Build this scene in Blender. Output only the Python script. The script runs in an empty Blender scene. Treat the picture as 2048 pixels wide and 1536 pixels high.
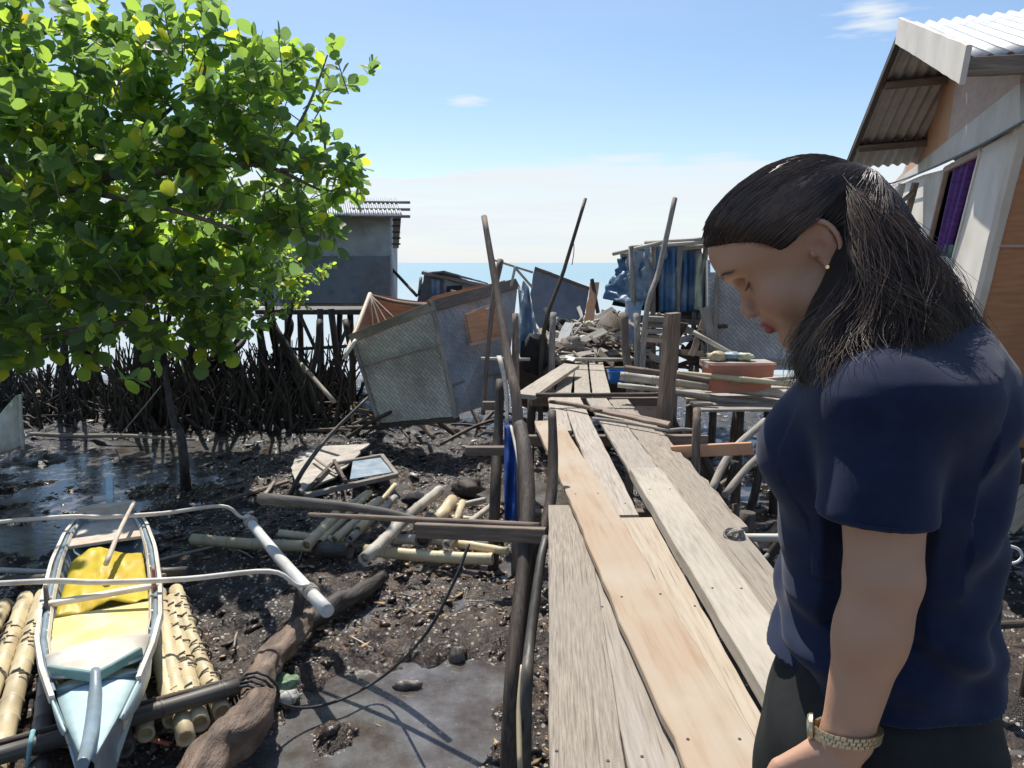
import bpy, bmesh, math, random
import numpy as np
from mathutils import Vector, Matrix, noise
S = bpy.context.scene
COL = S.collection
R_ = math.radians
PI = math.pi
rnd = random.Random(11)
# ------------------------------------------------------------ camera
CAM_H = 1.4; PITCH = R_(9.2); FOC = 1500.0
cam = bpy.data.cameras.new('camera'); camo = bpy.data.objects.new('camera', cam); COL.objects.link(camo)
cam.sensor_width = 36; cam.lens = 36 * FOC / 2048; cam.clip_start = 0.05; cam.clip_end = 9000
camo.location = (0, 0, CAM_H); camo.rotation_euler = (PI / 2 - PITCH, 0, 0)
S.camera = camo
# ------------------------------------------------------------ sky and sun
SUN_AZ = R_(-17)      # left of straight ahead
SUN_EL = R_(58)
world = bpy.data.worlds.new('World'); S.world = world; world.use_nodes = True
wt = world.node_tree; wt.nodes.clear()
def wn(t, **k):
    n = wt.nodes.new(t)
    for a, b in k.items(): setattr(n, a, b)
    return n
sky = wn('ShaderNodeTexSky', sky_type='NISHITA'); sky.sun_disc = False
sky.sun_elevation = SUN_EL; sky.sun_rotation = SUN_AZ; sky.air_density = 1.0; sky.dust_density = 0.6; sky.ozone_density = 2.0
tc = wn('ShaderNodeTexCoord'); sep = wn('ShaderNodeSeparateXYZ'); wt.links.new(tc.outputs['Generated'], sep.inputs[0])
mp = wn('ShaderNodeMapping'); mp.inputs['Scale'].default_value = (1.2, 1.2, 9.0); wt.links.new(tc.outputs['Generated'], mp.inputs[0])
nz = wn('ShaderNodeTexNoise'); nz.inputs['Scale'].default_value = 2.6; nz.inputs['Detail'].default_value = 8; nz.inputs['Roughness'].default_value = 0.55
wt.links.new(mp.outputs[0], nz.inputs['Vector'])
# low bank of cloud: full at the horizon, gone by about 9 degrees, its edge broken by noise
ma = wn('ShaderNodeMath', operation='MULTIPLY_ADD'); ma.inputs[1].default_value = 0.16; ma.inputs[2].default_value = -0.08
wt.links.new(nz.outputs[0], ma.inputs[0])
ad = wn('ShaderNodeMath', operation='ADD'); wt.links.new(sep.outputs['Z'], ad.inputs[0]); wt.links.new(ma.outputs[0], ad.inputs[1])
mr = wn('ShaderNodeMapRange'); mr.inputs['From Min'].default_value = 0.128; mr.inputs['From Max'].default_value = 0.112
mr.inputs['To Min'].default_value = 0.0; mr.inputs['To Max'].default_value = 1.0
wt.links.new(ad.outputs[0], mr.inputs['Value'])
# small puffs: two near the house roof
def puff(az, el, r, sq):
    c = (math.sin(R_(az)) * math.cos(R_(el)), math.cos(R_(az)) * math.cos(R_(el)), math.sin(R_(el)))
    m = wn('ShaderNodeMapping'); m.inputs['Location'].default_value = (-c[0], -c[1], -c[2] * sq)
    m.inputs['Scale'].default_value = (1, 1, sq)
    wt.links.new(tc.outputs['Generated'], m.inputs[0])
    l = wn('ShaderNodeVectorMath', operation='LENGTH'); wt.links.new(m.outputs[0], l.inputs[0])
    n2 = wn('ShaderNodeTexNoise'); n2.inputs['Scale'].default_value = 14; n2.inputs['Detail'].default_value = 7
    wt.links.new(mp.outputs[0], n2.inputs['Vector'])
    a = wn('ShaderNodeMath', operation='MULTIPLY_ADD'); a.inputs[1].default_value = r * 2.2
    wt.links.new(n2.outputs[0], a.inputs[0]); wt.links.new(l.outputs['Value'], a.inputs[2])
    q = wn('ShaderNodeMapRange'); q.inputs['From Min'].default_value = r * 2.0; q.inputs['From Max'].default_value = r * 1.2
    q.inputs['To Max'].default_value = 0.9
    wt.links.new(a.outputs[0], q.inputs['Value']); return q
tx = wn('ShaderNodeMapRange'); tx.inputs['From Min'].default_value = .38; tx.inputs['From Max'].default_value = .60; tx.inputs['To Min'].default_value = .68; tx.inputs['To Max'].default_value = 1.0
nq = wn('ShaderNodeTexNoise'); nq.inputs['Scale'].default_value = 3.4; nq.inputs['Detail'].default_value = 9; nq.inputs['Roughness'].default_value = .6
mq = wn('ShaderNodeMapping'); mq.inputs['Scale'].default_value = (1.0, 1.0, 16.0); wt.links.new(tc.outputs['Generated'], mq.inputs[0]); wt.links.new(mq.outputs[0], nq.inputs['Vector']); wt.links.new(nq.outputs[0], tx.inputs['Value'])
mm = wn('ShaderNodeMath', operation='MULTIPLY'); wt.links.new(mr.outputs[0], mm.inputs[0]); wt.links.new(tx.outputs[0], mm.inputs[1])
last = mm.outputs[0]
for args in ((20.5, 19.4, .050, 2.0), (24.6, 15.4, .050, 1.7), (-3.4, 11.4, .035, 3.5)):
    q = puff(*args)
    mx = wn('ShaderNodeMath', operation='MAXIMUM'); wt.links.new(last, mx.inputs[0]); wt.links.new(q.outputs[0], mx.inputs[1]); last = mx.outputs[0]
# thin high veil
n3 = wn('ShaderNodeTexNoise'); n3.inputs['Scale'].default_value = 1.3; n3.inputs['Detail'].default_value = 6
wt.links.new(mp.outputs[0], n3.inputs['Vector'])
v3 = wn('ShaderNodeMapRange'); v3.inputs['From Min'].default_value = .42; v3.inputs['From Max'].default_value = .8; v3.inputs['To Max'].default_value = .14
wt.links.new(n3.outputs[0], v3.inputs['Value'])
mx = wn('ShaderNodeMath', operation='MAXIMUM'); wt.links.new(last, mx.inputs[0]); wt.links.new(v3.outputs[0], mx.inputs[1]); last = mx.outputs[0]
cm = wn('ShaderNodeMix', data_type='RGBA'); cm.inputs['B'].default_value = (5.6, 6.0, 6.3, 1)
hsv = wn('ShaderNodeHueSaturation'); hsv.inputs['Saturation'].default_value = 1.08; hsv.inputs['Value'].default_value = .95; wt.links.new(sky.outputs[0], hsv.inputs['Color'])
wt.links.new(last, cm.inputs['Factor']); wt.links.new(hsv.outputs[0], cm.inputs['A'])
bg = wn('ShaderNodeBackground'); bg.inputs['Strength'].default_value = 0.10
wt.links.new(cm.outputs['Result'], bg.inputs['Color'])
wo = wn('ShaderNodeOutputWorld'); wt.links.new(bg.outputs[0], wo.inputs[0])
sun = bpy.data.lights.new('sun', 'SUN'); sun.energy = 3.8; sun.angle = R_(0.5); sun.color = (1, .95, .87)
suno = bpy.data.objects.new('sun', sun); COL.objects.link(suno)
SUNV = Vector((math.sin(SUN_AZ) * math.cos(SUN_EL), math.cos(SUN_AZ) * math.cos(SUN_EL), math.sin(SUN_EL)))
suno.rotation_euler = (-SUNV).to_track_quat('-Z', 'Y').to_euler()
S.view_settings.view_transform = 'Standard'; S.view_settings.look = 'None'; S.view_settings.gamma = 1
S.view_settings.exposure = 0.6
# ------------------------------------------------------------ helpers
FW = Vector((0, math.cos(PITCH), -math.sin(PITCH))); UP = Vector((0, math.sin(PITCH), math.cos(PITCH)))
def W(x, y, d):                      # point seen at photo pixel (x, y) (2048 wide), d metres along the view axis
    return Vector((0, 0, CAM_H)) + d * (FW + (x - 1024) / FOC * Vector((1, 0, 0)) + (768 - y) / FOC * UP)
def G(x, y, z):                      # the same, on the level plane of height z
    r = FW + (x - 1024) / FOC * Vector((1, 0, 0)) + (768 - y) / FOC * UP
    return Vector((0, 0, CAM_H)) + r * ((z - CAM_H) / r.z)
def tag(o, label=None, cat=None, group=None, kind=None):
    if label: o['label'] = label
    if cat: o['category'] = cat
    if group: o['group'] = group
    if kind: o['kind'] = kind
    return o
def empty(name, loc, label, cat, group=None):
    o = bpy.data.objects.new(name, None); COL.objects.link(o); o.location = loc; o.empty_display_size = .2
    return tag(o, label, cat, group)
def link(name, me, m, parent=None, M=None):
    o = bpy.data.objects.new(name, me); COL.objects.link(o)
    if m is not None and not me.materials: me.materials.append(m)
    M = M or Matrix.Identity(4)
    if parent is not None:
        o.parent = parent
        o.matrix_basis = world_of(parent).inverted() @ M
    else:
        o.matrix_basis = M
    return o
def world_of(o):
    M = o.matrix_basis.copy()
    return world_of(o.parent) @ M if o.parent else M
def mesh(name, v, f, smooth=False):
    me = bpy.data.meshes.new(name); me.from_pydata([tuple(p) for p in v], [], [tuple(q) for q in f]); me.update()
    if smooth: me.polygons.foreach_set('use_smooth', [True] * len(me.polygons))
    return me
def npmesh(name, v, quads, smooth=False):
    v = np.asarray(v, np.float32); q = np.asarray(quads, np.int32)
    me = bpy.data.meshes.new(name); me.vertices.add(len(v)); me.vertices.foreach_set('co', v.ravel())
    k = q.shape[1]
    me.loops.add(q.size); me.loops.foreach_set('vertex_index', q.ravel())
    me.polygons.add(len(q)); me.polygons.foreach_set('loop_start', np.arange(0, q.size, k, dtype=np.int32))
    me.polygons.foreach_set('loop_total', np.full(len(q), k, np.int32))
    if smooth: me.polygons.foreach_set('use_smooth', np.ones(len(q), bool))
    me.update(calc_edges=True); me.validate(); return me
def frame_from(z, x=None, loc=(0, 0, 0)):     # matrix whose local Z runs along z
    z = Vector(z).normalized()
    x = Vector(x) if x is not None else (Vector((0, 0, 1)) if abs(z.z) < .9 else Vector((1, 0, 0)))
    y = z.cross(x).normalized(); x = y.cross(z).normalized()
    M = Matrix((x, y, z)).transposed().to_4x4(); M.translation = loc
    return M
def tube_vf(pts, rad, n=8, off=0, cap=True, jit=0, seed=0, oval=1.0):
    pts = [Vector(p) for p in pts]; v = []; f = []
    t0 = (pts[1] - pts[0]).normalized()
    up = Vector((1, 0, 0)) if abs(t0.x) < .8 else Vector((0, 1, 0))
    for i, p in enumerate(pts):
        a = pts[max(i - 1, 0)]; b = pts[min(i + 1, len(pts) - 1)]
        t = (b - a).normalized(); s = t.cross(up).normalized(); u2 = s.cross(t)
        up = u2
        r = rad[i] if hasattr(rad, '__len__') else rad
        for k in range(n):
            a_ = 2 * PI * k / n
            rr = r * (1 + jit * noise.noise(p * 6 + Vector((math.cos(a_) * 2, math.sin(a_) * 2, seed))))
            v.append(p + (s * math.cos(a_) + u2 * math.sin(a_) * oval) * rr)
    for i in range(len(pts) - 1):
        for k in range(n):
            a = off + i * n + k; b = off + i * n + (k + 1) % n
            f.append((a, b, b + n, a + n))
    if cap:
        f.append(tuple(off + k for k in reversed(range(n)))); f.append(tuple(off + (len(pts) - 1) * n + k for k in range(n)))
    return v, f
def smoothpath(pts, n=6):
    P = [Vector(p) for p in pts]; P = [2 * P[0] - P[1]] + P + [2 * P[-1] - P[-2]]; out = []
    for i in range(1, len(P) - 2):
        a, b, c, d = P[i - 1:i + 3]
        for k in range(n):
            t = k / n
            out.append(.5 * ((2 * b) + (c - a) * t + (2 * a - 5 * b + 4 * c - d) * t * t + (3 * b - a - 3 * c + d) * t ** 3))
    out.append(P[-2]); return out
def lerp_list(a, n):
    a = list(a); return [np.interp(i / (n - 1) * (len(a) - 1), range(len(a)), a) for i in range(n)]
def rod(name, pts, rad, m, parent=None, n=10, sm=5, jit=.0, smooth=True, oval=1.0):
    """round member along world points; local Z runs along it"""
    pts = [Vector(p) for p in pts]
    dv = pts[-1] - pts[0]
    if dv.length < .01: dv = pts[len(pts) // 2] - pts[0]
    M = frame_from(dv, loc=pts[0]); Mi = M.inverted()
    lp = [Mi @ p for p in pts]
    lp = smoothpath(lp, sm) if len(lp) > 2 else [lp[0].lerp(lp[1], i / 4) for i in range(5)]
    rr = lerp_list(rad if hasattr(rad, '__len__') else [rad, rad], len(lp))
    v, f = tube_vf(lp, rr, n, jit=jit, seed=rnd.random() * 50, oval=oval)
    me = mesh(name, v, f)
    if smooth: me.polygons.foreach_set('use_smooth', [len(p.vertices) == 4 for p in me.polygons])
    return link(name, me, m, parent, M)
def bamboo(name, p0, p1, r, m, parent=None, seg=.28, bend=.012, r1=None, hollow=True):
    """culm with raised nodes, slight bend, open cut ends"""
    p0 = Vector(p0); p1 = Vector(p1); L = (p1 - p0).length; M = frame_from(p1 - p0, loc=p0); r1 = r1 or r
    ph = rnd.random(); bx, by = rnd.uniform(-bend, bend) * L, rnd.uniform(-bend, bend) * L
    zs = []; z = 0
    nodes = []
    z = ph * seg
    while z < L: nodes.append(z); z += seg * rnd.uniform(.85, 1.15)
    ev = {0.0: 0, L: 0}
    for q in nodes:
        for dz, e in ((-.02, 0), (-.006, .10), (0, -.03), (.006, .12), (.02, 0)):
            if 0 < q + dz < L: ev[q + dz] = e
    zs = sorted(ev)
    pts = [Vector((bx * math.sin(PI * z / L), by * math.sin(PI * z / L), z)) for z in zs]
    rad = [(r + (r1 - r) * z / L) * (1 + ev[z]) for z in zs]
    v, f = tube_vf(pts, rad, 12, cap=False)
    if hollow:
        n = len(pts)
        for (i, s) in ((0, 1), (n - 1, -1)):
            o = len(v); c = pts[i]
            for k in range(12): v.append(c + (v[i * 12 + k] - c) * .72)
            for k in range(12): v.append(c + (v[i * 12 + k] - c) * .68 + Vector((0, 0, s * .05)))
            for k in range(12):
                a, b = i * 12 + k, i * 12 + (k + 1) % 12; c1, d1 = o + k, o + (k + 1) % 12
                f.append((a, c1, d1, b) if s > 0 else (a, b, d1, c1))
                f.append((c1, c1 + 12, d1 + 12, d1) if s > 0 else (c1, d1, d1 + 12, c1 + 12))
            f.append(tuple(o + 12 + k for k in range(12)))
    me = mesh(name, v, f)
    me.polygons.foreach_set('use_smooth', [len(p.vertices) == 4 for p in me.polygons])
    return link(name, me, m, parent, M)
def board(name, p0, p1, w, th, m, parent=None, up=(0, 0, 1), seed=None, rough=.004, bev=.004, warp=.006, w1=None, roll=0):
    """sawn board from p0 to p1 (centre line of its top face): length on local Z, width local Y, thickness local X"""
    p0 = Vector(p0); p1 = Vector(p1); L = (p1 - p0).length
    M = frame_from(p1 - p0, x=up, loc=p0)
    if roll: M = M @ Matrix.Rotation(roll, 4, 'Z')
    seed = rnd.random() * 90 if seed is None else seed
    n = max(3, int(L / .12)); v = []; f = []; w1 = w1 or w
    prof = [(0, -1, 1), (0, 1, -1), (-bev, 1, 0), (-th + bev, 1, 0), (-th, 1, -1), (-th, -1, 1), (-th + bev, -1, 0), (-bev, -1, 0)]
    for i in range(n + 1):
        t = i / n; z = t * L
        hw = (w + (w1 - w) * t) / 2
        e = rough * noise.noise(Vector((seed, z * 7, 0))); e2 = rough * noise.noise(Vector((seed, z * 7, 9)))
        bow = warp * L * .3 * noise.noise(Vector((seed * 3, z * .8, 4))) ; sw = warp * L * .4 * noise.noise(Vector((seed * 5, z * .5, 8)))
        if i in (0, n): z += rnd.uniform(-.006, .006)
        for x, s, q in prof:
            v.append(Vector((x + bow, s * hw + q * bev + (e if s > 0 else e2) * 1.5 + sw, z + s * rough)))
    k = 8
    for i in range(n):
        for j in range(k):
            a = i * k + j; b = i * k + (j + 1) % k
            f.append((a, a + k, b + k, b))
    f.append(tuple(range(k))); f.append(tuple(n * k + j for j in reversed(range(k))))
    me = mesh(name, v, f); bm = bmesh.new(); bm.from_mesh(me); bmesh.ops.recalc_face_normals(bm, faces=bm.faces); bm.to_mesh(me); bm.free()
    return link(name, me, m, parent, M)
def slab(name, pts, th, m, parent=None, sub=1, noisez=0.0, jag=0.0):
    """flat panel with thickness from world outline points (roughly coplanar); local XY = its plane"""
    P = [Vector(p) for p in pts]; x = (P[1] - P[0]).normalized(); nn = Vector((0, 0, 0)); c = sum(P, Vector()) / len(P)
    for i in range(len(P)): nn += (P[i] - c).cross(P[(i + 1) % len(P)] - c)
    nn.normalize(); y = nn.cross(x).normalized(); x = y.cross(nn)
    M = Matrix((x, y, nn)).transposed().to_4x4(); M.translation = P[0]; Mi = M.inverted()
    l = [Mi @ p for p in P]; out = []
    for i in range(len(l)):
        a, b = l[i], l[(i + 1) % len(l)]; k = max(1, int((b - a).length / .12)) if jag else 1
        for j in range(k):
            q = a.lerp(b, j / k)
            if jag and j: q += Vector((rnd.uniform(-jag, jag), rnd.uniform(-jag, jag), 0))
            out.append(q)
    n = len(out); v = [Vector((q.x, q.y, q.z)) for q in out] + [Vector((q.x, q.y, q.z - th)) for q in out]
    f = [tuple(range(n)), tuple(n + i for i in reversed(range(n)))] + [(i, n + i, n + (i + 1) % n, (i + 1) % n) for i in range(n)]
    me = mesh(name, v, f); bm = bmesh.new(); bm.from_mesh(me)
    bmesh.ops.recalc_face_normals(bm, faces=bm.faces); bm.to_mesh(me); bm.free()
    return link(name, me, m, parent, M)
def sheet(name, q, nu, nv, fn, m, parent=None, th=.004, smooth=True):
    """thick grid between four world corners q (00,10,11,01); fn(u,v) gives offset along the normal, or a vector"""
    q = [Vector(p) for p in q]; x = (q[1] - q[0]).normalized(); nn = x.cross(q[3] - q[0]).normalized(); y = nn.cross(x)
    M = Matrix((x, y, nn)).transposed().to_4x4(); M.translation = q[0]; Mi = M.inverted(); l = [Mi @ p for p in q]
    top = []
    for j in range(nv + 1):
        for i in range(nu + 1):
            u, w = i / nu, j / nv
            p = l[0].lerp(l[1], u).lerp(l[3].lerp(l[2], u), w); o = fn(u, w)
            top.append(p + (Vector((0, 0, o)) if not isinstance(o, Vector) else o))
    N = len(top); v = top + [p - Vector((0, 0, th)) for p in top]; f = []
    for j in range(nv):
        for i in range(nu):
            a = j * (nu + 1) + i; f.append((a, a + 1, a + nu + 2, a + nu + 1)); f.append((N + a, N + a + nu + 1, N + a + nu + 2, N + a + 1))
    for i in range(nu):
        f.append((i, N + i, N + i + 1, i + 1)); b = nv * (nu + 1) + i; f.append((b, b + 1, N + b + 1, N + b))
    for j in range(nv):
        a = j * (nu + 1); f.append((a, a + nu + 1, N + a + nu + 1, N + a)); b = a + nu; f.append((b, N + b, N + b + nu + 1, b + nu + 1))
    return link(name, mesh(name, v, f, smooth), m, parent, M)
def corrugated(name, q, period, amp, m, parent=None, nv=3, th=.002, dent=.004):
    """corrugated sheet; waves run along q0->q1 direction, ridges along q0->q3"""
    L = (Vector(q[1]) - Vector(q[0])).length; nu = int(L / period * 8); s = rnd.random() * 40
    return sheet(name, q, nu, nv, lambda u, v: amp * math.sin(2 * PI * u * L / period) + dent * noise.noise(Vector((u * 5, v * 4, s))), m, parent, th)
# ------------------------------------------------------------ materials
def mat(name, stops, scale=8, stretch=(1, 1, 1), rough=.75, bump=.3, bscale=None, detail=6, blot=None, blot_scale=1.2,
        var=.12, spec=.4, metal=0, island=False, bdist=.01, coord='Object', extra=None, nrough=.6, translucent=None, sheen=0, contrast=(.3, .7)):
    m = bpy.data.materials.new(name); m.use_nodes = True; t = m.node_tree; N = t.nodes; L = t.links
    b = N['Principled BSDF']; out = N['Material Output']
    def nd(ty, **k):
        n = N.new(ty)
        for a, v in k.items(): setattr(n, a, v)
        return n
    tc = nd('ShaderNodeTexCoord'); mp = nd('ShaderNodeMapping'); mp.inputs['Scale'].default_value = stretch
    L.new(tc.outputs[coord], mp.inputs[0])
    oi = nd('ShaderNodeObjectInfo')
    addv = nd('ShaderNodeVectorMath', operation='ADD'); mul = nd('ShaderNodeMath', operation='MULTIPLY'); mul.inputs[1].default_value = 37.0
    L.new(oi.outputs['Random'], mul.inputs[0]); L.new(mp.outputs[0], addv.inputs[0]); L.new(mul.outputs[0], addv.inputs[1])
    nz = nd('ShaderNodeTexNoise'); nz.inputs['Scale'].default_value = scale; nz.inputs['Detail'].default_value = detail; nz.inputs['Roughness'].default_value = nrough
    L.new(addv.outputs[0], nz.inputs['Vector'])
    cr = nd('ShaderNodeValToRGB'); cr.color_ramp.elements.remove(cr.color_ramp.elements[1])
    for i, c in enumerate(stops):
        p = contrast[0] + (contrast[1] - contrast[0]) * i / max(1, len(stops) - 1)
        e = cr.color_ramp.elements[0] if i == 0 else cr.color_ramp.elements.new(p)
        e.position = p; e.color = (*c, 1)
    L.new(nz.outputs[0], cr.inputs[0]); colr = cr.outputs[0]
    if blot:
        n2 = nd('ShaderNodeTexNoise'); n2.inputs['Scale'].default_value = blot_scale; n2.inputs['Detail'].default_value = 5
        a2 = nd('ShaderNodeVectorMath', operation='ADD'); L.new(tc.outputs[coord], a2.inputs[0]); L.new(mul.outputs[0], a2.inputs[1])
        L.new(a2.outputs[0], n2.inputs['Vector'])
        r2 = nd('ShaderNodeMapRange'); r2.inputs['From Min'].default_value = .45; r2.inputs['From Max'].default_value = .68; r2.inputs['To Max'].default_value = blot[3] if len(blot) > 3 else .8
        L.new(n2.outputs[0], r2.inputs['Value'])
        mx = nd('ShaderNodeMix', data_type='RGBA'); mx.inputs['B'].default_value = (*blot[:3], 1)
        L.new(r2.outputs[0], mx.inputs['Factor']); L.new(colr, mx.inputs['A']); colr = mx.outputs['Result']
    if extra: colr = extra(nd, L, tc, colr, b)
    hs = nd('ShaderNodeHueSaturation')
    mv = nd('ShaderNodeMapRange'); mv.inputs['To Min'].default_value = 1 - var; mv.inputs['To Max'].default_value = 1 + var
    if island:
        ge = nd('ShaderNodeNewGeometry'); L.new(ge.outputs['Random Per Island'], mv.inputs['Value'])
    else: L.new(oi.outputs['Random'], mv.inputs['Value'])
    L.new(mv.outputs[0], hs.inputs['Value']); L.new(colr, hs.inputs['Color']); L.new(hs.outputs[0], b.inputs['Base Color'])
    b.inputs['Roughness'].default_value = rough; b.inputs['Specular IOR Level'].default_value = spec; b.inputs['Metallic'].default_value = metal
    if sheen: b.inputs['Sheen Weight'].default_value = sheen
    if bump:
        n3 = nd('ShaderNodeTexNoise'); n3.inputs['Scale'].default_value = bscale or scale * 2; n3.inputs['Detail'].default_value = 6; n3.inputs['Roughness'].default_value = .65
        L.new(addv.outputs[0], n3.inputs['Vector'])
        bp = nd('ShaderNodeBump'); bp.inputs['Strength'].default_value = bump; bp.inputs['Distance'].default_value = bdist
        L.new(n3.outputs[0], bp.inputs['Height']); L.new(bp.outputs[0], b.inputs['Normal'])
    if translucent:
        tr = nd('ShaderNodeBsdfTranslucent'); ms = nd('ShaderNodeMixShader'); ms.inputs[0].default_value = translucent[3]
        h2 = nd('ShaderNodeMix', data_type='RGBA', blend_type='MULTIPLY'); h2.inputs['Factor'].default_value = 1; h2.inputs['B'].default_value = (*translucent[:3], 1)
        L.new(hs.outputs[0], h2.inputs['A']); L.new(h2.outputs['Result'], tr.inputs[0])
        L.new(b.outputs[0], ms.inputs[1]); L.new(tr.outputs[0], ms.inputs[2]); L.new(ms.outputs[0], out.inputs[0])
    return m
ST = (14, 14, .9)
def cracks(nd, L, tc, colr, b):       # fine dark splits and saw marks along the grain
    mp = nd('ShaderNodeMapping'); mp.inputs['Scale'].default_value = (30, 90, 2.2); L.new(tc.outputs['Object'], mp.inputs[0])
    n = nd('ShaderNodeTexNoise'); n.inputs['Scale'].default_value = 1; n.inputs['Detail'].default_value = 8; L.new(mp.outputs[0], n.inputs['Vector'])
    r = nd('ShaderNodeMapRange'); r.inputs['From Min'].default_value = .60; r.inputs['From Max'].default_value = .70; r.inputs['To Max'].default_value = .75
    L.new(n.outputs[0], r.inputs['Value'])
    mx = nd('ShaderNodeMix', data_type='RGBA'); mx.inputs['B'].default_value = (.10, .08, .06, 1)
    L.new(r.outputs[0], mx.inputs['Factor']); L.new(colr, mx.inputs['A']); return mx.outputs['Result']
def knots(nd, L, tc, colr, b):
    mp = nd('ShaderNodeMapping'); mp.inputs['Scale'].default_value = (3, 5, 1.6); L.new(tc.outputs['Object'], mp.inputs[0])
    n = nd('ShaderNodeTexVoronoi'); n.inputs['Scale'].default_value = 1.0; L.new(mp.outputs[0], n.inputs['Vector'])
    r = nd('ShaderNodeMapRange'); r.inputs['From Min'].default_value = .12; r.inputs['From Max'].default_value = .03; r.inputs['To Max'].default_value = .8
    L.new(n.outputs['Distance'], r.inputs['Value'])
    mx = nd('ShaderNodeMix', data_type='RGBA'); mx.inputs['B'].default_value = (.16, .09, .05, 1)
    L.new(r.outputs[0], mx.inputs['Factor']); L.new(colr, mx.inputs['A']); return mx.outputs['Result']
def weave(sx=1., dark=(.10, .10, .10), mixf=.55):
    def fn(nd, L, tc, colr, b):        # herringbone-like split bamboo weave
        mp = nd('ShaderNodeMapping'); mp.inputs['Rotation'].default_value = (0, 0, R_(45)); mp.inputs['Scale'].default_value = (sx, sx, sx); L.new(tc.outputs['Object'], mp.inputs[0])
        br = nd('ShaderNodeTexBrick'); br.inputs['Scale'].default_value = 11; br.inputs['Mortar Size'].default_value = .035; br.inputs['Brick Width'].default_value = .9; br.inputs['Row Height'].default_value = .3
        br.inputs['Color1'].default_value = (1, 1, 1, 1); br.inputs['Color2'].default_value = (.62, .62, .62, 1); br.inputs['Mortar'].default_value = (.2, .2, .2, 1)
        L.new(mp.outputs[0], br.inputs['Vector'])
        mx = nd('ShaderNodeMix', data_type='RGBA', blend_type='MULTIPLY'); mx.inputs['Factor'].default_value = mixf
        L.new(colr, mx.inputs['A']); L.new(br.outputs['Color'], mx.inputs['B']); return mx.outputs['Result']
    return fn
M_ = {}
M_['plank_grey'] = mat('weathered_plank', [(.26, .22, .175), (.38, .33, .27), (.46, .41, .345)], 5, ST, .8, .7, extra=cracks, blot=(.38, .33, .27, .45), bdist=.004)
M_['plank_old'] = mat('old_cracked_plank', [(.19, .155, .12), (.35, .295, .23), (.48, .41, .33)], 6, (22, 22, 1.1), .85, 1.0, extra=cracks, blot=(.34, .30, .24, .6), bdist=.006)
M_['plank_new'] = mat('fresh_orange_plank', [(.38, .26, .16), (.46, .335, .22), (.45, .36, .26)], 3, (7, 9, .7), .7, .35, extra=knots, blot=(.50, .43, .33, .8), blot_scale=2.2, bdist=.003)
M_['plank_tan'] = mat('tan_plank', [(.34, .27, .19), (.44, .365, .27), (.48, .41, .32)], 4, (10, 12, .8), .78, .5, extra=cracks, blot=(.42, .34, .26, .4), bdist=.003)
M_['plank_pale'] = mat('pale_sawn_plank', [(.26, .225, .175), (.36, .315, .25), (.42, .375, .305)], 5, (9, 11, 1.2), .8, .6, extra=knots, blot=(.50, .44, .35, .4), bdist=.003)
M_['dark_wood'] = mat('dark_wet_post', [(.035, .027, .022), (.085, .062, .046), (.15, .11, .08)], 5, (12, 12, .9), .6, .8, blot=(.02, .018, .016, .7), bdist=.008)
M_['brown_wood'] = mat('brown_timber', [(.13, .09, .065), (.22, .16, .115), (.32, .25, .19)], 5, (12, 12, .9), .7, .7, blot=(.08, .06, .05, .6), bdist=.006)
M_['grey_wood'] = mat('grey_timber', [(.20, .175, .15), (.33, .295, .25), (.46, .42, .36)], 5, (12, 12, .8), .8, .7, blot=(.14, .12, .10, .6), bdist=.006)
M_['bamboo'] = mat('dry_bamboo', [(.46, .37, .21), (.60, .50, .30), (.68, .59, .39)], 3, (6, 6, .6), .5, .25, blot=(.36, .28, .17, .7), blot_scale=3, spec=.5, bdist=.002)
M_['bamboo_grey'] = mat('weathered_bamboo', [(.34, .31, .25), (.50, .46, .38), (.64, .60, .51)], 4, (8, 8, .6), .6, .35, blot=(.22, .19, .15, .6), blot_scale=3, bdist=.003)
M_['bamboo_dark'] = mat('blackened_bamboo', [(.05, .045, .04), (.10, .09, .075), (.18, .16, .13)], 4, (8, 8, .6), .5, .35, blot=(.03, .03, .03, .6), blot_scale=3, bdist=.003)
M_['weave'] = mat('woven_bamboo_wall', [(.46, .46, .42), (.62, .62, .58), (.70, .70, .66)], 3, (1, 1, 1), .8, .5, extra=weave(.55, mixf=.6), blot=(.30, .27, .23, .6), blot_scale=1.4)
M_['weave_lower'] = mat('grey_woven_wall', [(.40, .42, .43), (.54, .56, .58), (.62, .64, .66)], 3, (1, 1, 1), .85, .5, extra=weave(.7, mixf=.55), blot=(.20, .19, .18, .5), blot_scale=1.2)
M_['weave_white'] = mat('bleached_woven_sheet', [(.48, .42, .36), (.62, .56, .49), (.70, .65, .58)], 9, (1, 1, 1), .85, .8, extra=weave(2.), blot=(.34, .28, .22, .5), blot_scale=3)
M_['ply'] = mat('orange_plywood', [(.50, .24, .12), (.60, .31, .17), (.66, .38, .22)], 3, (1.5, 9, 3), .65, .15, blot=(.45, .24, .14, .5), blot_scale=1.5)
M_['ply_pink'] = mat('pink_plywood', [(.44, .31, .25), (.52, .38, .31), (.56, .43, .36)], 3, (2, 8, 3), .8, .15, blot=(.38, .28, .23, .5))  # pinker and greyer than the orange plywood
M_['cream'] = mat('cream_painted_board', [(.62, .56, .48), (.70, .65, .57), (.74, .70, .62)], 3, (1, 1, 1), .7, .12, blot=(.50, .44, .37, .5), blot_scale=2)
M_['tin'] = mat('corrugated_tin', [(.22, .24, .26), (.30, .33, .35), (.38, .40, .41)], 4, (2, 2, 2), .5, .1, metal=.25, blot=(.34, .30, .27, .5), blot_scale=2.5)
M_['tin_under'] = mat('shaded_tin', [(.36, .34, .32), (.44, .42, .40), (.50, .48, .46)], 4, (2, 2, 2), .6, .1, metal=.2, blot=(.34, .26, .2, .4))
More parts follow.
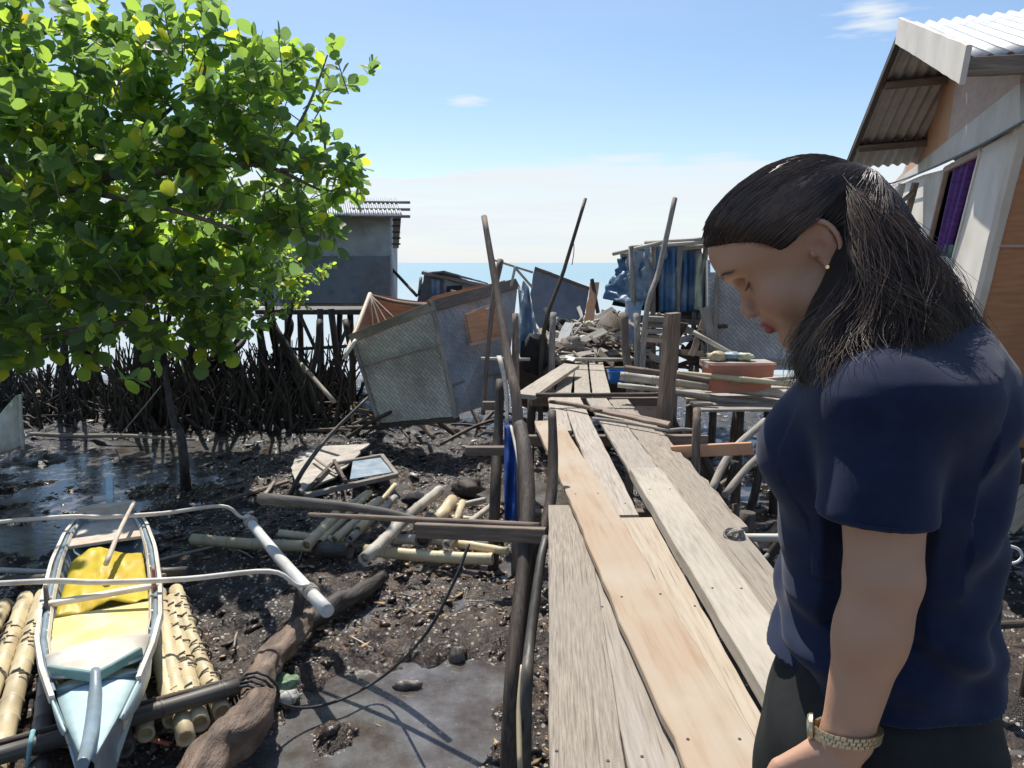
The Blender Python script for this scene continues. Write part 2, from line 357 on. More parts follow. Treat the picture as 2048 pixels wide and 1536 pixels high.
M_['tin_old'] = mat('dull_dark_sheet', [(.17, .20, .25), (.23, .26, .31), (.28, .29, .32)], 3, (2, 2, 2), .7, .3, metal=0, blot=(.20, .15, .12, .5))
M_['tarp_blue'] = mat('blue_tarpaulin', [(.03, .085, .17), (.05, .125, .235), (.10, .19, .29)], 5, (1, 1, 1), .4, .5, bscale=9, blot=(.30, .38, .44, .75), blot_scale=2.2, spec=.5, bdist=.03)
M_['tarp_silver'] = mat('pale_blue_tarpaulin', [(.16, .25, .34), (.27, .35, .42), (.42, .46, .49)], 6, (1, 1, 1), .4, .6, bscale=9, bdist=.03)
M_['cloth_blue'] = mat('deep_blue_cloth', [(.01, .04, .16), (.015, .06, .25), (.02, .08, .30)], 6, (1, 1, 1), .8, .4)
M_['cloth_pale'] = mat('pale_rag', [(.42, .45, .28), (.55, .56, .40), (.6, .62, .5)], 6, (1, 1, 1), .9, .4)
M_['purple'] = mat('purple_curtain', [(.10, .03, .20), (.16, .05, .30), (.22, .08, .38)], 5, (1, 6, 1), .7, .3, translucent=(1, .9, 1, .4))
M_['green_cloth'] = mat('green_curtain_hem', [(.03, .12, .06), (.05, .2, .09)], 5, (1, 1, 1), .8, .3)
M_['dark'] = mat('black_and_room_shade', [(.02, .02, .022), (.04, .038, .038)], 3, (1, 1, 1), .9, .1)  # near-black; as panels it paints the shade of rooms
M_['boat_cream'] = mat('cream_boat_paint', [(.60, .55, .45), (.72, .67, .57), (.78, .74, .65)], 5, (2, 2, 2), .45, .25, blot=(.46, .38, .28, .6), blot_scale=4, spec=.5, bdist=.004)
M_['boat_wood'] = mat('bare_boat_thwart', [(.52, .40, .28), (.66, .54, .42), (.72, .62, .50)], 5, (2, 2, 2), .6, .3, blot=(.5, .34, .24, .5), blot_scale=4)
M_['boat_blue'] = mat('pale_blue_boat_paint', [(.42, .58, .60), (.52, .68, .68), (.62, .74, .74)], 4, (2, 2, 2), .4, .25, blot=(.40, .50, .48, .5), blot_scale=3, spec=.5, bdist=.004)
M_['boat_hull'] = mat('slate_hull_paint', [(.16, .22, .27), (.22, .30, .36), (.30, .38, .42)], 4, (2, 2, 2), .4, .25, blot=(.14, .15, .14, .6), blot_scale=3, spec=.5)
M_['boat_green'] = mat('dull_green_boat_paint', [(.10, .20, .19), (.16, .28, .26), (.2, .33, .3)], 4, (2, 2, 2), .5, .25)
M_['yellow'] = mat('yellow_sheet', [(.72, .52, .03), (.82, .64, .05), (.85, .70, .12)], 5, (1, 1, 1), .45, .5, bscale=8, blot=(.70, .42, .06, .5), blot_scale=4, translucent=(1, 1, 1, .25), bdist=.01)
M_['yellow_board'] = mat('yellow_painted_board', [(.70, .50, .12), (.80, .61, .20), (.84, .68, .32)], 4, (1, 1, 1), .55, .3, blot=(.78, .66, .42, .6), blot_scale=5)
M_['white_paint'] = mat('white_painted_pole', [(.60, .60, .55), (.74, .74, .69), (.80, .80, .76)], 6, (4, 4, 1), .5, .3, blot=(.48, .46, .40, .5), blot_scale=5, bdist=.003)
M_['rope'] = mat('hemp_rope', [(.12, .10, .08), (.24, .20, .16)], 40, (1, 1, 1), .9, .8, bdist=.003)
M_['rope_dark'] = mat('black_rope', [(.02, .02, .022), (.05, .05, .05)], 40, (1, 1, 1), .6, .8, bdist=.003)
M_['rope_teal'] = mat('teal_rope', [(.16, .34, .38), (.26, .46, .50)], 40, (1, 1, 1), .8, .8, bdist=.003)
M_['cable'] = mat('black_cable', [(.015, .015, .016), (.03, .03, .03)], 4, (1, 1, 1), .5, 0)
M_['log'] = mat('barky_log', [(.09, .06, .045), (.22, .155, .11), (.38, .28, .21)], 14, (1, 1, .35), .6, 1.0, bscale=34, blot=(.08, .055, .04, .6), blot_scale=3, bdist=.02)
M_['bark'] = mat('mangrove_bark', [(.10, .085, .07), (.18, .155, .13), (.28, .25, .21)], 9, (3, 3, .8), .85, .9, bscale=25, bdist=.01)
M_['root'] = mat('muddy_root', [(.02, .018, .016), (.05, .042, .036), (.10, .085, .07)], 9, (3, 3, .8), .6, .8, bdist=.01)
M_['crate'] = mat('faded_red_plastic', [(.36, .12, .08), (.46, .17, .11), (.50, .22, .15)], 4, (1, 1, 1), .55, .1, blot=(.30, .14, .10, .6), blot_scale=4)
M_['tub_blue'] = mat('blue_plastic', [(.02, .14, .40), (.03, .19, .5)], 4, (1, 1, 1), .4, .05)
M_['stone'] = mat('wet_stone', [(.06, .05, .045), (.14, .12, .105), (.25, .22, .19)], 9, (1, 1, 1), .4, .8, bdist=.01)
M_['weed'] = mat('green_seaweed', [(.08, .14, .07), (.18, .27, .15), (.3, .38, .24)], 20, (1, 1, 1), .6, .8)
M_['ply_glow'] = mat('plywood_with_painted_glow', [(.52, .26, .13), (.62, .34, .19), (.68, .42, .26)], 3, (1.5, 9, 3), .65, .15, blot=(.40, .22, .14, .5), blot_scale=2.5, translucent=(1.3, 1.2, 1.0, .35))  # brighter translucent plywood; the sunlit glow is put into its colour
# ============================================================ mud, water, sea
WATER_Z = -1.215
def vnoise(X, Y, f, seed):                 # value noise on numpy arrays
    x = X * f + seed * 17.3; y = Y * f + seed * 9.7
    xi = np.floor(x).astype(np.int64); yi = np.floor(y).astype(np.int64); xf = x - xi; yf = y - yi
    u = xf * xf * (3 - 2 * xf); v = yf * yf * (3 - 2 * yf)
    def h(a, b):
        n = (a * 374761393 + b * 668265263 + seed * 1274126177) & 0xffffffff
        n = ((n ^ (n >> 13)) * 1274126177) & 0xffffffff
        return ((n ^ (n >> 16)) & 0xffff) / 65535.0
    return (h(xi, yi) * (1 - u) + h(xi + 1, yi) * u) * (1 - v) + (h(xi, yi + 1) * (1 - u) + h(xi + 1, yi + 1) * u) * v - .5
def fbm(X, Y, f, seed, o=4, g=.5):
    r = 0; a = 1
    for i in range(o): r = r + a * vnoise(X, Y, f, seed + i); f *= 2.07; a *= g
    return r
PUD = []                                     # (centre, rx, ry, depth)
def pud(px, py, rx, ry, dep):
    c = G(px, py, -1.2); PUD.append((c.x, c.y, rx, ry, dep))
pud(790, 1440, .62, .75, .075); pud(600, 1520, .5, .4, .07); pud(950, 1350, .35, .3, .06); pud(900, 1480, .45, .35, .07)
pud(60, 1080, 1.5, .55, .09); pud(100, 1010, 1.5, .6, .08); pud(210, 950, 1.3, 1.0, .10); pud(300, 900, 1.6, .8, .08)
pud(430, 960, .5, .3, .05); pud(1100, 990, .5, .5, .08); pud(1500, 990, .7, .6, .06)
pud(870, 985, .9, .4, .05); pud(1110, 1030, .3, .4, .08); pud(2040, 1000, 1.5, 1.2, .10); pud(650, 1010, .5, .25, .05)
def ground_h(X, Y):
    near = np.clip((16 - Y) / 6, .15, 1)
    h = -1.185 + .055 * fbm(X, Y, .9, 3, 4) + near * .085 * fbm(X, Y, 5.5, 11, 4, .6)
    rg = 1 - np.abs(2 * vnoise(X, Y, 13., 40)); h = h + near * .02 * rg * rg
    for cx, cy, rx, ry, dep in PUD:
        q = ((X - cx) / rx) ** 2 + ((Y - cy) / ry) ** 2 + 1.15 * fbm(X, Y, 2.2, 31, 4)
        m = np.clip(1.25 - q, 0, 1); m = m * m * (3 - 2 * m)
        h = h - m * dep * 1.15 - 0 * m
        h = h + m * near * (-.045) * fbm(X, Y, 5.5, 11, 3, .6)
    tide = np.clip((Y - 15.5) / 5, 0, 1); h = h - tide * .16
    return h
def axis(parts):
    out = []
    for a, b, s in parts: out += list(np.arange(a, b, s))
    out.append(parts[-1][1]); return np.array(out)
gx = axis([(-6000, -600, 900), (-600, -60, 90), (-60, -16, 4), (-16, -5.5, .12), (-5.5, 1.2, .026), (1.2, 8, .09), (8, 60, 4), (60, 600, 90), (600, 6000, 900)])
gy = axis([(-40, 0, 4), (0, 2.6, .12), (2.6, 8.2, .026), (8.2, 14, .055), (14, 24, .2), (24, 60, 3), (60, 600, 90), (600, 7000, 900)])
GX, GY = np.meshgrid(gx, gy)
GZ = ground_h(GX, GY)
nx, ny = len(gx), len(gy)
idx = np.arange(nx * ny).reshape(ny, nx)
quads = np.stack([idx[:-1, :-1], idx[:-1, 1:], idx[1:, 1:], idx[1:, :-1]], -1).reshape(-1, 4)
def mud_extra(nd, L, tc, colr, b):
    # sodden patches are darker and glossier, crumbs of shell are pale
    v = nd('ShaderNodeTexVoronoi'); v.inputs['Scale'].default_value = 34; L.new(tc.outputs['Object'], v.inputs['Vector'])
    n = nd('ShaderNodeTexNoise'); n.inputs['Scale'].default_value = 2.3; n.inputs['Detail'].default_value = 4; L.new(tc.outputs['Object'], n.inputs['Vector'])
    sp = nd('ShaderNodeSeparateColor'); L.new(v.outputs['Color'], sp.inputs[0])
    th = nd('ShaderNodeMapRange'); th.inputs['From Min'].default_value = .35; th.inputs['From Max'].default_value = .65; th.inputs['To Min'].default_value = .97; th.inputs['To Max'].default_value = .72
    L.new(n.outputs[0], th.inputs['Value'])
    g = nd('ShaderNodeMath', operation='GREATER_THAN'); L.new(sp.outputs[0], g.inputs[0]); L.new(th.outputs[0], g.inputs[1])
    d = nd('ShaderNodeMath', operation='LESS_THAN'); d.inputs[1].default_value = .42; L.new(v.outputs['Distance'], d.inputs[0])
    k = nd('ShaderNodeMath', operation='MULTIPLY'); L.new(g.outputs[0], k.inputs[0]); L.new(d.outputs[0], k.inputs[1])
    mx = nd('ShaderNodeMix', data_type='RGBA'); mx.inputs['B'].default_value = (.42, .38, .32, 1)
    L.new(k.outputs[0], mx.inputs['Factor']); L.new(colr, mx.inputs['A'])
    r = nd('ShaderNodeMapRange'); r.inputs['From Min'].default_value = .4; r.inputs['From Max'].default_value = .62; r.inputs['To Min'].default_value = .10; r.inputs['To Max'].default_value = .52
    n2 = nd('ShaderNodeTexNoise'); n2.inputs['Scale'].default_value = 4.; n2.inputs['Detail'].default_value = 6; L.new(tc.outputs['Object'], n2.inputs['Vector'])
    L.new(n2.outputs[0], r.inputs['Value']); L.new(r.outputs[0], b.inputs['Roughness'])
    # shade under huts and trees painted as near-black mud behind the flat
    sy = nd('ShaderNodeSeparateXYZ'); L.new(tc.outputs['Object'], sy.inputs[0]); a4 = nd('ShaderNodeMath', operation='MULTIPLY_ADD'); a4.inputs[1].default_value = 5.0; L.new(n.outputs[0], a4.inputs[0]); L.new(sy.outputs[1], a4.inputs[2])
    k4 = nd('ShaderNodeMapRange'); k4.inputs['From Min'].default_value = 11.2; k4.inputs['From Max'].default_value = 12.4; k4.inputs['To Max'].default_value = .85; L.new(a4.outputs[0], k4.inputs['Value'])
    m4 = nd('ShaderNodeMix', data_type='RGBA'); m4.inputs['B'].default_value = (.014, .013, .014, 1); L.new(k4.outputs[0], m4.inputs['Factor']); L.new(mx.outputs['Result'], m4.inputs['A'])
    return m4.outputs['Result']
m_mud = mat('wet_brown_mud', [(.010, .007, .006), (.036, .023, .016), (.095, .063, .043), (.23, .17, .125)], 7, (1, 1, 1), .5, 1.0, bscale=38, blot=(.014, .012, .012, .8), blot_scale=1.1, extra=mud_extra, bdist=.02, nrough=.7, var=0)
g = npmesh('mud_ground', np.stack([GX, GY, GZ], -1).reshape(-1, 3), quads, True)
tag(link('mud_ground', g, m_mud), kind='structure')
def water_mat(name, col, rough, bump, scale, trans):
    m = bpy.data.materials.new(name); m.use_nodes = True; t = m.node_tree; b = t.nodes['Principled BSDF']
    b.inputs['Base Color'].default_value = (*col, 1); b.inputs['Roughness'].default_value = rough; b.inputs['Transmission Weight'].default_value = trans; b.inputs['IOR'].default_value = 1.33
    n = t.nodes.new('ShaderNodeTexNoise'); n.inputs['Scale'].default_value = scale; n.inputs['Detail'].default_value = 4
    tc = t.nodes.new('ShaderNodeTexCoord'); t.links.new(tc.outputs['Object'], n.inputs['Vector'])
    bp = t.nodes.new('ShaderNodeBump'); bp.inputs['Strength'].default_value = bump; bp.inputs['Distance'].default_value = .02
    t.links.new(n.outputs[0], bp.inputs['Height']); t.links.new(bp.outputs[0], b.inputs['Normal']); return m
m_wat = water_mat('shallow_puddle_water', (.30, .29, .28), .03, .16, 16, .62)
def murk_and_reflection(m, a, b_, sc):  # mottled murk, with the sky's reflection put into the colour
    t = m.node_tree; n = t.nodes.new('ShaderNodeTexNoise'); n.inputs['Scale'].default_value = sc; n.inputs['Detail'].default_value = 8; n.inputs['Roughness'].default_value = .65
    tc = t.nodes.new('ShaderNodeTexCoord'); t.links.new(tc.outputs['Object'], n.inputs['Vector']); c = t.nodes.new('ShaderNodeValToRGB')
    c.color_ramp.elements[0].position = .38; c.color_ramp.elements[0].color = (*a, 1); c.color_ramp.elements[1].position = .62; c.color_ramp.elements[1].color = (*b_, 1)
    t.links.new(n.outputs[0], c.inputs[0]); t.links.new(c.outputs[0], t.nodes['Principled BSDF'].inputs['Base Color'])
    r = t.nodes.new('ShaderNodeMapRange'); r.inputs['From Min'].default_value = .35; r.inputs['From Max'].default_value = .65; r.inputs['To Min'].default_value = .02; r.inputs['To Max'].default_value = .16
    t.links.new(n.outputs[0], r.inputs['Value']); t.links.new(r.outputs[0], t.nodes['Principled BSDF'].inputs['Roughness'])
murk_and_reflection(m_wat, (.17, .13, .10), (.40, .40, .40), 2.4)
def plane(name, x0, x1, y0, y1, z, m, kind='structure'):
    o = link(name, mesh(name, [(x0, y0, z), (x1, y0, z), (x1, y1, z), (x0, y1, z)], [(0, 1, 2, 3)]), m); return tag(o, kind=kind)
plane('shallow_water', -16, 12, .5, 17.5, WATER_Z, m_wat)
m_sea = water_mat('sea_water', (.22, .46, .50), .32, .6, .5, 0)
# the sea turns from pale silt at the shore to turquoise farther out
t = m_sea.node_tree; tc = t.nodes.new('ShaderNodeTexCoord'); sx = t.nodes.new('ShaderNodeSeparateXYZ'); t.links.new(tc.outputs['Object'], sx.inputs[0])
r = t.nodes.new('ShaderNodeMapRange'); r.inputs['From Min'].default_value = 25; r.inputs['From Max'].default_value = 120; t.links.new(sx.outputs[1], r.inputs['Value'])
c = t.nodes.new('ShaderNodeValToRGB'); c.color_ramp.elements[0].color = (.40, .44, .43, 1); c.color_ramp.elements[1].color = (.23, .37, .41, 1); t.links.new(r.outputs[0], c.inputs[0])
t.links.new(c.outputs[0], t.nodes['Principled BSDF'].inputs['Base Color'])
plane('sea', -7000, 7000, 17.5, 8000, WATER_Z - .004, m_sea)
def gz(x, y): return float(ground_h(np.array([x]), np.array([y]))[0])
# shell grit with painted sun glints, mud clods and leaf litter strewn on the flat: beyond counting
def scatter(name, n, region, size, m, flat=.5, seed=1, label=None, cat=None, lift=0, elong=1.0, power=1.0):
    r = np.random.RandomState(seed); tv = np.array([(1, 0, 0), (-1, 0, 0), (0, 1, 0), (0, -1, 0), (0, 0, 1), (0, 0, -1)], float)
    tf = np.array([(0, 2, 4), (2, 1, 4), (1, 3, 4), (3, 0, 4), (2, 0, 5), (1, 2, 5), (3, 1, 5), (0, 3, 5)])
    P = []
    x0, x1, y0, y1 = region
    xs = r.uniform(x0, x1, n); ys = y0 + (y1 - y0) * r.uniform(0, 1, n) ** power; zs = ground_h(xs, ys)
    keep = (zs > WATER_Z - .02) & (fbm(xs, ys, 1.3, 77, 3) > r.uniform(-.5, .35, n)); xs, ys, zs = xs[keep], ys[keep], zs[keep]; n = len(xs)
    s = size[0] + (size[1] - size[0]) * r.uniform(0, 1, n) ** 3
    V = np.repeat(tv[None], n, 0) * (1 + .5 * r.uniform(-1, 1, (n, 6, 1))) * s[:, None, None] * np.array([elong, 1, flat])
    a = r.uniform(0, 6.28, n); ca, sa = np.cos(a)[:, None], np.sin(a)[:, None]
    X = V[:, :, 0] * ca - V[:, :, 1] * sa; Y = V[:, :, 0] * sa + V[:, :, 1] * ca
    tl = r.uniform(-.4, .4, n)[:, None]; Z = V[:, :, 2] + X * tl
    V = np.stack([X + xs[:, None], Y + ys[:, None], Z + zs[:, None] + lift], -1).reshape(-1, 3)
    F = (tf[None] + (np.arange(n) * 6)[:, None, None]).reshape(-1, 3)
    return tag(link(name, npmesh(name, V, F), m), label, cat, kind='stuff')
m_shell = mat('shell_grit_and_glints', [(.30, .26, .22), (.50, .46, .40), (.68, .65, .58)], 3, (1, 1, 1), .5, 0, island=True, var=.5)
m_clod = mat('mud_clods', [(.02, .014, .011), (.06, .043, .033), (.14, .105, .085)], 20, (1, 1, 1), .22, .6, island=True, var=.5)
m_litter = mat('leaf_litter', [(.20, .11, .05), (.34, .22, .11), (.42, .34, .2)], 3, (1, 1, 1), .7, 0, island=True, var=.6)
scatter('shell_grit_and_glints', 34000, (-6, 1.1, 2.7, 11), (.004, .016), m_shell, .5, 1, 'pale broken shells, grit and painted sun glints strewn over the mud', 'shell grit', power=1.3)
scatter('mud_clods', 9000, (-6, 1.1, 2.7, 10), (.012, .07), m_clod, .4, 2, 'dark wet clods of mud covering the flat', 'mud clods', power=1.2)
scatter('leaf_litter', 5000, (-6, 1.1, 2.7, 9), (.004, .026), m_litter, .15, 3, 'brown leaves and splinters scattered on the mud', 'litter', .01, elong=2.6, power=1.2)
scatter('far_debris', 2600, (-14, 7, 8.5, 18), (.015, .06), m_shell, .3, 4, 'pale scraps and shells littering the far mud under the mangroves', 'litter', 0, elong=2.2)
# ============================================================ walkway
def T(o, label, cat, group=None): return tag(o, label, cat, group)
def vv(x, y, z): return Vector((x, y, z))
PG = 'planks laid along the walkway'
T(board('wooden_plank', vv(.075, -.6, .004), vv(.325, 4.2, .006), .215, .03, M_['plank_old'], rough=.004), 'grey old plank with a rough worn grain along the left edge of the walkway', 'plank', PG)
T(board('wooden_plank', vv(.42, -.6, -.002), vv(.445, 4.6, -.004), .205, .03, M_['plank_grey']), 'flat sun-greyed plank lying second from the left edge, partly under the long orange plank', 'plank', PG)
T(board('wooden_plank', vv(.66, .9, .045), vv(.305, 6.35, .052), .235, .034, M_['plank_new'], rough=.006, seed=3.3), 'long fresh orange plank with knots lying slantwise on top of the walkway', 'plank', PG)
T(board('wooden_plank', vv(.615, 4.02, .006), vv(.62, 7.75, .004), .19, .03, M_['plank_grey']), 'pale grey plank in the middle of the walkway, cut off square beside the orange plank', 'plank', PG)
T(board('wooden_plank', vv(.70, -.6, .002), vv(.675, 3.98, .004), .205, .03, M_['plank_tan']), 'smooth tan plank between the long orange plank and the thick one', 'plank', PG)
T(board('wooden_plank', vv(.895, -.3, .085), vv(.865, 4.72, .085), .20, .065, M_['plank_pale'], rough=.004), 'thick pale sawn timber resting proud of the walkway beside the woman', 'plank', PG)
T(board('wooden_plank', vv(.945, .4, -.004), vv(.88, 7.72, .002), .215, .03, M_['plank_grey']), 'wide bleached plank partly beneath the thick timber', 'plank', PG)
T(board('wooden_plank', vv(1.16, -.4, -.01), vv(1.10, 7.65, -.002), .20, .03, M_['plank_old'], rough=.012), 'cracked greenish grey plank with a ragged outer edge along the right of the walkway', 'plank', PG)
T(board('wooden_plank', vv(1.245, 3.9, -.02), vv(1.235, 6.6, -.015), .075, .03, M_['plank_old'], rough=.016), 'narrow broken strip of plank on the far right edge of the walkway', 'plank', PG)
T(board('wooden_plank', vv(.43, 6.2, -.004), vv(.465, 8.2, -.002), .16, .03, M_['plank_grey']), 'short pale plank just past the end of the orange one', 'plank', PG)
for (xa, ya, xb, yb, w, l) in ((.53, 7.8, .79, 10.3, .17, 'leftmost of the three pale planks on the far stretch of the walkway'),
                               (.745, 7.78, .99, 10.7, .175, 'middle one of the three pale planks on the far stretch of the walkway'),
                               (.95, 7.8, 1.20, 10.7, .195, 'rightmost of the three pale planks on the far stretch of the walkway')):
    T(board('wooden_plank', vv(xa, ya, .012), vv(xb, yb, .01), w, .03, M_['plank_pale']), l, 'plank', PG)
T(board('wooden_plank', W(1050, 789, 7.5), W(1143, 728, 9.3), .20, .045, M_['plank_pale'], up=(0, -.2, 1)), 'loose pinkish plank slanting across the left railing at the far bend', 'plank', PG)
# bearers under the deck and cross poles over it
BG = 'cross bearers under the walkway'
for (y, x0, x1, l) in ((4.25, .12, 1.30, 'bearer under the planks where the middle plank is cut'),
                       (6.2, .05, 1.65, 'bearer beneath the far tip of the orange plank'), (8.0, .2, 1.6, 'bearer at the bend before the far planks'), (10.4, .4, 1.7, 'bearer at the far end of the walkway')):
    T(board('cross_bearer', vv(x0, y, -.045), vv(x1, y + .02, -.045), .07, .09, M_['brown_wood']), l, 'beam', BG)
T(rod('cross_pole', [W(1072, 790, 7.35), W(1200, 790, 7.35), W(1334, 789, 7.35)], .022, M_['dark_wood'], jit=.1), 'thin dark pole lying level across the walkway before the far planks', 'pole')
T(rod('cross_pole', [W(1085, 718, 10.4), W(1200, 719, 10.4), W(1334, 720, 10.4)], .025, M_['bamboo_grey'], jit=.1), 'grey pole across the far end of the walkway in front of the debris heap', 'pole')
T(rod('cross_pole', [W(962, 717, 10.0), W(1060, 719, 10.0)], .022, M_['bamboo_grey'], jit=.1), 'short grey pole on the left post at the far end of the walkway', 'pole')
# splintered sticks lying over the deck
T(rod('broken_stick', [vv(.37, 7.25, .05), vv(.62, 7.0, .06), vv(.82, 6.72, .055)], [.018, .024, .02], M_['brown_wood'], jit=.2, n=7), 'knobbly brown stick lying on the deck near the bend', 'stick')
T(board('broken_batten', vv(.74, 6.85, .075), vv(1.33, 6.2, .06), .075, .03, M_['brown_wood'], rough=.01, roll=.3), 'dark splintered batten lying slantwise over the planks', 'stick')
T(rod('broken_stick', [vv(.72, 6.55, .03), vv(1.0, 6.32, .035), vv(1.3, 6.05, .03)], [.014, .016, .01], M_['grey_wood'], n=6), 'thin pale stick lying just this side of the dark splintered batten', 'stick')
T(rod('broken_stick', [vv(1.30, 6.05, .03), vv(1.42, 6.1, .03), vv(1.55, 6.1, .02)], [.016, .016, .012], M_['grey_wood'], n=6), 'short stick joining the deck to the square right post', 'stick')
# posts
def post(name, pts, r, m, label, cat='post', group='posts along the walkway', **k):
    return T(rod(name, pts, r, m, jit=k.pop('jit', .12), **k), label, cat, group)
def down(p, dx=0, dy=0, z=-1.4): return vv(p.x + dx, p.y + dy, z)
sp = W(1351, 626, 6.8); b = vv(W(1341, 870, 6.72).x - .03, sp.y + .02, -1.35)
T(board('square_post', b, sp, .125, .11, M_['brown_wood'], up=(.25, -1, 0), rough=.006), 'thick square brown post standing right of the walkway, tallest beside the orange tub', 'post', 'posts along the walkway')
p = W(1104, 822, 4.75)
post('wooden_post', [down(W(1040, 1400, 3.6), -.03, .05), W(1040, 1330, 3.75), W(1062, 1150, 4.1), W(1098, 1020, 4.4), W(1106, 920, 4.6), p], [.036, .036, .036, .036, .032, .026], M_['dark_wood'], 'dark crooked post rising above the left edge of the planks with a blunt top')
post('wooden_post', [down(W(1010, 1500, 3.4)), W(1022, 1380, 3.6), W(1046, 1150, 4.0), W(1055, 1010, 4.3), W(1048, 900, 4.6), W(1040, 850, 4.8)], [.036, .036, .040, .046, .048, .042], M_['dark_wood'], 'thickest dark log post on the left side of the walkway behind the crooked one', sm=6)
post('bamboo_stake', [down(W(1048, 1500, 3.2)), W(1052, 1400, 3.3), W(1060, 1290, 3.5), W(1080, 1130, 3.8), W(1092, 1075, 3.95)], [.03, .028, .026, .024, .02], M_['bamboo_dark'], 'split dark stake strapped against the near left posts')
post('bamboo_stake', [W(1040, 1536, 3.15), W(1038, 1420, 3.3), W(1044, 1330, 3.4)], [.012, .012, .008], M_['bamboo'], 'thin yellow bamboo strip standing at the foot of the near left posts')
post('bamboo_stake', [down(W(985, 1050, 6.4)), W(990, 1000, 6.5), W(996, 880, 6.8), W(1000, 760, 7.0)], [.05, .05, .046, .04], M_['dark_wood'], 'dark round post in the shade behind the blue cloth')
post('bamboo_stake', [down(W(1030, 900, 6.9)), W(1031, 850, 6.9), W(1031, 740, 7.0), W(1031, 628, 7.1)], [.036, .036, .035, .033], M_['brown_wood'], 'upright brown stake cut flat before the corner of the tipped hut')
post('leaning_pole', [down(W(1035, 1010, 6.2)), W(1036, 840, 6.6), W(1016, 720, 6.9), W(993, 580, 7.3), W(968, 433, 7.7)], [.055, .05, .043, .036, .03], M_['brown_wood'], 'tall brown pole leaning left in front of the tipped hut', 'pole', 'tall leaning poles')
post('leaning_pole', [W(966, 830, 7.4), W(976, 700, 7.5), W(988, 590, 7.6), W(1001, 520, 7.7)], [.022, .024, .03, .034], M_['brown_wood'], 'short dark pole crossing the tall left leaning pole, its top leaning right', 'pole', 'tall leaning poles')
post('leaning_pole', [down(W(1083, 730, 10.2)), W(1085, 680, 10.2), W(1128, 540, 10.4), W(1171, 397, 10.6)], [.04, .032, .027, .024], M_['dark_wood'], 'thin tall pole leaning right above the debris heap with a string near its top', 'pole', 'tall leaning poles')
post('leaning_pole', [down(W(1283, 700, 9.2)), W(1290, 648, 9.3), W(1318, 540, 9.5), W(1350, 396, 9.6)], [.045, .035, .034, .034], M_['grey_wood'], 'tall grey pole leaning right in front of the blue tarpaulin hut', 'pole', 'tall leaning poles')
T(rod('hanging_string', [W(1146, 478, 10.5), W(1148, 500, 10.5), W(1144, 530, 10.5)], .006, M_['rope_dark'], n=5), 'dark string hanging from the thin leaning pole', 'string')
T(sheet('split_bamboo', [W(993, 712, 6.9), W(1003, 712, 6.9), W(1017, 852, 6.6), W(1010, 856, 6.6)], 3, 8, lambda u, v: Vector((.03 * math.sin(PI * v), 0, 0)), M_['bamboo_grey'], th=.01), 'pale split bamboo bowed against the left railing post', 'bamboo')
post('wooden_post', [down(W(1104, 735, 9.9)), W(1104, 700, 9.9), W(1107, 626, 10.0)], .042, M_['grey_wood'], 'short grey post with a flat top left of the debris heap')
post('wooden_post', [down(W(1262, 830, 8.4)), W(1262, 790, 8.4), W(1251, 700, 8.5), W(1249, 628, 8.6)], [.05, .048, .046, .045], M_['brown_wood'], 'slim brown post on the right side of the bend next to the blue tub')
post('wooden_post', [down(W(1275, 760, 9.4)), W(1275, 700, 9.4), W(1272, 628, 9.5)], .036, M_['grey_wood'], 'grey post with a flat top between the brown post and the tarpaulin hut')
post('wooden_post', [down(W(1391, 960, 5.6)), W(1392, 900, 5.6), W(1394, 818, 5.7)], [.033, .033, .03], M_['brown_wood'], 'short round post right of the planks with a rail nailed to it')
post('wooden_post', [down(W(1322, 740, 9.8)), W(1322, 700, 9.8), W(1324, 668, 9.8)], .024, M_['grey_wood'], 'thin grey post holding the stacked boards behind the square post')
post('wooden_post', [vv(1.32, 4.1, -1.4), vv(1.33, 4.12, -.6), vv(1.36, 4.15, -.02)], [.05, .048, .045], M_['dark_wood'], 'dark stilt beneath the right edge of the planks beside the woman')
post('wooden_post', [vv(1.25, 6.3, -1.4), vv(1.28, 6.3, -.05)], .05, M_['dark_wood'], 'dark stilt below the right edge of the deck at the tip of the orange plank')
post('wooden_post', [vv(.18, 8.1, -1.4), vv(.22, 8.1, -.05)], .05, M_['dark_wood'], 'dark stilt below the bend on the left')
post('wooden_post', [vv(1.3, 2.2, -1.4), vv(1.32, 2.2, -.05)], .05, M_['dark_wood'], 'dark stilt below the near right edge of the planks')
# blue cloth on the rail post
T(sheet('blue_cloth', [W(1009, 848, 5.9), W(1028, 852, 5.9), W(1036, 1042, 5.6), W(1008, 1040, 5.6)], 8, 20, lambda u, v: .025 * math.sin(u * 9 + v * 5) + .02 * noise.noise(Vector((u * 4, v * 6, 1))), M_['cloth_blue'], th=.004), 'deep blue cloth strip hanging from a left post', 'cloth')
T(rod('pale_vine', [W(1022, 852, 5.6), W(1038, 930, 5.3), W(1046, 1000, 5.1), W(1040, 1050, 5.0)], [.01, .012, .012, .008], M_['bamboo_grey'], n=6), 'pale split stick beside the blue cloth', 'stick')
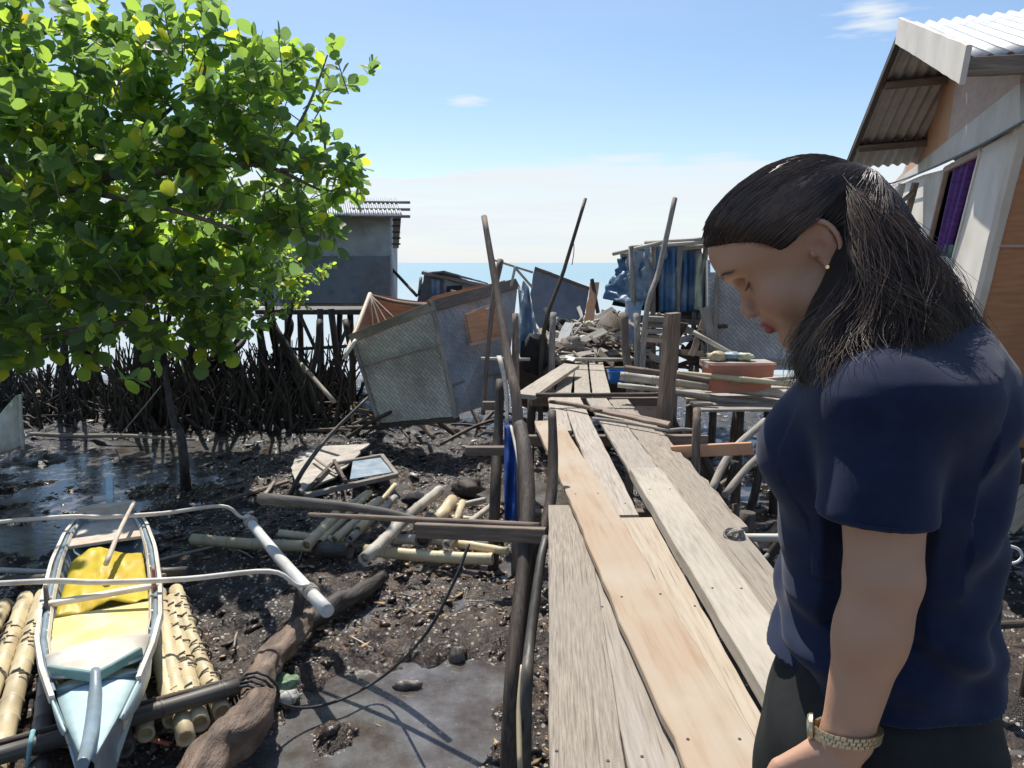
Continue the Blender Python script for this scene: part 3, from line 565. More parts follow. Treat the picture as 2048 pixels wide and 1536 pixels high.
# rails on the left
T(board('rail_board', W(930, 893, 6.2), W(1065, 893, 6.2), .07, .07, M_['brown_wood'], up=(0, 0, 1)), 'short brown rail sticking out left of the posts behind the blue cloth', 'rail')
T(board('rail_board', W(966, 803, 7.2), W(1006, 803, 7.2), .06, .08, M_['brown_wood']), 'stub of brown board on the dark post by the tipped hut', 'rail')
T(board('rail_board', W(832, 1046, 4.35), W(1092, 1056, 4.05), .04, .085, M_['brown_wood'], rough=.003), 'squared brown rail nailed to the near left posts', 'rail')
T(rod('rail_pole', [W(522, 997, 5.6), W(640, 1008, 5.3), W(760, 1022, 4.95), W(850, 1044, 4.6)], [.045, .036, .026, .02], M_['bamboo_dark']), 'dark round pole lying level above the mud, thick at its left end', 'pole')
T(rod('rail_pole', [W(618, 1029, 5.05), W(760, 1036, 4.75), W(960, 1046, 4.3), W(1080, 1052, 4.1)], [.014, .018, .02, .02], M_['brown_wood'], n=6), 'long thin brown batten running to the near left posts', 'pole')
# right of the deck: rails, braces, rope knot
T(board('rail_board', W(1343, 892, 5.75), W(1503, 884, 5.35), .045, .09, M_['ply'], up=(0, 0, 1)), 'orange-brown rail board on the short round post', 'rail')
for (a, bq, c, l) in ((W(1420, 985, 5.6), W(1462, 905, 6.0), W(1530, 842, 6.4), 'grey diagonal brace rising to the right below the platform, left one of two'),
                      (W(1450, 990, 5.9), W(1500, 930, 6.2), W(1560, 880, 6.4), 'grey diagonal brace rising to the right below the platform, right one of two')):
    T(rod('diagonal_brace', [a, bq, c], .03, M_['grey_wood'], jit=.1), l, 'brace', 'braces below the platform')
T(bamboo('support_pole', W(1455, 1075, 3.95), W(1640, 1076, 3.9), .022, M_['bamboo_grey']), 'pale pole sticking out from the planks towards the woman', 'pole')
rk = empty('rope_lashing', W(1467, 1072, 3.9), 'pale rope knot binding the pole to the right edge of the planks', 'rope')
for i in range(6):
    c = W(1462 + i * 3, 1068 + (i % 2) * 5, 3.9); pts = []
    ax = Vector((rnd.uniform(-.5, .5), rnd.uniform(-1, 1), rnd.uniform(.2, 1))).normalized(); s = ax.orthogonal().normalized(); u = ax.cross(s)
    for k in range(13): pts.append(c + (s * math.cos(k * PI / 6) + u * math.sin(k * PI / 6)) * .034)
    rod('rope_loop', pts, .007, M_['grey_wood'], rk, n=6, sm=2)
T(board('fallen_board', W(1480, 1060, 4.6), W(1530, 1200, 3.9), .14, .03, M_['brown_wood'], up=(-1, -.3, .4)), 'brown board hanging down off the right edge below the rope knot', 'board')
T(rod('thin_stick', [W(1493, 1180, 3.6), W(1515, 1130, 3.7), W(1535, 1110, 3.8)], .012, M_['grey_wood'], n=6), 'thin grey twig poking up under the right edge of the planks', 'stick')
T(board('fallen_board', G(1250, 815, -.35), G(1332, 815, -.35), .3, .03, M_['ply_pink'], up=(0, -1, .3)), 'reddish board on edge below the bend of the walkway', 'board')
# ============================================================ platform on the right, with tub
PF = 'poles of the platform right of the walkway'
def W2(x, y, d, z): return G(x, y, z)
pole_specs = [((1240, 752), (1600, 792), .045, 'bamboo_grey', 'thick bleached pole along the front of the platform, under the orange tub'),
              ((1236, 770), (1420, 792), .026, 'bamboo_grey', 'thinner pale pole just below the thick front one'),
              ((1355, 785), (1600, 822), .035, 'grey_wood', 'grey pole slanting below the front of the platform'),
              ((1470, 800), (1600, 822), .018, 'bamboo_grey', 'thin pole below the tub end of the platform'),
              ((1250, 736), (1420, 762), .03, 'brown_wood', 'brown pole behind the front pole of the platform'),
              ((1340, 745), (1620, 772), .028, 'bamboo', 'yellowish pole right behind the tub base'),
              ((1460, 765), (1620, 752), .02, 'bamboo_grey', 'thin pole crossing behind the tub')]
for i, (a, bq, r, m, l) in enumerate(pole_specs):
    T(bamboo('platform_pole', W(a[0], a[1], 7.6 - .05 * i), W(bq[0], bq[1], 7.3 - .04 * i), r, M_[m], bend=.004), l, 'pole', PF)
for (x, l) in ((1480, 'dark stilt below the platform, nearer the walkway'), (1560, 'dark stilt below the platform behind the woman')):
    t_ = W(x, 800, 7.6); T(rod('platform_stilt', [down(t_), t_], .05, M_['dark_wood'], jit=.1), l, 'post', 'stilts of the platform')
tb = empty('plastic_tub', W(1472, 778, 7.5), 'faded red-orange rectangular tub with boards and rags on top', 'tub')
def tubmesh():
    v = []; f = []; L_, Wd, H = .32, .2, .27
    rings = [(1, 0, .92), (1, .02, .93), (1, H * .8, .99), (1, H * .8, 1.04), (1, H, 1.05), (0, H, .97), (0, .03, .88)]
    n = 24
    for _, z, s in rings:
        for k in range(n):
            a = 2 * PI * k / n; c, s_ = math.cos(a), math.sin(a); e = .22
            v.append((math.copysign(abs(c) ** e, c) * L_ * s, math.copysign(abs(s_) ** e, s_) * Wd * s, z))
    for i in range(len(rings) - 1):
        for k in range(n): f.append((i * n + k, i * n + (k + 1) % n, (i + 1) * n + (k + 1) % n, (i + 1) * n + k))
    f.append(tuple(reversed(range(n)))); f.append(tuple((len(rings) - 1) * n + k for k in range(n)))
    return mesh('tub_body', v, f)
Mt = Matrix.Translation(W(1472, 778, 7.5)) @ Matrix.Rotation(.05, 4, 'Z')
link('tub_body', tubmesh(), M_['crate'], tb, Mt)
T(board('loose_board', W(1408, 722, 7.45), W(1540, 722, 7.45), .3, .055, M_['grey_wood'], rough=.006), 'dark grey board lying across the top of the red tub', 'board')
def rag(name, c, s, m, label, seed, parent=None):
    v = []; f = []; n = 16; h = 9; r = random.Random(seed)
    for j in range(h + 1):
        for k in range(n):
            th, ph = PI * j / h, 2 * PI * k / n
            d = Vector((math.sin(th) * math.cos(ph), math.sin(th) * math.sin(ph), math.cos(th)))
            q = 1 + .45 * noise.noise(d * 1.8 + Vector((seed, 0, 0))) + .25 * noise.noise(d * 5 + Vector((seed, 3, 0)))
            v.append(Vector((d.x * s[0], d.y * s[1], d.z * s[2])) * q)
    for j in range(h):
        for k in range(n): a = j * n + k; b_ = j * n + (k + 1) % n; f.append((a, a + n, b_ + n, b_))
    o = link(name, mesh(name, v, f, True), m, parent, Matrix.Translation(c))
    return T(o, label, 'rag') if label else o
rag('bundled_rag', W(1432, 713, 7.45), (.10, .09, .05), M_['bamboo'], 'yellowish bundled rag at the left end of the board on the tub', 3)
rag('bundled_rag', W(1464, 712, 7.5), (.12, .09, .045), M_['tarp_silver'], 'pale blue bundled rag in the middle of the board on the tub', 8)
rag('bundled_rag', W(1490, 713, 7.45), (.09, .09, .035), M_['cloth_pale'], 'greenish white bundled rag at the right end of the board on the tub', 14)
T(bamboo('leaning_bamboo', W(1386, 664, 7.6), W(1478, 716, 7.5), .024, M_['bamboo_grey']), 'pale bamboo stick leaning down onto the rags over the tub', 'bamboo')
# blue tub by the bend
tb2 = T(link('plastic_tub', tubmesh(), M_['tub_blue'], None, Matrix.Translation(W(1245, 765, 9.0)) @ Matrix.Scale(.55, 4)), 'bright blue plastic tub half hidden behind the brown post at the bend', 'tub')
# boards stacked like steps behind the square post
for k, (y, l) in enumerate(((632, 'top'), (645, 'second'), (657, 'third'), (669, 'lowest'))):
    T(board('stacked_board', W(1290, y, 10.0), W(1336, y + 2, 10.0), .18, .06, M_['grey_wood' if k != 1 else 'brown_wood']), {'top': 'topmost', 'second': 'second from the top', 'third': 'third from the top', 'lowest': 'lowest'}[l] + ' of the boards stacked behind the square post', 'board', 'boards stacked behind the square post')

# dark poles added to deepen the shade below the platform beside the walkway
cr_ = random.Random(3)
for i in range(26):
    p = vv(cr_.uniform(1.45, 3.2), cr_.uniform(4.8, 9.0), -1.25); lean = vv(cr_.uniform(-.7, .7), cr_.uniform(-.4, .4), 0); h = cr_.uniform(.7, 1.2)
    if i % 3 == 2: a, bq = p + vv(0, 0, .1), p + lean * 2 + vv(0, 0, cr_.uniform(.1, .5))
    else: a, bq = p, p + lean + vv(0, 0, h)
    T(rod('dark_pole', [a, a.lerp(bq, .5) + vv(cr_.uniform(-.04, .04), 0, 0), bq], cr_.uniform(.022, .045), M_[cr_.choice(['dark_wood', 'dark_wood', 'root', 'brown_wood'])], n=7, jit=.2), ('low added dark pole lying aslant on the mud in the shade below the platform' if i % 3 == 2 else ('added dark pole standing and leaning left in the shade below the platform' if lean.x < 0 else 'added dark pole standing and leaning right in the shade below the platform')), 'pole', 'dark poles added to deepen the shade below the platform')
for i in range(9):  # deck slats added to cast shade on the ground below
    y = 6.9 + i * .24
    T(board('grey_batten', vv(1.75, y, .055), vv(3.6, y + .1, .05), .16, .025, M_['grey_wood']), ['nearest', 'second nearest', 'third nearest', 'fourth nearest', 'middle', 'fourth from the far end', 'third from the far end', 'second from the far end', 'farthest'][i] + ' of the grey deck slats added to cast shade below the platform by the red tub', 'slat', 'deck slats added to cast shade below the platform')

# rusty nail heads where the planks meet the bearers
m_nail = mat('rusty_nail', [(.05, .03, .02), (.12, .07, .05)], 20, (1, 1, 1), .7, 0)
for o in [q for q in COL.objects if q.name.startswith('wooden_plank')]:
    Mi = o.matrix_basis.inverted(); vs_ = o.data.vertices; zl = max(v.co.z for v in vs_); hw_ = max(v.co.y for v in vs_)
    for yb in (1.95, 2.9, 4.25, 6.2, 8.02, 10.38):
        c0, c1 = o.matrix_basis @ Vector((0, 0, 0)), o.matrix_basis @ Vector((0, 0, zl))
        if abs(c1.y - c0.y) < .5: continue
        t_ = (yb - c0.y) / (c1.y - c0.y)
        if not .02 < t_ < .98 or rnd.random() < .25: continue
        for sg in (-1, 1):
            z_, y_ = t_ * zl + rnd.uniform(-.03, .03), sg * hw_ * rnd.uniform(.45, .7)
            xs_ = min(((v.co.z - z_) ** 2 + (v.co.y - y_) ** 2 * .2, v.co.x) for v in vs_ if v.co.x > -.02)[1]
            rod('nail', [o.matrix_basis @ Vector((xs_ - .004, y_, z_)), o.matrix_basis @ Vector((xs_ + .0025, y_, z_))], .0050, m_nail, o, n=7)
# ============================================================ tipped hut in the middle
th_ = empty('tipped_hut', G(830, 860, -1.25), 'roofless woven-walled hut tipped over in the mud with an orange shutter', 'hut')
a_tl, a_tr, a_br, a_bl = W(703, 672, 10.9), W(862, 612, 10.1), W(905, 832, 10.1), W(757, 846, 10.9)
b_tr, b_br = W(1036, 566, 11.6), W(1010, 800, 11.3)
bk_l, bk_r = W(739, 588, 12.6), W(1010, 560, 13.2)
slab('woven_wall', [a_bl, a_br, a_tr, a_tl], .03, M_['weave'], th_)
slab('woven_wall', [a_br, b_br, b_tr, a_tr], .03, M_['weave_lower'], th_)
for nm, (p, q), w_, m_ in (('corner_batten', (W(862, 600, 10.04), W(912, 836, 10.03)), .07, 'grey_wood'), ('corner_batten', (W(702, 668, 10.85), W(757, 850, 10.85)), .05, 'grey_wood'),
                       ('top_batten', (W(700, 678, 10.82), W(866, 612, 10.02)), .13, 'grey_wood'), ('top_batten', (W(862, 612, 10.03), W(1036, 566, 11.5)), .16, 'brown_wood'),
                       ('wall_batten', (W(900, 770, 10.1), W(1008, 742, 11.2)), .035, 'grey_wood'), ('wall_batten', (W(715, 735, 10.84), W(880, 690, 10.02)), .025, 'grey_wood'),
                       ('wall_batten', (W(893, 700, 10.25), W(1010, 668, 11.3)), .025, 'grey_wood')):
    board(nm, p, q, w_, .03, M_[m_], th_, up=(-.2, -1, .1), bev=.002)
ibl, ibr = W(760, 800, 12.4), W(1005, 790, 13.0)
slab('plywood_back_wall', [ibl, ibr, bk_r, W(865, 592, 12.9), W(850, 604, 12.85), bk_l], .02, M_['ply_glow'], th_, jag=.01)
slab('plywood_side_wall', [a_bl + Vector((.02, .1, 0)), ibl, bk_l, a_tl + Vector((.03, .1, 0))], .02, M_['ply_glow'], th_)
rod('roof_pole', [W(690, 715, 10.6), W(716, 650, 11.4), W(740, 588, 12.4)], .035, M_['boat_wood'], th_)
rod('roof_pole', [W(736, 590, 12.5), W(790, 603, 12.3), W(862, 612, 10.2)], .03, M_['brown_wood'], th_)
for k in range(4):
    rod('rafter', [W(742, 592, 12.3), W(748 + 16 * k, 680 - 12 * k, 11.8)], .018, M_['brown_wood'], th_, n=6)
# lower darkened floor edge
board('floor_beam', W(757, 852, 10.9), W(912, 838, 10.05), .08, .08, M_['dark_wood'], th_, up=(0, -1, .2))
sh = slab('window_shutter', [W(944, 688, 10.45), W(1006, 672, 10.75), W(999, 608, 10.75), W(932, 628, 10.4)], .03, M_['ply'], th_)
fr = []
for p, q in (((940, 690), (1006, 674)), ((1006, 674), (999, 606)), ((999, 606), (930, 628)), ((930, 628), (940, 690)), ((975, 618), (981, 682))):
    board('shutter_frame', W(*p, 10.42), W(*q, 10.55), .04, .02, M_['ply_pink'], sh, up=(0, -1, .1), bev=.002)
T(sheet('hanging_tarpaulin', [W(1036, 572, 10.8), W(1056, 566, 10.8), W(1082, 700, 10.4), W(1040, 712, 10.4)], 14, 22,
        lambda u, v: .10 * math.sin(u * 8 + v * 6) + .08 * noise.noise(Vector((u * 3, v * 5, 2))), M_['tarp_silver'], th=.006), 'crumpled pale blue tarpaulin hanging off the right end of the tipped hut', 'tarpaulin')
for (p, q, r, l) in (((1030, 535), (1065, 575), .02, 'bare stick frame standing above the tipped hut, short right stick'), ((1031, 532), (1022, 572), .022, 'bare stick frame standing above the tipped hut, left upright'),
                  ((988, 520), (1066, 545), .018, 'thin bar running from the crossed poles towards the dark panel')):
    T(rod('frame_stick', [W(*p, 10.6), W(*q, 10.6)], r, M_['bamboo_grey'], n=6), l, 'stick')
# ============================================================ far hut on stilts (left)
hs = empty('stilt_hut', G(650, 800, -1.25), 'grey woven hut on stilts behind the mangrove with a small tin roof', 'hut')
d0 = 14.0
wl = [W(516, 612, d0 + .8), W(784, 612, d0), W(781, 432, d0), W(516, 405, d0 + .8)]
slab('front_wall', wl, .04, M_['weave_lower'], hs)
slab('lower_panel', [W(560, 606, d0 + .55), W(779, 607, d0 - .04), W(780, 512, d0 - .04), W(560, 512, d0 + .55)], .03, M_['tin_old'], hs)
slab('side_wall', [W(784, 612, d0), W(795, 608, d0 + 2.2), W(795, 440, d0 + 2.2), W(781, 432, d0)], .03, M_['weave_lower'], hs)
slab('floor', [W(510, 620, d0 + .8), W(790, 620, d0 - .05), W(800, 612, d0 + 2.3), W(540, 610, d0 + 3)], .09, M_['dark_wood'], hs)
corrugated('roof', [W(560, 430, d0 - .1), W(805, 432, d0 - .3), W(792, 396, d0 + 1.5), W(560, 394, d0 + 1.6)], .085, .013, M_['tin'], hs)
for k in range(3): rod('roof_purlin', [W(700, 404 + 14 * k, d0 + 1.0 - .6 * k), W(820, 405 + 14 * k, d0 + .9 - .6 * k)], .03, M_['grey_wood'], hs, n=6)
lv = slab('side_louvre', [W(786, 496, d0 + .1), W(797, 496, d0 + .1), W(802, 434, d0 + .1), W(786, 434, d0 + .1)], .03, M_['grey_wood'], hs)
for k in range(5): board('louvre_slat', W(784, 440 + 12 * k, d0 + .06), W(801, 440 + 12 * k, d0 + .06), .03, .01, M_['dark_wood'], lv, up=(0, -1, 0), bev=.001)
for x, dd in ((575, 0), (640, 0), (662, -.2), (700, .6), (772, 0), (600, 1.5), (740, 1.6), (680, 1.8)):
    t_ = W(x, 618, d0 + dd + .2); rod('stilt', [down(t_, rnd.uniform(-.15, .15), 0, -1.35), t_], .06, M_['dark_wood'], hs, jit=.1)
for (p, q) in (((600, 630), (668, 780)), ((700, 640), (640, 790)), ((560, 700), (740, 690))):
    rod('stilt_brace', [W(*p, d0 + .3), W(*q, d0 + .3)], .035, M_['dark_wood'], hs, n=6)
T(rod('leaning_pole', [W(782, 536, 14.5), W(834, 592, 14.0)], .03, M_['dark_wood'], n=6), 'dark pole slanting down from the stilt hut towards the water', 'pole')
# ============================================================ collapsed hut behind the tipped one
ch = empty('collapsed_hut', W(900, 600, 15), 'low collapsed hut roof with blue cloth behind the tipped hut', 'hut')
slab('end_wall', [W(832, 612, 15), W(892, 612, 14.6), W(886, 546, 14.6), W(848, 548, 15)], .03, M_['tin_old'], ch, jag=.03)
slab('side_wall', [W(892, 612, 14.6), W(985, 600, 15.6), W(975, 572, 15.6), W(886, 546, 14.6)], .03, M_['weave_lower'], ch, jag=.02)
slab('roof_sheet', [W(843, 545, 14.5), W(888, 541, 14.3), W(976, 566, 15.3), W(960, 560, 16.5), W(850, 541, 16.2)], .03, M_['tin_old'], ch, jag=.03)
slab('window_shade_panel', [W(896, 590, 14.5), W(925, 585, 14.8), W(925, 570, 14.8), W(896, 572, 14.5)], .03, M_['dark'], ch)  # dark panel; the unlit room is put into its colour
board('white_batten', W(903, 581, 14.3), W(925, 587, 14.5), .04, .03, M_['white_paint'], ch, up=(0, -1, 0))
board('ridge_batten', W(845, 546, 14.3), W(980, 573, 15.2), .06, .04, M_['grey_wood'], ch, up=(0, -1, 0))
sheet('blue_curtain', [W(862, 596, 14.4), W(880, 596, 14.4), W(880, 560, 14.4), W(862, 558, 14.4)], 8, 6, lambda u, v: .03 * math.sin(u * 12), M_['tarp_blue'], ch)
T(rod('frame_stick', [W(842, 555, 14.4), W(838, 590, 14.2)], .03, M_['dark_wood'], n=6), 'short dark stake at the left corner of the collapsed hut', 'stick')
# dark leaning panel
T(slab('leaning_panel', [W(1055, 612, 12.6), W(1098, 690, 12.2), W(1160, 690, 12.2), W(1178, 578, 12.6), W(1108, 548, 12.6), W(1104, 545, 12.6), W(1070, 534, 12.6)], .04, M_['tin_old'], None, jag=.012), 'big dark blue-grey wall panel leaning by the far end of the walkway', 'panel')
T(board('broken_batten', W(1070, 536, 12.5), W(1180, 577, 12.5), .05, .04, M_['brown_wood'], up=(0, -1, .2)), 'brown batten along the top edge of the dark leaning panel', 'batten')
T(board('splintered_board', W(1178, 640, 11.6), W(1190, 565, 11.9), .14, .03, M_['ply'], up=(0, -1, .2), rough=.02), 'upright orange splintered board sticking out of the debris heap', 'board')
T(board('splintered_board', W(1196, 625, 11.7), W(1184, 558, 11.9), .06, .03, M_['dark_wood'], up=(0, -1, .2)), 'dark stake standing next to the orange splintered board', 'board')
# ============================================================ debris heap at the end of the walkway
HG = 'broken boards in the debris heap'
r2 = random.Random(5)
dm = ['grey_wood', 'bamboo_grey', 'brown_wood', 'dark_wood', 'bamboo_grey', 'grey_wood', 'plank_tan', 'white_paint']
for i in range(190):
    t_ = r2.random(); x = 1075 + 200 * t_; top = 628 + 55 * abs(t_ - .55) * 1.6 if t_ < .55 else 628 + 30 * (t_ - .55)
    y = r2.uniform(top, 716); d = 12.2 - (y - 640) / 76 * 1.5 + r2.uniform(-.3, .3)
    c = W(x, y, d); L_ = r2.uniform(.25, 1.0); az = r2.uniform(0, PI); el = r2.gauss(0.1, .35)
    mk = r2.choice(dm); dv = Vector((math.cos(az) * math.cos(el), math.sin(az) * math.cos(el), math.sin(el))) * L_ / 2
    m = M_[mk]; k = r2.random(); hue = {'grey_wood': 'grey', 'bamboo_grey': 'pale weathered', 'brown_wood': 'brown', 'dark_wood': 'blackish', 'plank_tan': 'tan', 'white_paint': 'whitish'}[mk]; side = 'left flank' if t_ < .35 else ('middle' if t_ < .7 else 'right flank')
    if k < .55: o = board('broken_board', c - dv, c + dv, r2.uniform(.04, .15), r2.uniform(.015, .03), m, up=(r2.uniform(-.6, .6), r2.uniform(-1, 0), 1), rough=.012, bev=.002)
    else: o = rod('broken_board', [c - dv, c + dv], r2.uniform(.012, .03), m, n=6)
    T(o, hue + (' broken board' if k < .55 else ' broken stick') + ' jumbled in the ' + side + ' of the debris heap beyond the walkway', 'board' if k < .55 else 'stick', HG)
for k, (x, y, d, s, m, l) in enumerate(((1145, 690, 10.9, (.17, .14, .13), 'grey_wood', 'grey sack slumped at the foot of the debris heap'), (1068, 705, 10.4, (.2, .2, .25), 'dark', 'dark bundle between the tarpaulin and the debris heap'),
                                        (1115, 655, 11.8, (.2, .16, .14), 'dark', 'dark sack on the left shoulder of the debris heap'), (1178, 652, 11.6, (.10, .1, .07), 'cloth_pale', 'pale crumpled rag on top of the debris heap'))):
    rag('crumpled_sack', W(x, y, d), s, M_[m], l, 20 + k)
core = rag('rubble_mound', W(1170, 745, 11.9), (1.1, .55, .75), M_['dark_wood'], 'dark mound of wet rubble under the broken boards', 33); core['category'] = 'mound'
# hill line at sea beyond the heap
# ============================================================ tarpaulin hut on the right
bt = empty('tarpaulin_hut', G(1300, 760, -1.2), 'hut on poles wrapped in torn blue tarpaulin beside the debris heap', 'hut')
def crump(a, s, k=3): return lambda u, v: a * math.sin(u * 7 + v * 3 + s) * .5 + a * noise.noise(Vector((u * k, v * k, s))) + a * .4 * noise.noise(Vector((u * 11, v * 11, s)))
sheet('tarpaulin_side', [W(1212, 600, 11.6), W(1300, 612, 10.6), W(1322, 486, 10.6), W(1248, 500, 11.6)], 30, 24, crump(.16, 1), M_['tarp_blue'], bt)
sheet('tarpaulin_patch', [W(1258, 590, 10.95), W(1296, 606, 10.55), W(1306, 498, 10.5), W(1268, 502, 10.9)], 18, 20, crump(.14, 5, 4), M_['tarp_silver'], bt)
sheet('tarpaulin_front', [W(1318, 624, 10.7), W(1398, 624, 10.7), W(1400, 494, 10.7), W(1318, 490, 10.7)], 24, 20, lambda u, v: .05 * math.sin(u * 22) + .03 * noise.noise(Vector((u * 4, v * 4, 7))), M_['tarp_blue'], bt)
sheet('tarpaulin_flap', [W(1240, 680, 10.6), W(1262, 690, 10.5), W(1290, 600, 10.6), W(1250, 600, 10.8)], 8, 12, crump(.08, 9), M_['tarp_silver'], bt)
sheet('hanging_rag', [W(1388, 618, 10.55), W(1408, 622, 10.55), W(1410, 506, 10.6), W(1396, 504, 10.6)], 8, 12, crump(.06, 3), M_['cloth_pale'], bt)
slab('inside_shade_panel', [W(1225, 610, 11.9), W(1400, 640, 12.5), W(1400, 500, 12.6), W(1255, 508, 12)], .02, M_['dark'], bt)  # sheet that paints the shade inside the hut
slab('roof', [W(1240, 508, 11.4), W(1420, 488, 10.4), W(1440, 478, 12.5), W(1262, 494, 13.2)], .05, M_['grey_wood'], bt, jag=.03)
for (p, q, r) in (((1226, 508), (1330, 484), .03), ((1290, 486), (1420, 478), .035), ((1262, 494), (1420, 484), .03), ((1330, 488), (1430, 494), .025)):
    rod('roof_pole', [W(*p, 10.9), W(*q, 10.4)], r, M_['bamboo_grey'], bt, n=6)
for x in (1262, 1305, 1360, 1398, 1412):
    t_ = W(x, 492, 10.6); rod('hut_post', [down(t_, (x - 1360) * -.002, 0, -1.35), t_], .038, M_['grey_wood'], bt, jit=.1)
slab('hut_floor', [W(1262, 634, 11.0), W(1420, 640, 10.5), W(1430, 634, 12.5), W(1300, 628, 12.6)], .08, M_['brown_wood'], bt)
# woven hut behind the tub
wh = empty('woven_hut', G(1500, 760, -1.2), 'grey woven wall of a hut behind the red tub and the woman face', 'hut'); wh['label'] = 'grey woven-walled hut behind the red tub, in front of the woman'
slab('front_wall', [W(1416, 736, 9.9), W(1650, 742, 9.7), W(1650, 535, 9.7), W(1416, 545, 9.9)], .04, M_['weave_lower'], wh)
board('wall_batten', W(1416, 655, 9.83), W(1455, 652, 9.83), .05, .03, M_['dark_wood'], wh, up=(0, -1, 0))
board('wall_batten', W(1400, 720, 9.83), W(1700, 726, 9.63), .06, .03, M_['grey_wood'], wh, up=(0, -1, 0))
board('corner_batten', W(1428, 735, 9.8), W(1436, 525, 9.8), .05, .04, M_['grey_wood'], wh, up=(0, -1, 0))
slab('side_wall', [W(1416, 736, 9.9), W(1416, 520, 9.9), W(1400, 526, 12), W(1400, 700, 12)], .03, M_['weave_lower'], wh)
for x in (1430, 1540, 1640):
    t_ = W(x, 736, 9.9); rod('stilt', [down(t_), t_], .05, M_['dark_wood'], wh)
# ============================================================ leaning house on the right
ho = empty('leaning_house', vv(3.6, 5.5, -1.2), 'leaning cream and plywood house with a corrugated tin roof and a purple curtain', 'house')
NC = lambda x, y: W(x, y, 4.5)                 # near corner line
def wallpt(x, y, lift=0):                      # point of the -X wall: depth from its ground track
    u = (x - 1024) / FOC; t = (2.97 - 4.5 * u) / (u - .41) if abs(u - .41) > .02 else 9
    t = max(0, min(t, 7.5)); return W(x, y, 4.5 + t - lift)
# cream side wall, built round the window opening
def wq(name, pts, m, th=.05, lift=0, par=None): return slab(name, [wallpt(x, y, lift) for x, y in pts], th, M_[m], par or ho)
# plane of the wall: least squares through its corners, so all pieces share it
wa, wb, wc = wallpt(2045, 250), wallpt(1945, 640), wallpt(1800, 372)
wn_ = (wa - wb).cross(wc - wb).normalized()
if wn_.x > 0: wn_ = -wn_
def onwall(x, y, off=0):
    o = Vector((0, 0, CAM_H)); r = FW + (x - 1024) / FOC * Vector((1, 0, 0)) + (768 - y) / FOC * UP
    t = (wa + wn_ * off - o).dot(wn_) / r.dot(wn_); return o + r * t
def wslab(name, pts, m, th=.05, off=0, par=None): return slab(name, [onwall(x, y, off) for x, y in pts], th, M_[m], par or ho)
def fixn(o): return o
wslab('side_wall_panel', [(1959, 300), (1902, 521), (1886, 640), (1866, 890), (1893, 890), (1945, 640), (2045, 250)], 'cream')
wslab('side_wall_panel', [(1846, 350), (1788, 374), (1742, 520), (1725, 640), (1886, 640), (1902, 521), (1848, 510), (1888, 339)], 'cream')
wslab('gable_wall', [(2045, 250), (1788, 372), (1812, 345), (1895, 150), (1935, 130), (2060, 128)], 'ply_pink', .04, .01)
wslab('gable_sheet', [(1921, 142), (1897, 300), (1814, 345), (1895, 148)], 'ply', .02, .03)
wslab('gable_brace', [(2048, 250), (1790, 371), (1796, 362), (2048, 165)], 'cream', .02, .035)
wn2 = wslab('window_frame', [(1891, 336), (1958, 303), (1903, 523), (1846, 512)], 'dark', .02, -.12)  # dark backing sheet; the room's shade is put into its colour
for p, q in (((1888, 339), (1959, 301)), ((1959, 301), (1902, 523)), ((1902, 523), (1848, 511)), ((1848, 511), (1888, 339))):
    a, bq = onwall(*p, .012), onwall(*q, .012); board('window_trim', a, bq, .05, .04, M_['ply_pink'] if p[0] == 1888 or q[0] == 1888 else M_['cream'], wn2, up=wn_)
sheet('purple_curtain', [onwall(1876, 500, -.04), onwall(1896, 512, -.04), onwall(1952, 308, -.04), onwall(1914, 328, -.04)], 14, 12, lambda u, v: .03 * math.sin(u * 16), M_['purple'], ho)
wslab('curtain_hem', [(1880, 512), (1899, 518), (1908, 490), (1888, 488)], 'green_cloth', .01, -.03)
# corner post and front plywood wall (faces the camera)
wrt = Vector((1, -.28, .06)).normalized()
def front(x, y):                            # plane through the near corner edge, running right
    n = (wa - wb).cross(wrt).normalized(); o = Vector((0, 0, CAM_H)); r = FW + (x - 1024) / FOC * Vector((1, 0, 0)) + (768 - y) / FOC * UP
    return o + r * ((wa - o).dot(n) / r.dot(n))
slab('front_wall', [front(1886, 893), front(2400, 900), front(2460, 300), front(2060, 190), front(1948, 632)], .04, M_['ply'], ho)
slab('front_wall_top', [front(2032, 300), front(2460, 320), front(2500, 120), front(1938, 128), front(1925, 150), front(2030, 240)], .03, M_['ply_pink'], ho) if False else None
board('wall_seam', front(1984, 492) - Vector((.0, .022, 0)), front(2300, 492) - Vector((.0, .022, 0)), .02, .01, M_['ply_pink'], ho, up=(0, -1, 0))
board('corner_post', front(1890, 893) + Vector((-.0, -.03, 0)), front(2062, 190) + Vector((-.0, -.03, 0)), .06, .06, M_['cream'], ho, up=(0, -1, 0))
slab('floor_beam', [front(1884, 893), front(2400, 900), front(2400, 925), front(1884, 917)], .12, M_['dark_wood'], ho)
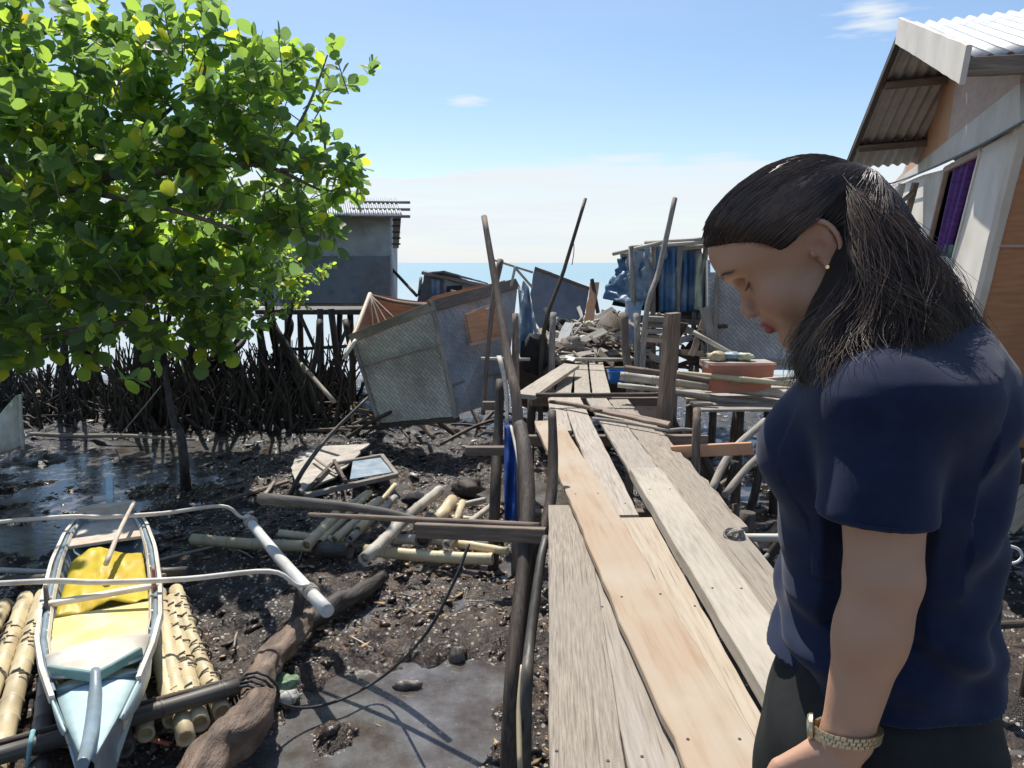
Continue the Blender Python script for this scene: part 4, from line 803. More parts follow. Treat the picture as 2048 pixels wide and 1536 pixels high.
# roof: ridge runs right, near slope towards the camera, far slope away
e1, r1_, e2 = W(1930, 118, 4.15), W(1800, 50, 6.3), W(1686, 338, 8.6)
rx = Vector((4.2, -.9, .25))
corrugated('roof_near_slope', [e1 + Vector((.0, 0, .0)), e1 + rx, r1_ + rx, r1_], .10, .016, M_['tin'], ho)
corrugated('roof_far_slope', [r1_ - Vector((0, 0, .01)), r1_ + rx, e2 + rx, e2], .10, .016, M_['tin_under'], ho)
board('barge_board', W(1794, 62, 6.28), W(1926, 130, 4.05), .20, .03, M_['cream'], ho, up=(-1, .2, 0))
board('barge_end', W(1926, 118, 4.03), W(1940, 122, 4.03), .19, .03, M_['cream'], ho, up=(0, -1, 0)) if False else None
board('eave_board', W(1930, 133, 4.12), W(2300, 118, 3.9), .10, .03, M_['brown_wood'], ho, up=(0, -1, 0))
board('rake_batten', W(1799, 62, 6.28), W(1688, 338, 8.58), .06, .05, M_['dark_wood'], ho, up=(-1, .2, 0))
for k, fr_ in enumerate((.30, .76)):
    q = r1_.lerp(e2, fr_) - Vector((0, 0, .035)); board('purlin', q + rx * .01, q + rx * .45, .12, .07, M_['brown_wood'], ho, up=(0, -.3, 1))
rod('electric_cable', [onwall(2140, 196, .12), onwall(2048, 243, .10), onwall(1950, 296, .10), onwall(1860, 338, .10), onwall(1792, 364,   .14), onwall(1772, 368, .4)], .009, M_['cable'], ho)
# floor, stilts, dark underneath
slab('house_floor', [front(1884, 900), front(2400, 905), front(2400, 905) + Vector((1.8, 6, 0)), front(1884, 900) + Vector((2.4, 6, 0))], .08, M_['dark_wood'], ho)
for (x, y, dd) in ((1925, 905, 4.5), (2150, 905, 4.2), (2010, 905, 6.2), (2060, 905, 8), (2200, 905, 6.4)):
    t_ = W(x, y, dd); rod('stilt', [down(t_, -.1), t_], .06, M_['dark_wood'], ho, jit=.1)
# second tin roof and posts glimpsed between the hair and the house
fh = empty('far_tin_hut', G(1760, 700, -1.2), 'pale corrugated roof glimpsed behind the hair and below the house eave', 'hut')
corrugated('roof', [W(1690, 470, 9.9), W(1800, 430, 9.4), W(1850, 372, 11.4), W(1700, 372, 11.8)], .10, .016, M_['tin'], fh)
slab('front_wall', [W(1716, 640, 9.9), W(1830, 640, 9.7), W(1830, 430, 9.7), W(1716, 470, 9.9)], .03, M_['weave'], fh)
for x, y0, l in ((1795, 368, 'slim cream post below the house eave left of the window'), (1822, 365, 'dark porch post below the house eave nearest the window')):
    T(board('porch_post', W(x - 18, 480, 8.4), W(x + 12, y0, 8.2), .06, .06, M_['cream' if x < 1800 else 'brown_wood'], up=(0, -1, 0)), l, 'post')
T(rod('porch_brace', [W(1776, 425, 8.2), W(1826, 385, 8.2)], .025, M_['grey_wood'], n=6), 'grey diagonal stick between the porch posts by the house', 'stick')
# clutter under the house
T(board('fallen_board', W(2005, 1050, 4.6), W(2070, 985, 4.6), .16, .03, M_['plank_tan'], up=(0, -1, .6)), 'pale board propped under the leaning house', 'board')
T(rod('diagonal_brace', [W(2010, 960, 4.7), W(2060, 920, 4.6)], .03, M_['dark_wood']), 'dark brace right under the house floor', 'brace')
T(rod('wire_loop', [W(2012, 1128, 3.9), W(2034, 1124, 3.9), W(2044, 1112, 3.9), W(2036, 1098, 3.9), W(2012, 1090, 3.9)], .008, M_['white_paint'], n=6), 'pale loop of wire under the leaning house', 'wire')

# wreckage between the tipped hut, the tarpaulin hut and the woven hut
wr_ = random.Random(31)
for i in range(34):
    x = wr_.uniform(1270, 1420); y = wr_.uniform(640, 745); c = W(x, y, wr_.uniform(9.6, 11.0)); az = wr_.uniform(0, PI); el_ = wr_.gauss(.1, .5); L_ = wr_.uniform(.25, .9)
    dv = Vector((math.cos(az) * math.cos(el_), math.sin(az) * math.cos(el_), math.sin(el_))) * L_ / 2; mk = wr_.choice(['dark_wood', 'brown_wood', 'grey_wood', 'dark_wood'])
    o = board('broken_board', c - dv, c + dv, wr_.uniform(.04, .12), .02, M_[mk], up=(wr_.uniform(-.5, .5), -1, .4), rough=.012, bev=.002)
    T(o, {'dark_wood': 'blackish', 'brown_wood': 'brown', 'grey_wood': 'grey'}[mk] + ' broken board under the floor of the tarpaulin hut', 'board', 'broken boards under the tarpaulin hut')
for i in range(30):  # dark sticks added to deepen the shade at the tipped hut's foot
    x = wr_.uniform(640, 1010); y = wr_.uniform(820, 885); c = G(x, y, -1.15) + Vector((0, 0, wr_.uniform(.0, .3))); az = wr_.uniform(0, PI); el_ = wr_.gauss(.15, .35); L_ = wr_.uniform(.4, 1.3)
    dv = Vector((math.cos(az) * math.cos(el_), math.sin(az) * math.cos(el_), math.sin(el_))) * L_ / 2; mk = wr_.choice(['dark_wood', 'root', 'dark_wood', 'brown_wood'])
    T(rod('sunken_stick', [c - dv, c + Vector((0, 0, wr_.uniform(0, .06))), c + dv], wr_.uniform(.015, .04), M_[mk], n=6, jit=.2), ('brown' if mk == 'brown_wood' else 'black') + ' stick sunk in the mud, added to deepen the shade at the foot of the tipped hut', 'stick', 'sticks added to deepen the shade by the tipped hut')
# ============================================================ outrigger canoe
GZ_ = -.62                                     # gunwale height
stern_c, bow_c = vv(-3.33, 5.92, 0), vv(-1.62, 2.60, 0)
axd = (bow_c - stern_c); BL = axd.length; axd.normalize(); sd = Vector((0, 0, 1)).cross(axd)      # sd: boat's port, towards +X side
bo = empty('outrigger_canoe', vv(-2.5, 4.3, -1.05), 'small cream and pale blue outrigger canoe lying on a bamboo raft', 'canoe')
st = [(-.10, .015, .30, .14), (0, .16, .02, .16), (.03, .205, .0, .18), (.12, .26, 0, .24), (.28, .30, 0, .30), (.45, .305, -.01, .32), (.60, .285, 0, .32), (.70, .235, .01, .32), (.80, .165, .03, .33), (.90, .09, .07, .36), (1.0, .018, .14, .40)]
def station(t):
    k = [np.interp(t, [s[0] for s in st], [s[i] for s in st]) for i in (1, 2, 3)]
    return k
def bp(t, s, z): return stern_c + axd * (t * BL) + sd * s + Vector((0, 0, z))
def hull():
    v = []; f = []; prof = [(1.0, 0), (1.03, -.04), (.98, -.10), (.88, -.45), (.62, -.8), (.22, -1.0), (0, -1.03)]
    prof = prof + [(-a, b) for a, b in reversed(prof[:-1])]
    ts = [0 + i / 40 for i in range(41)]
    n = len(prof)
    for t in ts:
        hb, sh, dp = station(t)
        for a, b_ in prof: v.append(bp(t, a * hb, GZ_ + sh + b_ * dp))
    for i in range(len(ts) - 1):
        for j in range(n - 1): f.append((i * n + j, (i + 1) * n + j, (i + 1) * n + j + 1, i * n + j + 1))
    f.append(tuple(range(n)))
    # inside skin down to the cockpit floor
    o = len(v); ip = [(.94, 0), (.90, -.12), (.80, -.45), (.6, -.62)]; ip = ip + [(-a, b) for a, b in reversed(ip)]; m = len(ip); cnt = 0
    for t in ts:
        if t > .78: break
        hb, sh, dp = station(t); cnt += 1
        for a, b_ in ip: v.append(bp(t, a * hb, GZ_ + sh + b_ * dp))
    for i in range(cnt - 1):
        for j in range(m - 1): f.append((o + i * m + j, o + i * m + j + 1, o + (i + 1) * m + j + 1, o + (i + 1) * m + j))
    for i in range(cnt - 1):                    # gunwale strip
        f.append((i * n, o + i * m, o + (i + 1) * m, (i + 1) * n)); f.append((i * n + n - 1, (i + 1) * n + n - 1, o + (i + 1) * m + m - 1, o + i * m + m - 1))
    f.append(tuple(o + (cnt - 1) * m + j for j in range(m)))
    return mesh('hull', v, f, True)
link('hull', hull(), M_['boat_hull'], bo)
def strip(name, ts, a0, z0, a1, z1, m, th=.012, par=None):       # band following one side of the hull
    for sg in (1, -1):
        v = []; f = []
        for t in ts:
            hb, sh, dp = station(t)
            p = bp(t, sg * (hb * a0 + th), GZ_ + sh + z0 * dp); q = bp(t, sg * (hb * a1 + th), GZ_ + sh + z1 * dp)
            p2 = bp(t, sg * (hb * a0 - .004), GZ_ + sh + z0 * dp); q2 = bp(t, sg * (hb * a1 - .004), GZ_ + sh + z1 * dp)
            v += [p, q, q2, p2]
        for i in range(len(ts) - 1):
            for j in range(4): a, b_ = i * 4 + j, i * 4 + (j + 1) % 4; f.append((a, b_, b_ + 4, a + 4))
        f += [(0, 1, 2, 3), tuple(len(v) - 4 + k for k in (3, 2, 1, 0))]
        me = mesh(name, v, f); bm = bmesh.new(); bm.from_mesh(me); bmesh.ops.recalc_face_normals(bm, faces=bm.faces); bm.to_mesh(me); bm.free()
        link(name, me, m, par or bo)
tsA = [i / 30 for i in range(1, 25)]
strip('gunwale_rail', tsA, 1.04, .06, 1.06, -.05, M_['boat_cream'], .018)
strip('side_strake', [i / 30 for i in range(1, 27)], 1.03, -.06, .93, -.34, M_['boat_cream'], .006)
strip('blue_strake', [i / 30 for i in range(1, 28)], .93, -.35, .82, -.56, M_['boat_blue'], .005)
strip('inner_rail', [i / 30 for i in range(2, 23)], .90, .03, .86, -.03, M_['boat_cream'], .0)
# pale blue flared lobes at the bow
for sg in (1, -1):
    v = []; f = []
    for i in range(13):
        t = .70 + .2 * i / 12; hb, sh, dp = station(t); w = math.sin(PI * min(1, (1 - i / 12) * 1.0) / 2) ** .7
        v += [bp(t, sg * (hb * 1.01 + .012), GZ_ + sh - .0 * dp), bp(t, sg * (hb * (1.01 - .1 * w) + .013), GZ_ + sh - .50 * w * dp - .004)]
    f = [(2 * i, 2 * i + 1, 2 * i + 3, 2 * i + 2) for i in range(12)]
    me = mesh('bow_panel', v, f, True); o = link('bow_panel', me, M_['boat_blue'], bo)
    md = o.modifiers.new('s', 'SOLIDIFY'); md.thickness = .008; md.offset = 0
# deck at the bow: pale blue, ends in a V coaming
def deck(name, t0, t1, lift, m, vdrop=.0, ins=.97, n=8, vshape=0.0):
    v = []; f = []
    for i in range(n + 1):
        for j in range(7):
            s = -1 + j / 3; t = t0 + (t1 - t0) * i / n + vshape * (1 - abs(s)) * (i / n)
            hb, sh, dp = station(t)
            v.append(bp(t, s * hb * ins, GZ_ + sh + lift + .03 * (1 - s * s) * 1))
    for i in range(n):
        for j in range(6): a = i * 7 + j; f.append((a, a + 7, a + 8, a + 1))
    o = link(name, mesh(name, v, f, True), m, bo); md = o.modifiers.new('s', 'SOLIDIFY'); md.thickness = .015; md.offset = -1; return o
deck('bow_deck', .665, .74, .012, M_['boat_cream'], vshape=.05)
deck('fore_deck', .745, .985, -.035, M_['boat_blue'], ins=.93)
for sg in (1, -1):
    hb, sh, dp = station(.735)
    board('bow_coaming', bp(.735, sg * hb * .99, GZ_ + sh + .035), bp(.792, 0, GZ_ + sh + .055), .05, .022, M_['boat_green'], bo, up=axd)
rod('stem_post', [bp(.785, 0, GZ_ + .10), bp(.83, 0, GZ_ + .06), bp(.92, 0, GZ_ + .10), bp(1.01, 0, GZ_ + .20), bp(1.06, 0, GZ_ + .27)], [.022, .03, .03, .026, .022], M_['boat_hull'], bo, n=8)
# stern: transom, narrow blue skeg beyond
slab('transom', [bp(.012, -.2, GZ_ - .15), bp(.012, .2, GZ_ - .15), bp(.0, .2, GZ_ + .06), bp(.0, -.2, GZ_ + .06)], .025, M_['boat_cream'], bo)
slab('stern_fin', [bp(-.005, 0, GZ_ - .2), bp(-.005, 0, GZ_ + .1), bp(-.09, 0, GZ_ + .17), bp(-.16, 0, GZ_ + .16), bp(-.10, 0, GZ_ - .02)], .05, M_['boat_blue'], bo)
board('stern_block', bp(-.03, -.10, GZ_ + .10), bp(-.03, .10, GZ_ + .10), .09, .03, M_['boat_cream'], bo)
board('stern_rail', bp(.02, -.20, GZ_ + .085), bp(.02, .20, GZ_ + .085), .05, .03, M_['boat_cream'], bo)
# inside: cockpit floor, thwarts, ribs
def floorpts(t0, t1, k=.78, z=-.52, n=6):
    L = [bp(t0 + (t1 - t0) * i / n, station(t0 + (t1 - t0) * i / n)[0] * k, GZ_ + z * .32) for i in range(n + 1)]
    R = [bp(t0 + (t1 - t0) * i / n, -station(t0 + (t1 - t0) * i / n)[0] * k, GZ_ + z * .32) for i in range(n, -1, -1)]
    return L + R
slab('cockpit_floor', floorpts(.02, .76, .80, -.55), .01, M_['boat_green'], bo)
slab('stern_seat', floorpts(.025, .135, .93, -.22), .02, M_['boat_cream'], bo)
board('thwart', bp(.165, -.27, GZ_ - .015), bp(.165, .27, GZ_ - .015), .17, .025, M_['boat_wood'], bo)
board('thwart', bp(.475, -.31, GZ_ + .02), bp(.475, .31, GZ_ + .02), .045, .03, M_['boat_cream'], bo)
board('thwart', bp(.655, -.26, GZ_ - .02), bp(.655, .26, GZ_ - .02), .10, .03, M_['boat_cream'], bo)
slab('yellow_floor_board', floorpts(.49, .645, .86, -.26), .02, M_['yellow_board'], bo)
for k in range(7):
    t_ = .24 + .065 * k
    for sg in (1, -1):
        hb, sh, dp = station(t_); rod('rib', [bp(t_, sg * hb * .92, GZ_ - .01), bp(t_, sg * hb * .82, GZ_ - .14), bp(t_, sg * hb * .7, GZ_ - .175)], .012, M_['boat_wood'], bo, n=6)
rail_o = None
# booms and float
fa, fb = G(494, 1036, -.66), G(655, 1222, -.66)
fl = rod('float_pole', [fa, fa.lerp(fb, .5) - Vector((0, 0, .02)), fb], [.036, .040, .042], M_['white_paint'], bo, n=14, smooth=True)
def boom(t, pleft, fpos, nm='boom'):
    c = bp(t, 0, GZ_ + .085); e = fa.lerp(fb, fpos) + Vector((0, 0, .045)); dr = (e - c); a = c + dr * .8; a.z = c.z + .025
    o = c + (c - a) * 1.25; o.z = c.z - .02; o2 = o + (c - a) * .6; o2.z = -.80
    return rod(nm, [o2, o, c - dr * .3, c, c + dr * .4 + Vector((0, 0, .03)), a, c + dr * .93 - Vector((0, 0, .0)), e], [.012, .015, .017, .018, .017, .015, .013, .012], M_['boat_cream'], bo, n=10)
boom(.115, None, .06); boom(.475, None, .84)
for fpos in (.06, .84):
    c = fa.lerp(fb, fpos)
    for k in range(4): 
        q = c + (fb - fa).normalized() * (k - 1.5) * .022; d_ = (fb - fa).normalized(); s = d_.orthogonal().normalized(); u = d_.cross(s)
        rod('float_lashing', [q + (s * math.cos(a * PI / 5) + u * math.sin(a * PI / 5)) * .045 for a in range(11)], .006, M_['bamboo_grey'], bo, n=5, sm=1)
hb = .3
for sg in (1, -1): rod('boom_lashing', [bp(.46, sg * .29, GZ_ - .03), bp(.475, sg * .29, GZ_ + .12), bp(.49, sg * .29, GZ_ - .03)], .012, M_['crate' if sg == 1 else 'rope'], bo, n=6)
# the far float, left of the frame
rod('float_pole', [bp(-.02, -1.75, GZ_ - .2), bp(.55, -1.75, GZ_ - .2)], .05, M_['white_paint'], bo, n=12)
# yellow crumpled sheet lying in the hull (its own thing) and the paddle pole
def crumple(u, v): return .05 * noise.noise(Vector((u * 2.6, v * 3.1, 3))) + .03 * abs(noise.noise(Vector((u * 6, v * 7, 8)))) + .09 * (1 - v) * math.exp(-((u - .4) / .28) ** 2)
T(sheet('yellow_sheet', [bp(.225, -.215, GZ_ - .10), bp(.225, .235, GZ_ - .10), bp(.47, .255, GZ_ - .085), bp(.47, -.255, GZ_ - .085)][::-1], 26, 26, lambda u, v: crumple(u, 1 - v), M_['yellow'], th=.004), 'crumpled bright yellow plastic sheet lying in the canoe', 'plastic sheet')
T(rod('boat_pole', [W(268, 1004, 5.9), W(240, 1060, 5.35), W(212, 1128, 4.95)], [.014, .016, .018], M_['boat_wood'], n=8), 'short pale pole leaning in the canoe stern onto the yellow sheet', 'pole')
# ------------------------------------------------------------ raft of bamboo under the canoe
rf = empty('bamboo_raft', vv(-2.4, 4.2, -1.15), 'raft of thick yellow bamboo poles lashed with rope under the canoe', 'raft')
RZ = -.98
rp = [((52, 1195), (-110, 1600), .052, 'bamboo'), ((88, 1190), (-25, 1600), .056, 'bamboo'), ((118, 1230), (80, 1560), .05, 'bamboo_dark'), ((10, 1210), (-190, 1560), .05, 'bamboo'),
      ((255, 1290), (292, 1470), .045, 'bamboo'), ((300, 1215), (345, 1440), .05, 'bamboo'), ((318, 1185), (372, 1478), .047, 'bamboo'), ((345, 1200), (400, 1448), .052, 'bamboo'),
      ((352, 1180), (445, 1425), .05, 'bamboo'), ((230, 1250), (250, 1500), .045, 'bamboo_dark')]
for a, bq, r, m in rp: bamboo('bamboo_pole', G(*a, RZ), G(*bq, RZ), r, M_[m], rf, seg=.22)
for (a, bq, r, m) in (((-120, 1545), (478, 1372), .042, 'bamboo_dark'), ((-120, 1520), (470, 1360), .02, 'dark_wood'), ((-60, 1165), (375, 1142), .035, 'bamboo_dark'), ((0, 1140), (330, 1152), .02, 'bamboo_grey')):
    bamboo('cross_pole', G(*a, RZ + .10), G(*bq, RZ + .10), r, M_[m], rf, bend=.003)
for (x0, y0, x1, y1) in ((318, 1185, 372, 1478), (345, 1200, 400, 1448), (352, 1180, 445, 1425), (52, 1195, -110, 1600), (88, 1190, -25, 1600)):
    a, bq = G(x0, y0, RZ), G(x1, y1, RZ); d_ = (bq - a).normalized(); s = Vector((0, 0, 1)); u = d_.cross(s)
    for t_ in ([.12, .2, .3, .42, .55, .62, .78, .86] if x0 > 300 else [.25, .3, .34, .5]):
        q = a.lerp(bq, t_ + rnd.uniform(-.02, .02)); rod('rope_lashing', [q + (s * math.cos(k * PI / 5) + u * math.sin(k * PI / 5)) * .058 + d_ * .006 * k for k in range(11)], .0065, M_['rope'], rf, n=5, sm=1)
T(rod('teal_rope', [G(66, 1462, -.80), G(60, 1490, -.82), G(55, 1530, -.95), G(50, 1560, -1.1)], .012, M_['rope_teal'], n=6), 'short teal rope tied round the front cross pole of the raft at the far left', 'rope')
T(rod('red_stick', [G(255, 1468, -1.12), G(300, 1478, -1.1), G(340, 1488, -1.12)], .013, M_['crate'], n=6), 'reddish stick lying on the mud below the raft poles', 'stick')
T(board('fallen_board', G(-10, 1265, -1.05), G(55, 1262, -1.05), .10, .03, M_['brown_wood']), 'brown board end beside the raft at the left edge', 'board')
# second canoe at the left edge
b2 = empty('white_canoe', G(-60, 905, -1.15), 'white canoe bow pointing right at the left edge of the mud', 'canoe')
o2 = W(-160, 870, 9.3); d2 = (W(44, 862, 9.3) - o2); L2 = d2.length; d2.normalize(); s2 = Vector((0, 0, 1)).cross(d2)
def hull2(off, z0):
    v = []; f = []; n = 9
    for i in range(15):
        t = i / 14; w = .28 * math.sqrt(max(0, 1 - t ** 3)) + .012; sh = .02 + .42 * max(0, t - .62) ** 2 / .14; dp = .32 - .12 * t ** 4
        for j in range(n):
            a = PI * j / (n - 1); v.append(o2 + d2 * (t * L2) + s2 * math.cos(a) * (w + off) + Vector((0, 0, -.0 + sh * (1 - math.sin(a)) - dp * math.sin(a) ** .7 + z0)))
    for i in range(14):
        for j in range(n - 1): a = i * n + j; f.append((a, a + 1, a + n + 1, a + n))
    return mesh('hull', v, f, True)
h2 = link('hull', hull2(0, 0), M_['white_paint'], b2); md = h2.modifiers.new('s', 'SOLIDIFY'); md.thickness = .03; md.offset = 1
rod('stem', [o2 + d2 * (L2 * .99) + Vector((0, 0, -.2)), o2 + d2 * (L2 * 1.0) + Vector((0, 0, .15)), o2 + d2 * (L2 * 1.02) + Vector((0, 0, .46))], [.03, .025, .02], M_['white_paint'], b2, n=8)
slab('green_seat', [o2 + d2 * (L2 * q) + s2 * (w * .24) + Vector((0, 0, -.03)) for q, w in ((.3, -1), (.75, -.8), (.75, .8), (.3, 1))], .02, M_['boat_green'], b2)
# ============================================================ log, rope, stakes
T(rod('fallen_log', [G(360, 1600, -1.02), G(432, 1500, -.98), G(505, 1440, -.97), G(515, 1375, -.98), G(540, 1320, -1.0), G(590, 1268, -1.02), G(620, 1230, -1.04)], [.10, .115, .105, .09, .078, .078, .05], M_['log'], n=24, sm=16, jit=.42), 'thick brown barky log lying curved in the mud beside the canoe raft', 'log')
T(rod('dark_branch', [G(585, 1262, -1.05), G(660, 1215, -1.08), G(720, 1185, -1.1), G(765, 1152, -1.12)], [.07, .075, .07, .045], M_['root'], n=12, sm=8, jit=.3), 'black wet branch continuing beyond the brown log', 'branch')
T(rod('dark_branch', [G(588, 1285, -1.04), G(592, 1240, -.98), G(600, 1200, -.86), G(597, 1178, -.80)], [.05, .04, .035, .03], M_['root'], n=10, jit=.2), 'short dark fork standing under the end of the white float', 'branch')
T(rod('tether_rope', [W(938, 1088, 4.1), W(905, 1170, 4.0), W(850, 1270, 4.0), G(770, 1350, -1.06), G(680, 1400, -1.13), G(600, 1416, -1.1), G(545, 1400, -.98), G(520, 1388, -.865)], .0085, M_['rope_dark'], n=6, sm=8), 'long dark rope sagging from the brown rail down to the log', 'rope')
lr = empty('log_rope', G(515, 1400, -.97), 'dark rope wound round the brown log', 'rope')
for k in range(4):
    c = G(517 - 4 * k, 1385 + 7 * k, -.975); d_ = vv(-.15, -1, 0).normalized(); s = Vector((0, 0, 1)); u = d_.cross(s)
    rod('rope_turn', [c + (s * math.cos(q * PI / 6) + u * math.sin(q * PI / 6)) * .122 + d_ * .01 * k for q in range(13)], .009, M_['rope_dark'], lr, n=6, sm=1)
T(rod('mooring_stake', [G(372, 1003, -1.3), G(371, 985, -1.2), W(368, 930, 8.35), W(362, 868, 8.4), W(346, 840, 8.45), W(334, 770, 8.5), W(329, 728, 8.5)], [.06, .055, .05, .048, .034, .032, .036], M_['root'], n=10, jit=.3), 'crooked mooring stake standing in the puddle before the mangroves', 'stake')
T(rod('stake_line', [W(322, 772, 8.5), W(275, 830, 9), G(232, 880, -1.1)], .007, M_['bamboo_grey'], n=5), 'thin stay line running left from the crooked mooring stake', 'rope')
T(rod('leaning_bamboo', [G(578, 992, -1.15), W(610, 935, 8.1), W(660, 870, 8.4), W(736, 795, 8.8)], [.028, .026, .022, .016], M_['bamboo_dark'], n=9), 'slim bamboo leaning up to the right in front of the tipped hut', 'bamboo')
T(rod('thin_pole', [W(602, 728, 10.6), W(668, 803, 9.8)], .03, M_['grey_wood'], n=8), 'grey pole leaning in the shade left of the tipped hut', 'pole')
T(rod('white_stick', [W(690, 712, 10.6), W(712, 680, 10.7)], .03, M_['white_paint'], n=6), 'white stick poking out at the left corner of the tipped hut', 'stick')
# fallen wall panel with its frame
T(slab('woven_panel', [G(604, 984, -1.06), G(668, 955, -1.0), G(700, 925, -.98), G(740, 886, -1.0), G(640, 893, -1.02), G(600, 905, -1.06), G(582, 935, -1.08)], .02, M_['weave_white'], None, jag=.04), 'bleached torn woven panel lying on the mud left of the window frame', 'panel')
wf = empty('window_frame', G(730, 940, -1.0), 'fallen wooden frame with a shaded pane lying on the torn woven panel', 'window frame')
cs = [G(605, 988, -.99), G(793, 946, -.97), G(764, 908, -.93), G(664, 925, -.95)]
for i in range(4): board('frame_side', cs[i], cs[(i + 1) % 4], .07 if i == 0 else .05, .05 if i == 0 else .04, M_['grey_wood' if i != 3 else 'dark_wood'], wf)
board('frame_bar', G(668, 918, -.93), G(692, 962, -.95), .04, .04, M_['dark_wood'], wf)
slab('pane', [G(700, 958, -.985), G(785, 944, -.985), G(762, 914, -.96), G(706, 920, -.96)], .01, M_['tarp_silver'], wf)
T(board('broken_batten', G(625, 912, -.97), G(672, 945, -.95), .03, .02, M_['grey_wood']), 'thin batten across the torn woven panel', 'batten')
# ============================================================ heap of loose bamboo
BG2 = 'loose bamboo poles in the heap on the mud'
bl = [((385, 1078), (628, 1092), -1.08, .05, 'bamboo', 'longest pale bamboo lying level at the left of the heap, passing under the float'),
      ((560, 1066), (690, 1082), -1.06, .035, 'bamboo', 'greenish pale bamboo just above the longest one'),
      ((612, 1092), (672, 1030), -1.0, .05, 'bamboo', 'thick yellowish bamboo sloping up right at the left end of the heap'),
      ((640, 1085), (740, 985), -1.02, .032, 'bamboo', 'thin bamboo sloping up right beside the thick left one'),
      ((668, 1080), (760, 1000), -.98, .04, 'bamboo', 'bamboo fourth from the left among the slanting ones'),
      ((700, 1078), (790, 995), -1.0, .034, 'bamboo_grey', 'weathered slanting bamboo left of the long grey pole'),
      ((728, 1118), (808, 1040), -.94, .052, 'bamboo_grey', 'nearest thick bamboo whose open cut end points at the camera'),
      ((800, 1045), (880, 980), -.92, .05, 'bamboo_grey', 'long grey bamboo reaching to the back of the heap'),
      ((782, 1075), (802, 1030), -.95, .05, 'bamboo_grey', 'short stout pale bamboo piece under the rail'),
      ((845, 1082), (862, 1040), -.96, .07, 'bamboo_dark', 'fat dark bamboo with a pale rim below the rail'),
      ((872, 1045), (905, 1000), -.98, .06, 'bamboo', 'stout orange-stained bamboo behind the rail'),
      ((893, 1090), (910, 1065), -.97, .04, 'bamboo_grey', 'small hollow bamboo stub below the right part of the rail'),
      ((910, 1045), (925, 1005), -.98, .035, 'bamboo', 'thin upright-looking bamboo at the right of the heap'),
      ((730, 1100), (985, 1118), -1.08, .05, 'bamboo', 'wet brown bamboo lying level in front of the heap'),
      ((790, 1078), (990, 1090), -1.06, .045, 'bamboo_grey', 'grey bamboo lying level behind the wet brown one'),
      ((855, 1030), (965, 1040), -1.04, .03, 'bamboo', 'yellow bamboo lying level behind the rail at the right'),
      ((900, 1085), (1015, 1103), -1.02, .035, 'bamboo', 'yellow bamboo lying level at the right front of the heap'),
      ((640, 1100), (700, 1102), -1.08, .07, 'bamboo_dark', 'fat blackened bamboo in the shade at the front of the heap'),
      ((880, 1020), (970, 1000), -1.0, .03, 'bamboo_grey', 'grey bamboo sloping gently to the right behind the heap'),
      ((925, 1055), (985, 1010), -.98, .03, 'bamboo_grey', 'grey bamboo end at the far right of the heap'),
      ((700, 1010), (735, 985), -1.06, .03, 'bamboo', 'short yellow bamboo at the back left of the heap'),
      ((760, 1005), (790, 970), -1.06, .028, 'bamboo', 'short thin bamboo at the very back of the heap'),
      ((715, 1060), (742, 1030), -.97, .04, 'bamboo', 'short slanting bamboo piece in the middle of the heap')]
for a, bq, z, r, m, l in bl: T(bamboo('bamboo_pole', G(*a, z), G(*bq, z + .03), r, M_[m], seg=.24), l, 'bamboo', BG2)
# odds and ends on the flat
T(rag('rock', G(915, 1312, -1.19), (.05, .05, .07), M_['stone'], None, 41), 'dark pointed rock at the back of the near puddle', 'rock')
T(rag('rock', G(815, 1370, -1.20), (.09, .04, .035), M_['stone'], None, 42), 'long low rock in the middle of the near puddle', 'rock')
T(rag('rock', G(830, 998, -1.1), (.12, .1, .07), M_['dark'], None, 43), 'black lump behind the long grey bamboo', 'rock')
T(rag('seaweed_clump', G(566, 1368, -1.12), (.10, .09, .05), M_['weed'], None, 45), 'green seaweed clump beside the log', 'seaweed')
T(rag('rock', G(572, 1392, -1.14), (.08, .06, .04), M_['weave'], None, 46), 'grey rounded stone below the green seaweed', 'rock')
T(rag('basket_wreck', G(935, 975, -1.1), (.18, .14, .1), M_['dark_wood'], None, 47), 'dark round basket wreck on the mud at the back right of the bamboo heap', 'basket')
T(board('fallen_board', G(445, 1000, -1.13), G(575, 960, -1.12), .06, .03, M_['brown_wood']), 'thin brown board on the mud slanting up towards the woven panel', 'board')
T(board('fallen_board', G(520, 1000, -1.12), G(548, 962, -1.1), .04, .03, M_['grey_wood']), 'small grey board crossing the thin brown one', 'board')
T(rod('driftwood', [G(60, 868, -1.12), G(150, 872, -1.1), G(260, 872, -1.08), G(390, 880, -1.12)], [.03, .035, .03, .02], M_['grey_wood'], n=7), 'long thin driftwood stick on the far bank of the puddle', 'stick')
T(rod('driftwood', [G(310, 1122, -1.12), G(380, 1105, -1.1), G(440, 1090, -1.12)], [.012, .014, .01], M_['grey_wood'], n=6), 'thin stick on the mud between canoe and float', 'stick')
T(rag('orange_block', G(80, 790, -.95), (.10, .10, .09), M_['boat_wood'], None, 50), 'pale orange block lying among the mangrove stakes at the left', 'block')
tw = random.Random(9)
